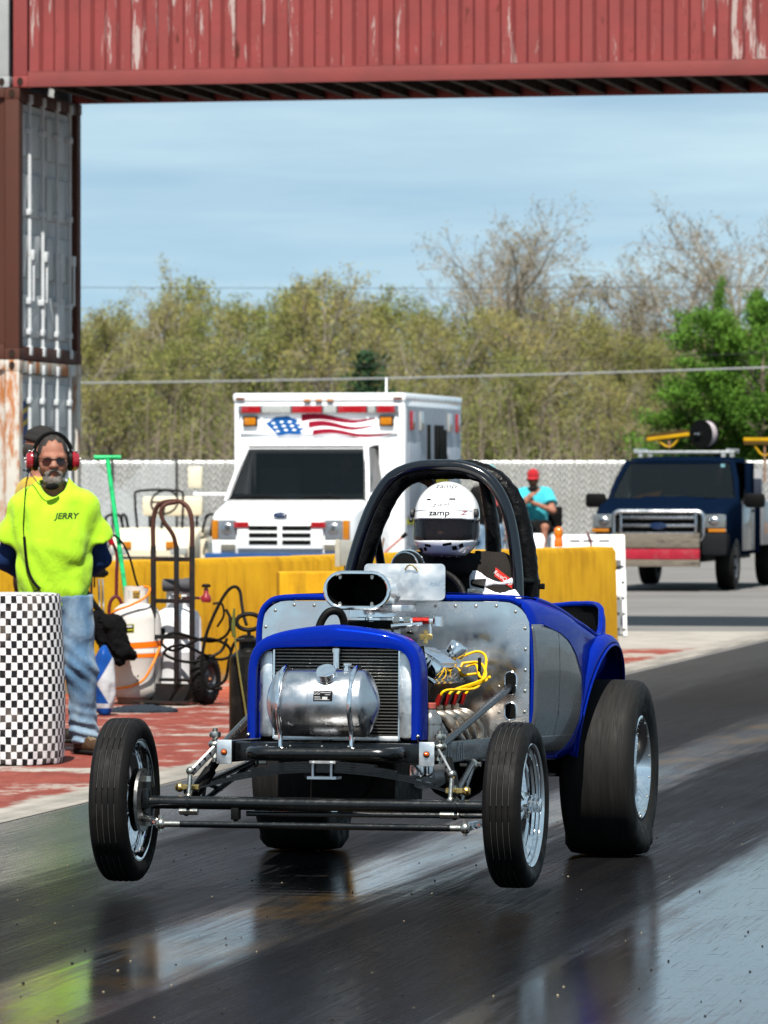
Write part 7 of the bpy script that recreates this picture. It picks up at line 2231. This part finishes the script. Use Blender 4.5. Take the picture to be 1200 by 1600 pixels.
for s in (-1, 1):
    part('grille_light', MB().box((s * .52 - .10, -.045, .955), (s * .52 + .10, -.031, 1.035), .008), REDL, gr_)
    hl = part('headlamp', MB().box((min(s * .60, s * .84), -.02, .80), (max(s * .60, s * .84), .05, 1.06), .015), mat('headlamp_glass', (.26, .29, .33), .12, vs=30, coat=1.0), amb)
    part('lamp_reflector', MB().sphere((s * .72, -.018, .94), (.09, .02, .08), 14, 8), CHRB, hl)
    part('turn_lamp', MB().box((min(s * .845, s * .93), -.01, .80), (max(s * .845, s * .93), .08, 1.06), .012), AMBL, hl)
    part('fog_lamp', MB().box((s * .70 - .10, -.05, .655), (s * .70 + .10, -.02, .74), .008), mat('dim_lamp', (.25, .24, .2), .3), amb)
    part('valance', MB().box((min(s * .59, s * .92), -.015, .62), (max(s * .59, s * .92), .03, .795), .01), AWH, amb)
part('emblem', MB().lathe([(0, .012), (.085, .010), (.10, 0)], 24, Matrix.Translation((0, -.005, 1.125)) @ Matrix.Rotation(R(70), 4, 'X') @ Matrix.Scale(.45, 4, (0, 1, 0))), mat('emblem_blue', (.01, .03, .10), .25, coat=.5), amb)
part('bumper', MB().box((-1.0, -.14, .42), (1.0, -.04, .625), .03), mat('blue_bumper', (.02, .10, .32), .35, coat=.4), amb)
mir = part('door_mirror', MB().box((-1.52, 1.02, 1.47), (-1.32, 1.12, 1.77), .03), mat('cream_mirror', (.72, .66, .50), .5), amb)
part('mirror_arm', MB().box((-1.45, 1.05, 1.38), (-.98, 1.09, 1.42), .008).cyl((-1.42, 1.07, 1.40), (-1.42, 1.07, 1.49), .018), AWH, mir)
mir = part('door_mirror', MB().box((1.32, 1.02, 1.47), (1.52, 1.12, 1.77), .03), MATS['cream_mirror'], amb)
part('mirror_arm', MB().box((.98, 1.05, 1.38), (1.45, 1.09, 1.42), .008).cyl((1.42, 1.07, 1.40), (1.42, 1.07, 1.49), .018), AWH, mir)
# tool rack and lamps on the box side
for (y, z, mm) in ((2.75, 2.40, REDL), (5.95, 2.40, REDL), (3.35, 2.40, CLRL), (5.35, 2.40, CLRL)):
    part('side_lamp', MB().box((1.198, y - .10, z - .13), (1.23, y + .10, z + .13), .01), mm, bxm)
for (y, z0, z1) in ((3.85, 1.75, 2.36), (4.35, 1.75, 2.36), (4.60, 1.70, 2.36), (4.78, 1.70, 2.36), (5.0, 1.62, 2.30)):
    part('stowed_tool', MB().box((1.20, y - .035, z0), (1.24, y + .035, z1), .012).box((1.20, y - .09, z0 - .22), (1.26, y + .09, z0), .015), BLKM, bxm)
part('warning_sign', MB().box((1.262, 4.18, 1.50), (1.268, 4.95, 1.80)), mat('sign_yellow', (.72, .62, .02), .5), bxm)
part('hi_vis_stripe', MB().box((1.1975, 2.42, .98), (1.2005, 6.22, 1.06)), mat('hi_vis_yellow', (.75, .70, .02), .5), bxm)
part('kick_rail', MB().box((1.1975, 2.42, .60), (1.23, 6.22, .70), .008), CHRB, bxm)
part('compartment_door', MB().box((1.1975, 5.25, 1.1), (1.212, 6.15, 2.05), .01), ALUS, bxm)
part('compartment_door', MB().box((1.1975, 2.5, 1.1), (1.212, 3.3, 2.1), .01), ALUS, bxm)
for (x, y) in ((-.85, .75), (.85, .75), (-.95, 4.9), (.95, 4.9)): road_wheel(amb, x, y, .39, .24, CHRB)
part('chassis', MB().box((-.5, .2, .35), (.5, 6.1, .52), .02), INTD, amb)
seated(amb.matrix_basis @ Matrix.Translation((0, 0, 0)), sitJ(.48, 1.88, 1.03), 'ambulance driver seen dimly through its windscreen', cloth('dark_navy_shirt', (.02, .025, .05), .9, .3), .025)

# ---------------------------------------------------------------- pickup
dP = 73.6
NVP = mat('dark_navy_truck_paint', (.004, .011, .030), .28, vs=4, var=.1)
trk = thing('pickup_truck', 'dark navy pickup with wooden push bumper and brooms on its roof', 'pickup', ((1029 - 600) * dP / 8000, dP, 0), R(-12))
part('hood', MB().loft([zr(.05, .88, .70, 1.08, .06), zr(.16, .95, .62, 1.14, .08), zr(.6, .985, .60, 1.25, .09), zr(1.40, 1.0, .60, 1.335, .09)]), NVP, trk)
part('hood_bulge', MB().loft([[(-.50, y, z), (-.44, y, z + .03), (.44, y, z + .03), (.50, y, z)] for (y, z) in ((.12, 1.09), (.3, 1.165), (.7, 1.25), (1.38, 1.325))], closed=False, caps=False), NVP, trk)
part('cab_floor', MB().box((-1.0, 1.38, .50), (1.0, 3.5, 1.28), .05), NVP, trk)
part('cab_roof', MB().loft([[(-.80, y, z - .07), (-.76, y, z - .01), (-.4, y, z + .02), (.4, y, z + .02), (.76, y, z - .01), (.80, y, z - .07), (.74, y, z - .09), (-.74, y, z - .09)] for (y, z) in ((2.02, 1.87), (2.25, 1.925), (3.4, 1.93))]), NVP, trk)
for s in (-1, 1):
    part('windscreen_pillar', MB().tube([(s * .94, 1.36, 1.27), (s * .88, 1.70, 1.58), (s * .775, 2.06, 1.86)], .045, 8), NVP, trk)
    part('rear_pillar', MB().box((s * .86 - .05, 3.1, 1.26), (s * .86 + .05, 3.45, 1.86), .03), NVP, trk)
    dr = part('cab_door', MB().box((s * 1.0 - .012, 1.5, .56), (s * 1.0 + .012, 2.75, 1.28), .008), mat('navy_door_grey_sheen', (.10, .11, .13), .3, coat=.5, vs=2, var=.4) if s > 0 else NVP, trk)  # right door's navy lightened, its greyish reflection put into the colour
    part('door_handle', MB().box((s * 1.016 - .012, 2.5, 1.12), (s * 1.016 + .012, 2.68, 1.16), .006), BLKM, dr)
    if s < 0: part('door_glass', MB().loft([[(s * .97, 1.5, 1.29), (s * .97, 3.1, 1.29), (s * .80, 3.1, 1.83), (s * .79, 2.08, 1.83)], [(s * .965, 1.5, 1.29), (s * .965, 3.1, 1.29), (s * .795, 3.1, 1.83), (s * .785, 2.08, 1.83)]]), DKG, dr)
    mi = part('door_mirror', MB().box((s * 1.18 - .15, 1.50, 1.19), (s * 1.18 + .15, 1.62, 1.40), .05), BLKM, trk)
    part('mirror_arm', MB().box((min(s * .97, s * 1.05), 1.52, 1.24), (max(s * .97, s * 1.05), 1.58, 1.32), .01), BLKM, mi)
    part('fender_flare', MB().box((min(s * .62, s * 1.005), -.06, .50), (max(s * .62, s * 1.005), .30, .83), .07), mat('dark_grey_plastic', (.025, .027, .03), .55), trk)
    hl = part('headlamp', MB().box((min(s * .66, s * .965), -.0, .90), (max(s * .66, s * .965), .12, 1.10), .03), mat('smoky_lamp', (.20, .22, .23), .12, coat=1.0), trk)
    part('lamp_reflector', MB().sphere((s * .80, -.0, 1.01), (.085, .03, .06), 14, 8), CHRB, hl)
    part('turn_lamp', MB().box((min(s * .72, s * .97), -.006, .845), (max(s * .72, s * .97), .10, .893), .01), AMBL, hl)
ws = pane('windscreen', [(-.90, 1.345, 1.315), (.90, 1.345, 1.315), (.755, 2.035, 1.845), (-.755, 2.035, 1.845)], DKG, trk)
part('windscreen_seal', MB().tube([(-.925, 1.335, 1.30), (.925, 1.335, 1.30), (.775, 2.035, 1.86), (-.775, 2.035, 1.86)], .016, 6, closed=True), BLKM, ws)
part('wiper', MB().tube([(-.1, 1.32, 1.315), (.3, 1.345, 1.35), (.65, 1.33, 1.335)], .010, 5), BLKM, ws)
part('inspection_sticker', MB().box((.62, 1.95, 1.775), (.68, 1.955, 1.83)), mat('pale_blue_sticker', (.3, .6, .7), .5), ws)
part('dashboard', MB().box((-.88, 1.50, 1.14), (.88, 1.85, 1.33), .05), GRYI, trk)
part('dash_papers', MB().add([(-.64, 1.50, 1.335), (-.24, 1.46, 1.335), (-.20, 1.62, 1.44), (-.52, 1.70, 1.38)], [(0, 1, 2, 3)]), mat('yellow_paper', (.75, .34, .01), .7), trk)
part('dash_papers', MB().add([(-.2, 1.5, 1.335), (.05, 1.48, 1.335), (.08, 1.6, 1.37), (-.15, 1.65, 1.37)], [(0, 1, 2, 3)]), mat('grey_paper', (.4, .42, .4), .7), trk)
part('seat', MB().box((-.75, 2.85, .9), (-.2, 3.0, 1.55), .05).box((.2, 2.85, .9), (.75, 3.0, 1.55), .05), INTD, trk)
part('cab_bulkhead', MB().box((-.82, 3.44, 1.2), (.82, 3.48, 1.85)), INTD, trk)
gf = part('grille_surround', MB().tube([(p[0], -.02, p[1]) for p in rrect(1.30, .42, .09, 4, 0, .93)], .035, 8, closed=True), CHRB, trk)
part('grille_mesh', MB().box((-.62, .0, .74), (.62, .03, 1.12)), BLKM, gf)
for k in range(3): part('grille_bar', MB().box((-.53, -.045, .80 + k * .115), (.53, -.012, .845 + k * .115), .012), CHRB, gf)
for s in (-1, 1): part('grille_post', MB().box((s * .545 - .02, -.05, .75), (s * .545 + .02, -.01, 1.11), .01), CHRB, gf)
part('emblem', MB().lathe([(0, .02), (.10, .018), (.125, 0)], 24, Matrix.Translation((0, -.045, .93)) @ Matrix.Rotation(R(90), 4, 'X') @ Matrix.Scale(.42, 4, (0, 1, 0))), MATS['emblem_blue'], gf)
WOODW = mat('weathered_plank', (.30, .26, .21), .85, vs=4, var=.4, stretch=(1, 4, 6), dirt=(.035, .03, .028), dirt_amt=.9, ds=4, bmp=.3)
for (z0, z1, mm) in ((.62, .83, WOODW), (.455, .605, mat('red_plank', (.55, .03, .06), .6, vs=5, var=.2, dirt=(.4, .2, .2), dirt_amt=.4, ds=9)), (.35, .45, WOODW)):
    part('bumper_plank', MB().box((-.62, -.20, z0), (.62, -.09, z1), .008), mm, trk)
for xx in (-.45, .45): part('bumper_bracket', MB().box((xx - .05, -.088, .36), (xx + .05, .05, .80)), INTD, trk)
rk = part('roof_rack', MB().box((-.72, 2.2, 1.99), (.72, 2.26, 2.03), .01).box((-.72, 3.1, 1.99), (.72, 3.16, 2.03), .01).box((-.72, 2.2, 2.031), (-.66, 3.16, 2.06)).box((.66, 2.2, 2.031), (.72, 3.16, 2.06)), GAL, trk)
for xx in (-.62, .62):
    part('rack_leg', MB().box((xx - .03, 2.2, 1.935), (xx + .03, 2.26, 1.989)).box((xx - .03, 3.1, 1.94), (xx + .03, 3.16, 1.989)), GAL, rk)
bd = part('utility_bed', MB().box((-1.05, 3.55, .62), (1.05, 6.1, 1.28), .03), mat('grey_bed_paint', (.22, .23, .25), .35, coat=.4, vs=2, var=.3), trk)
part('bed_headboard', MB().box((-1.0, 3.56, 1.281), (1.0, 3.62, 1.62), .01), mat('slate_blue', (.05, .06, .09), .5), bd)
part('bed_marker', MB().box((1.052, 3.66, .78), (1.06, 3.76, .95), .004), AMBL, bd)
part('bed_post', MB().box((.86, 3.64, 1.283), (1.0, 3.72, 1.75), .01), mat('pale_post', (.5, .5, .52), .5), bd)
part('bed_tank', MB().box((-.8, 3.7, 1.283), (.7, 4.6, 1.6), .05), BLKM, bd)
for (x, y) in ((-.86, 1.0), (.86, 1.0), (-.90, 4.9), (.90, 4.9)): road_wheel(trk, x, y, .40, .27, mat('steel_wheel', (.28, .28, .29), .4, .7))
part('chassis', MB().box((-.5, .1, .40), (.5, 6.0, .55), .02), INTD, trk)
Xf = trk.matrix_basis
seated(Xf.copy(), sitJ(.46, 2.72, .98), 'pickup driver with one arm at the open window', cloth('maroon_shirt', (.10, .012, .02), .9, .3), .025)
seated(Xf.copy(), sitJ(-.44, 2.72, .98), 'pickup passenger in dark cap behind the yellow papers', cloth('dark_red_shirt', (.14, .015, .02), .9, .3), .025, cap=BLKC)
# things on the rack
reel = thing('hose_reel', 'big black hose reel lying on the pickup roof', 'hose reel'); reel.matrix_world = Xf @ Matrix.Translation((.30, 2.45, 2.062))
Mr = Matrix.Scale(.86, 4) @ Matrix.Translation((0, 0, .25)) @ Matrix.Rotation(R(90), 4, 'Y') @ Matrix.Rotation(R(-60), 4, 'X')
part('flange', MB().lathe([(0, -.10), (.25, -.10), (.25, -.085), (0, -.085)], 32, Mr), BLKM, reel)
part('flange', MB().lathe([(0, .10), (.25, .10), (.25, .085), (0, .085)], 32, Mr), BLKM, reel)
part('wound_hose', MB().lathe([(.10, -.08), (.225, -.08), (.235, -.05), (.225, -.02), (.235, .01), (.225, .04), (.225, .08), (.10, .08)], 32, Mr), mat('pale_hose', (.62, .55, .58), .6), reel)
part('crank', MB().cyl(Mr @ V(0, 0, -.10), Mr @ V(0, 0, -.16), .02).cyl(Mr @ V(0, 0, -.15), Mr @ V(.0, .10, -.15), .015), CHRB, reel)
YBR = mat('yellow_broom_plastic', (.75, .42, .01), .5, vs=10)
def broom(label, M, upright):
    b_ = thing('push_broom', label, 'broom'); b_.matrix_world = M
    part('block', MB().box((-.32, -.04, .0), (.32, .04, .055), .012), YBR, b_)
    part('bristles', MB().box((-.315, -.035, .056 if not upright else -.05), (.315, .035, .10 if not upright else -.001)), mat('broom_bristle', (.12, .07, .02), .9, vs=80, bmp=.8, bs=120), b_)
    part('brace', MB().tube([(-.16, .0, -.01 if not upright else -.06), (-.05, 0, -.11 if not upright else -.20), (.05, 0, -.11 if not upright else -.20), (.16, 0, -.01 if not upright else -.06)], .016, 8, 4), YBR, b_)
    part('handle', MB().cyl((0, 0, .0), (0, 0, -.145 if not upright else -.62), .016), mat('broom_wood', (.45, .25, .15), .6), b_)
    return b_
broom('yellow push broom head up on the pickup roof beside the reel', Xf @ Matrix.Translation((-.22, 2.35, 2.21)) @ Matrix.Rotation(R(-7), 4, 'Y'), False)
broom('second yellow push broom standing upright at the right edge', Xf @ Matrix.Translation((1.02, 3.80, 2.18)), True)

# ---------------------------------------------------------------- golf cart
dG = 71.0
gc = thing('golf_cart', 'cream golf cart with black rails behind the yellow wall', 'golf cart', ((232 - 600) * dG / 8000, dG, 0), R(-8))
CRM = mat('cream_plastic_body', (.72, .64, .48), .4, coat=.3, vs=4, var=.06)
part('front_cowl', MB().loft([zr(.0, .50, .42, .62, .06), zr(.08, .56, .40, .72, .07), zr(.5, .60, .40, .86, .07), zr(.75, .60, .40, .92, .06)]), CRM, gc)
part('floor_tub', MB().box((-.60, .7, .28), (.60, 1.35, .40), .04), CRM, gc)
part('rear_body', MB().box((-.60, 1.30, .30), (.60, 2.3, .78), .08), CRM, gc)
part('seat_base', MB().box((-.56, 1.28, .785), (.56, 1.85, .92), .05), CRM, gc)
part('seat_back', MB().box((-.44, 1.82, 1.08), (.44, 1.94, 1.36), .055), CRM, gc)
for s in (-1, 1):
    part('back_post', MB().cyl((s * .34, 1.90, .85), (s * .34, 1.92, 1.12), .02), BLKM, gc)
    part('hip_rail', MB().tube([(s * .62, 1.45, .80), (s * .66, 1.45, 1.05), (s * .66, 1.60, 1.10), (s * .66, 1.80, 1.05), (s * .62, 1.82, .80)], .022, 8, 4), BLKM, gc)
    part('side_handle', MB().tube([(s * .80, 1.1, .35), (s * .82, 1.1, .95), (s * .80, 1.1, 1.08), (s * .64, 1.12, 1.10), (s * .58, 1.12, .95), (s * .56, 1.12, .85)], .02, 8, 4), BLKM, gc)
    part('headlamp', MB().box((s * .42 - .12, -.01, .55), (s * .42 + .12, .06, .66), .03), CLRL, gc)
    part('side_reflector', MB().box((s * .30 - .06, -.02, .64), (s * .30 + .06, .03, .74), .01), AMBL, gc)
part('cowl_line', MB().box((-.46, -.006, .50), (.46, .02, .53)), BLKM, gc)
part('windscreen_frame', MB().tube([(-.32, .85, .92), (-.34, .80, 1.32), (-.28, .80, 1.44), (.28, .80, 1.44), (.34, .80, 1.32), (.32, .85, .92)], .018, 8, 3), BLKM, gc)
Mg = Matrix.Translation((.05, .95, 1.28)) @ Matrix.Rotation(R(60), 4, 'X')
sw = part('steering_wheel', MB().tube([Mg @ V(.19 * math.cos(a), .19 * math.sin(a), 0) for a in np.linspace(0, 2 * PI, 24, endpoint=False)], .016, 8, closed=True), BLKM, gc)
part('steering_column', MB().cyl(Mg @ V(0, 0, 0), V(.05, .72, .90), .02).box((-.18, -.012, -.01), (.18, .012, .01), 0, Mg), BLKM, sw)
for (x, y) in ((-.50, .45), (.50, .45), (-.50, 1.95), (.50, 1.95)): road_wheel(gc, x, y, .23, .18, BLKM)

# ---------------------------------------------------------------- pit cart with two people by the fence
dC = 72.0
ct = thing('utility_cart', 'low white utility cart with black seat beside the fence', 'cart', ((812 - 600) * dC / 8000, dC, 0), R(-10))
part('cart_body', MB().loft([zr(-.55, .36, .45, .74, .06), zr(-.45, .44, .38, .84, .08), zr(.25, .46, .36, .86, .08), zr(.5, .42, .40, .80, .06)]), AWH, ct)
part('cart_seat', MB().box((-.18, -.20, .855), (.56, .32, .93), .03).box((-.18, .28, .93), (.56, .36, 1.22), .03), BLKM, ct)
part('cart_rack', MB().box((.40, -.45, .36), (.80, .30, .50), .03), INTD, ct)
for (x, y) in ((-.46, -.3), (.46, -.3), (-.46, .35), (.46, .35)): road_wheel(ct, x, y, .26, .16, BLKM)
Jt = sitJ(.22, -.02, .87)
Jt.update(elL=(.02, -.22, 1.18), wrL=(.16, -.30, 1.30), elR=(.50, -.20, 1.16), wrR=(.24, -.28, 1.27), knL=(.12, -.42, .93), knR=(.42, -.40, .93), anL=(.10, -.50, .50), anR=(.40, -.48, .50), toL=(.10, -.62, .44), toR=(.40, -.60, .44), hed=(.20, -.06, 1.60))
rt, hh_t = seated(ct.matrix_basis.copy(), Jt, 'seated man in red cap and teal shirt with hands at his chin', TEAL, .018, cap=cloth('red_cap', (.55, .02, .03), .8, .2), headrot=(R(6), R(6), 0), trous=BLKC, hand=[hand_prims(Jt['wrL'], (.5, -.1, .8), (-.5, -.5, 0), side=-1), hand_prims(Jt['wrR'], (-.7, -.1, .5), (.5, -.5, 0))])
rt_tr = [c for c in rt.children if c.name.startswith('trousers')][0]
bpy.data.objects.remove(rt_tr)
hh_t.trousers(rt, BLKC, .03, 'shorts', .006, cut=.75)
hh_t.shoes(rt, mat('grey_trainer', (.25, .26, .28), .8), SOLE, .10, 'trainer')
Mh_ = Matrix.Translation(Vector(Jt['hed'])) @ Matrix(hh_t.hr.tolist()).to_4x4()
part('sunglasses', MB().box((-.065, -.115, -.008), (.065, -.095, .022), .008, Mh_), BLKM, rt)
part('beard', MB().sphere(Mh_ @ V(0, -.07, -.10), (.05, .045, .05), 12, 8), mat('dark_beard', (.05, .04, .035), .8), rt)
J5 = dict(pel=(0, 0, .95), che=(0, -.01, 1.27), nek=(0, .012, 1.475), hed=(0, -.02, 1.65), shL=(-.185, .01, 1.415), shR=(.185, .01, 1.415), elL=(-.25, .05, 1.12), elR=(.25, .05, 1.12), wrL=(-.22, -.10, .95), wrR=(.24, -.05, .90), hiL=(-.10, 0, .90), hiR=(.105, 0, .90), knL=(-.12, -.03, .49), knR=(.12, -.03, .49), anL=(-.13, .03, .10), anR=(.13, .02, .10), toL=(-.15, -.12, .035), toR=(.15, -.10, .035))
r5 = thing('person', 'person in black tee with red print behind the roll cage', 'person', ((765 - 600) * 71.2 / 8000, 71.2, 0), R(8))
h5 = Human(J5, .02, 1.0, (R(20), 0, 0), 80)
h5.hands = [hand_prims(J5['wrL'], (0, -.3, -1), (-1, 0, 0), side=-1), hand_prims(J5['wrR'], (0, -.2, -1), (1, 0, 0))]
h5.body(r5, SKIN); s5 = h5.shirt(r5, BLKC, .85, .7, .025); h5.trousers(r5, JEAN, .02); h5.shoes(r5, BOOT, SOLE)
cap_thing(r5, J5['hed'], h5.hr, 1.05, TEAL)
def on5(x, z):
    hh_, n_ = cast(s5, (x, -.8, z), (0, 1, 0)); return tuple(hh_ + Vector((0, -.006, 0))) if hh_ is not None else (x, -.15, z)
part('shirt_print', MB().loft([[on5(.06 + .02 * i, 1.24 + .05 * k) for k in range(4)] for i in range(5)], closed=False, caps=False), mat('red_white_print', (.6, .12, .12), .8, vs=40, var=.6), s5)

# ================================================================== TONE: paints and cloths as dark as the real ones
MATTE = {'dark_navy_truck_paint', 'dark_grey_plastic', 'metallic_blue_paint', 'black_nylon', 'black_fire_suit'}
GLOSSY = {'rubbered_strip', 'dark_glazing', 'smoked_visor', 'dark_satin_steel', 'black_powdercoat'}
def tone(m, k):
    if not m.use_nodes: return
    t = m.node_tree
    for n in list(t.nodes):
        if n.type in ('BSDF_PRINCIPLED', 'BSDF_TRANSLUCENT', 'BSDF_DIFFUSE'):
            inp = n.inputs['Base Color'] if n.type == 'BSDF_PRINCIPLED' else n.inputs['Color']
            if n.type == 'BSDF_PRINCIPLED':
                if n.inputs['Metallic'].default_value > .8: continue
                if m.name not in GLOSSY and n.inputs['Coat Weight'].default_value < .3 and not n.inputs['Specular IOR Level'].is_linked: n.inputs['Specular IOR Level'].default_value = 0.0 if m.name in MATTE else .10
            if inp.is_linked:
                src = inp.links[0].from_socket
                mm = t.nodes.new('ShaderNodeVectorMath'); mm.operation = 'SCALE'; mm.inputs['Scale'].default_value = k
                t.links.new(src, mm.inputs[0]); t.links.new(mm.outputs[0], inp)
            else:
                c = inp.default_value; inp.default_value = (c[0] * k, c[1] * k, c[2] * k, 1)
TONE = {'white_helmet_gloss': .9, 'white_vehicle_paint': .95, 'neon_yellow_green_jersey': .56, 'white_suit_panel': .8, 'checkered_cloth': .75, 'white_plastic': .85, 'slat_plastic': .62, 'red_container_paint': .52, 'red_rail_paint': .55, 'weathered_white_door': .85,
        'chalky_white_paint': .68, 'white_cylinder_paint': .8, 'cream_plastic_body': .75, 'cream_mirror': .75, 'weathered_skin': .5, 'fair_skin': .62, 'washed_blue_denim': .52, 'teal_tee': .8, 'yellow_plug_wire': .8, 'orange_strap': .75, 'orange_hose': .75, 'flaking_white_on_rust': .7,
        'yellow_painted_concrete': .58, 'orange_drink': .8, 'chipped_green_enamel': .8, 'flag_white': .95, 'spring_green_leaves': .8, 'young_green_leaves': .95, 'olive_bud_leaves': .95, 'brown_buds': .65, 'bark_pale': .62, 'metallic_blue_paint': .5, 'black_powdercoat': .3, 'matt_black': .25, 'tyre_rubber': .3, 'slick_rubber': .4, 'engine_iron': .3, 'padded_black_vinyl': .25, 'navy_gloss_tube': .3, 'bark': .7, 'rubbered_strip': .32, 'pit_asphalt': .58, 'red_painted_concrete': .6}
for m in bpy.data.materials: tone(m, TONE.get(m.name, .5))
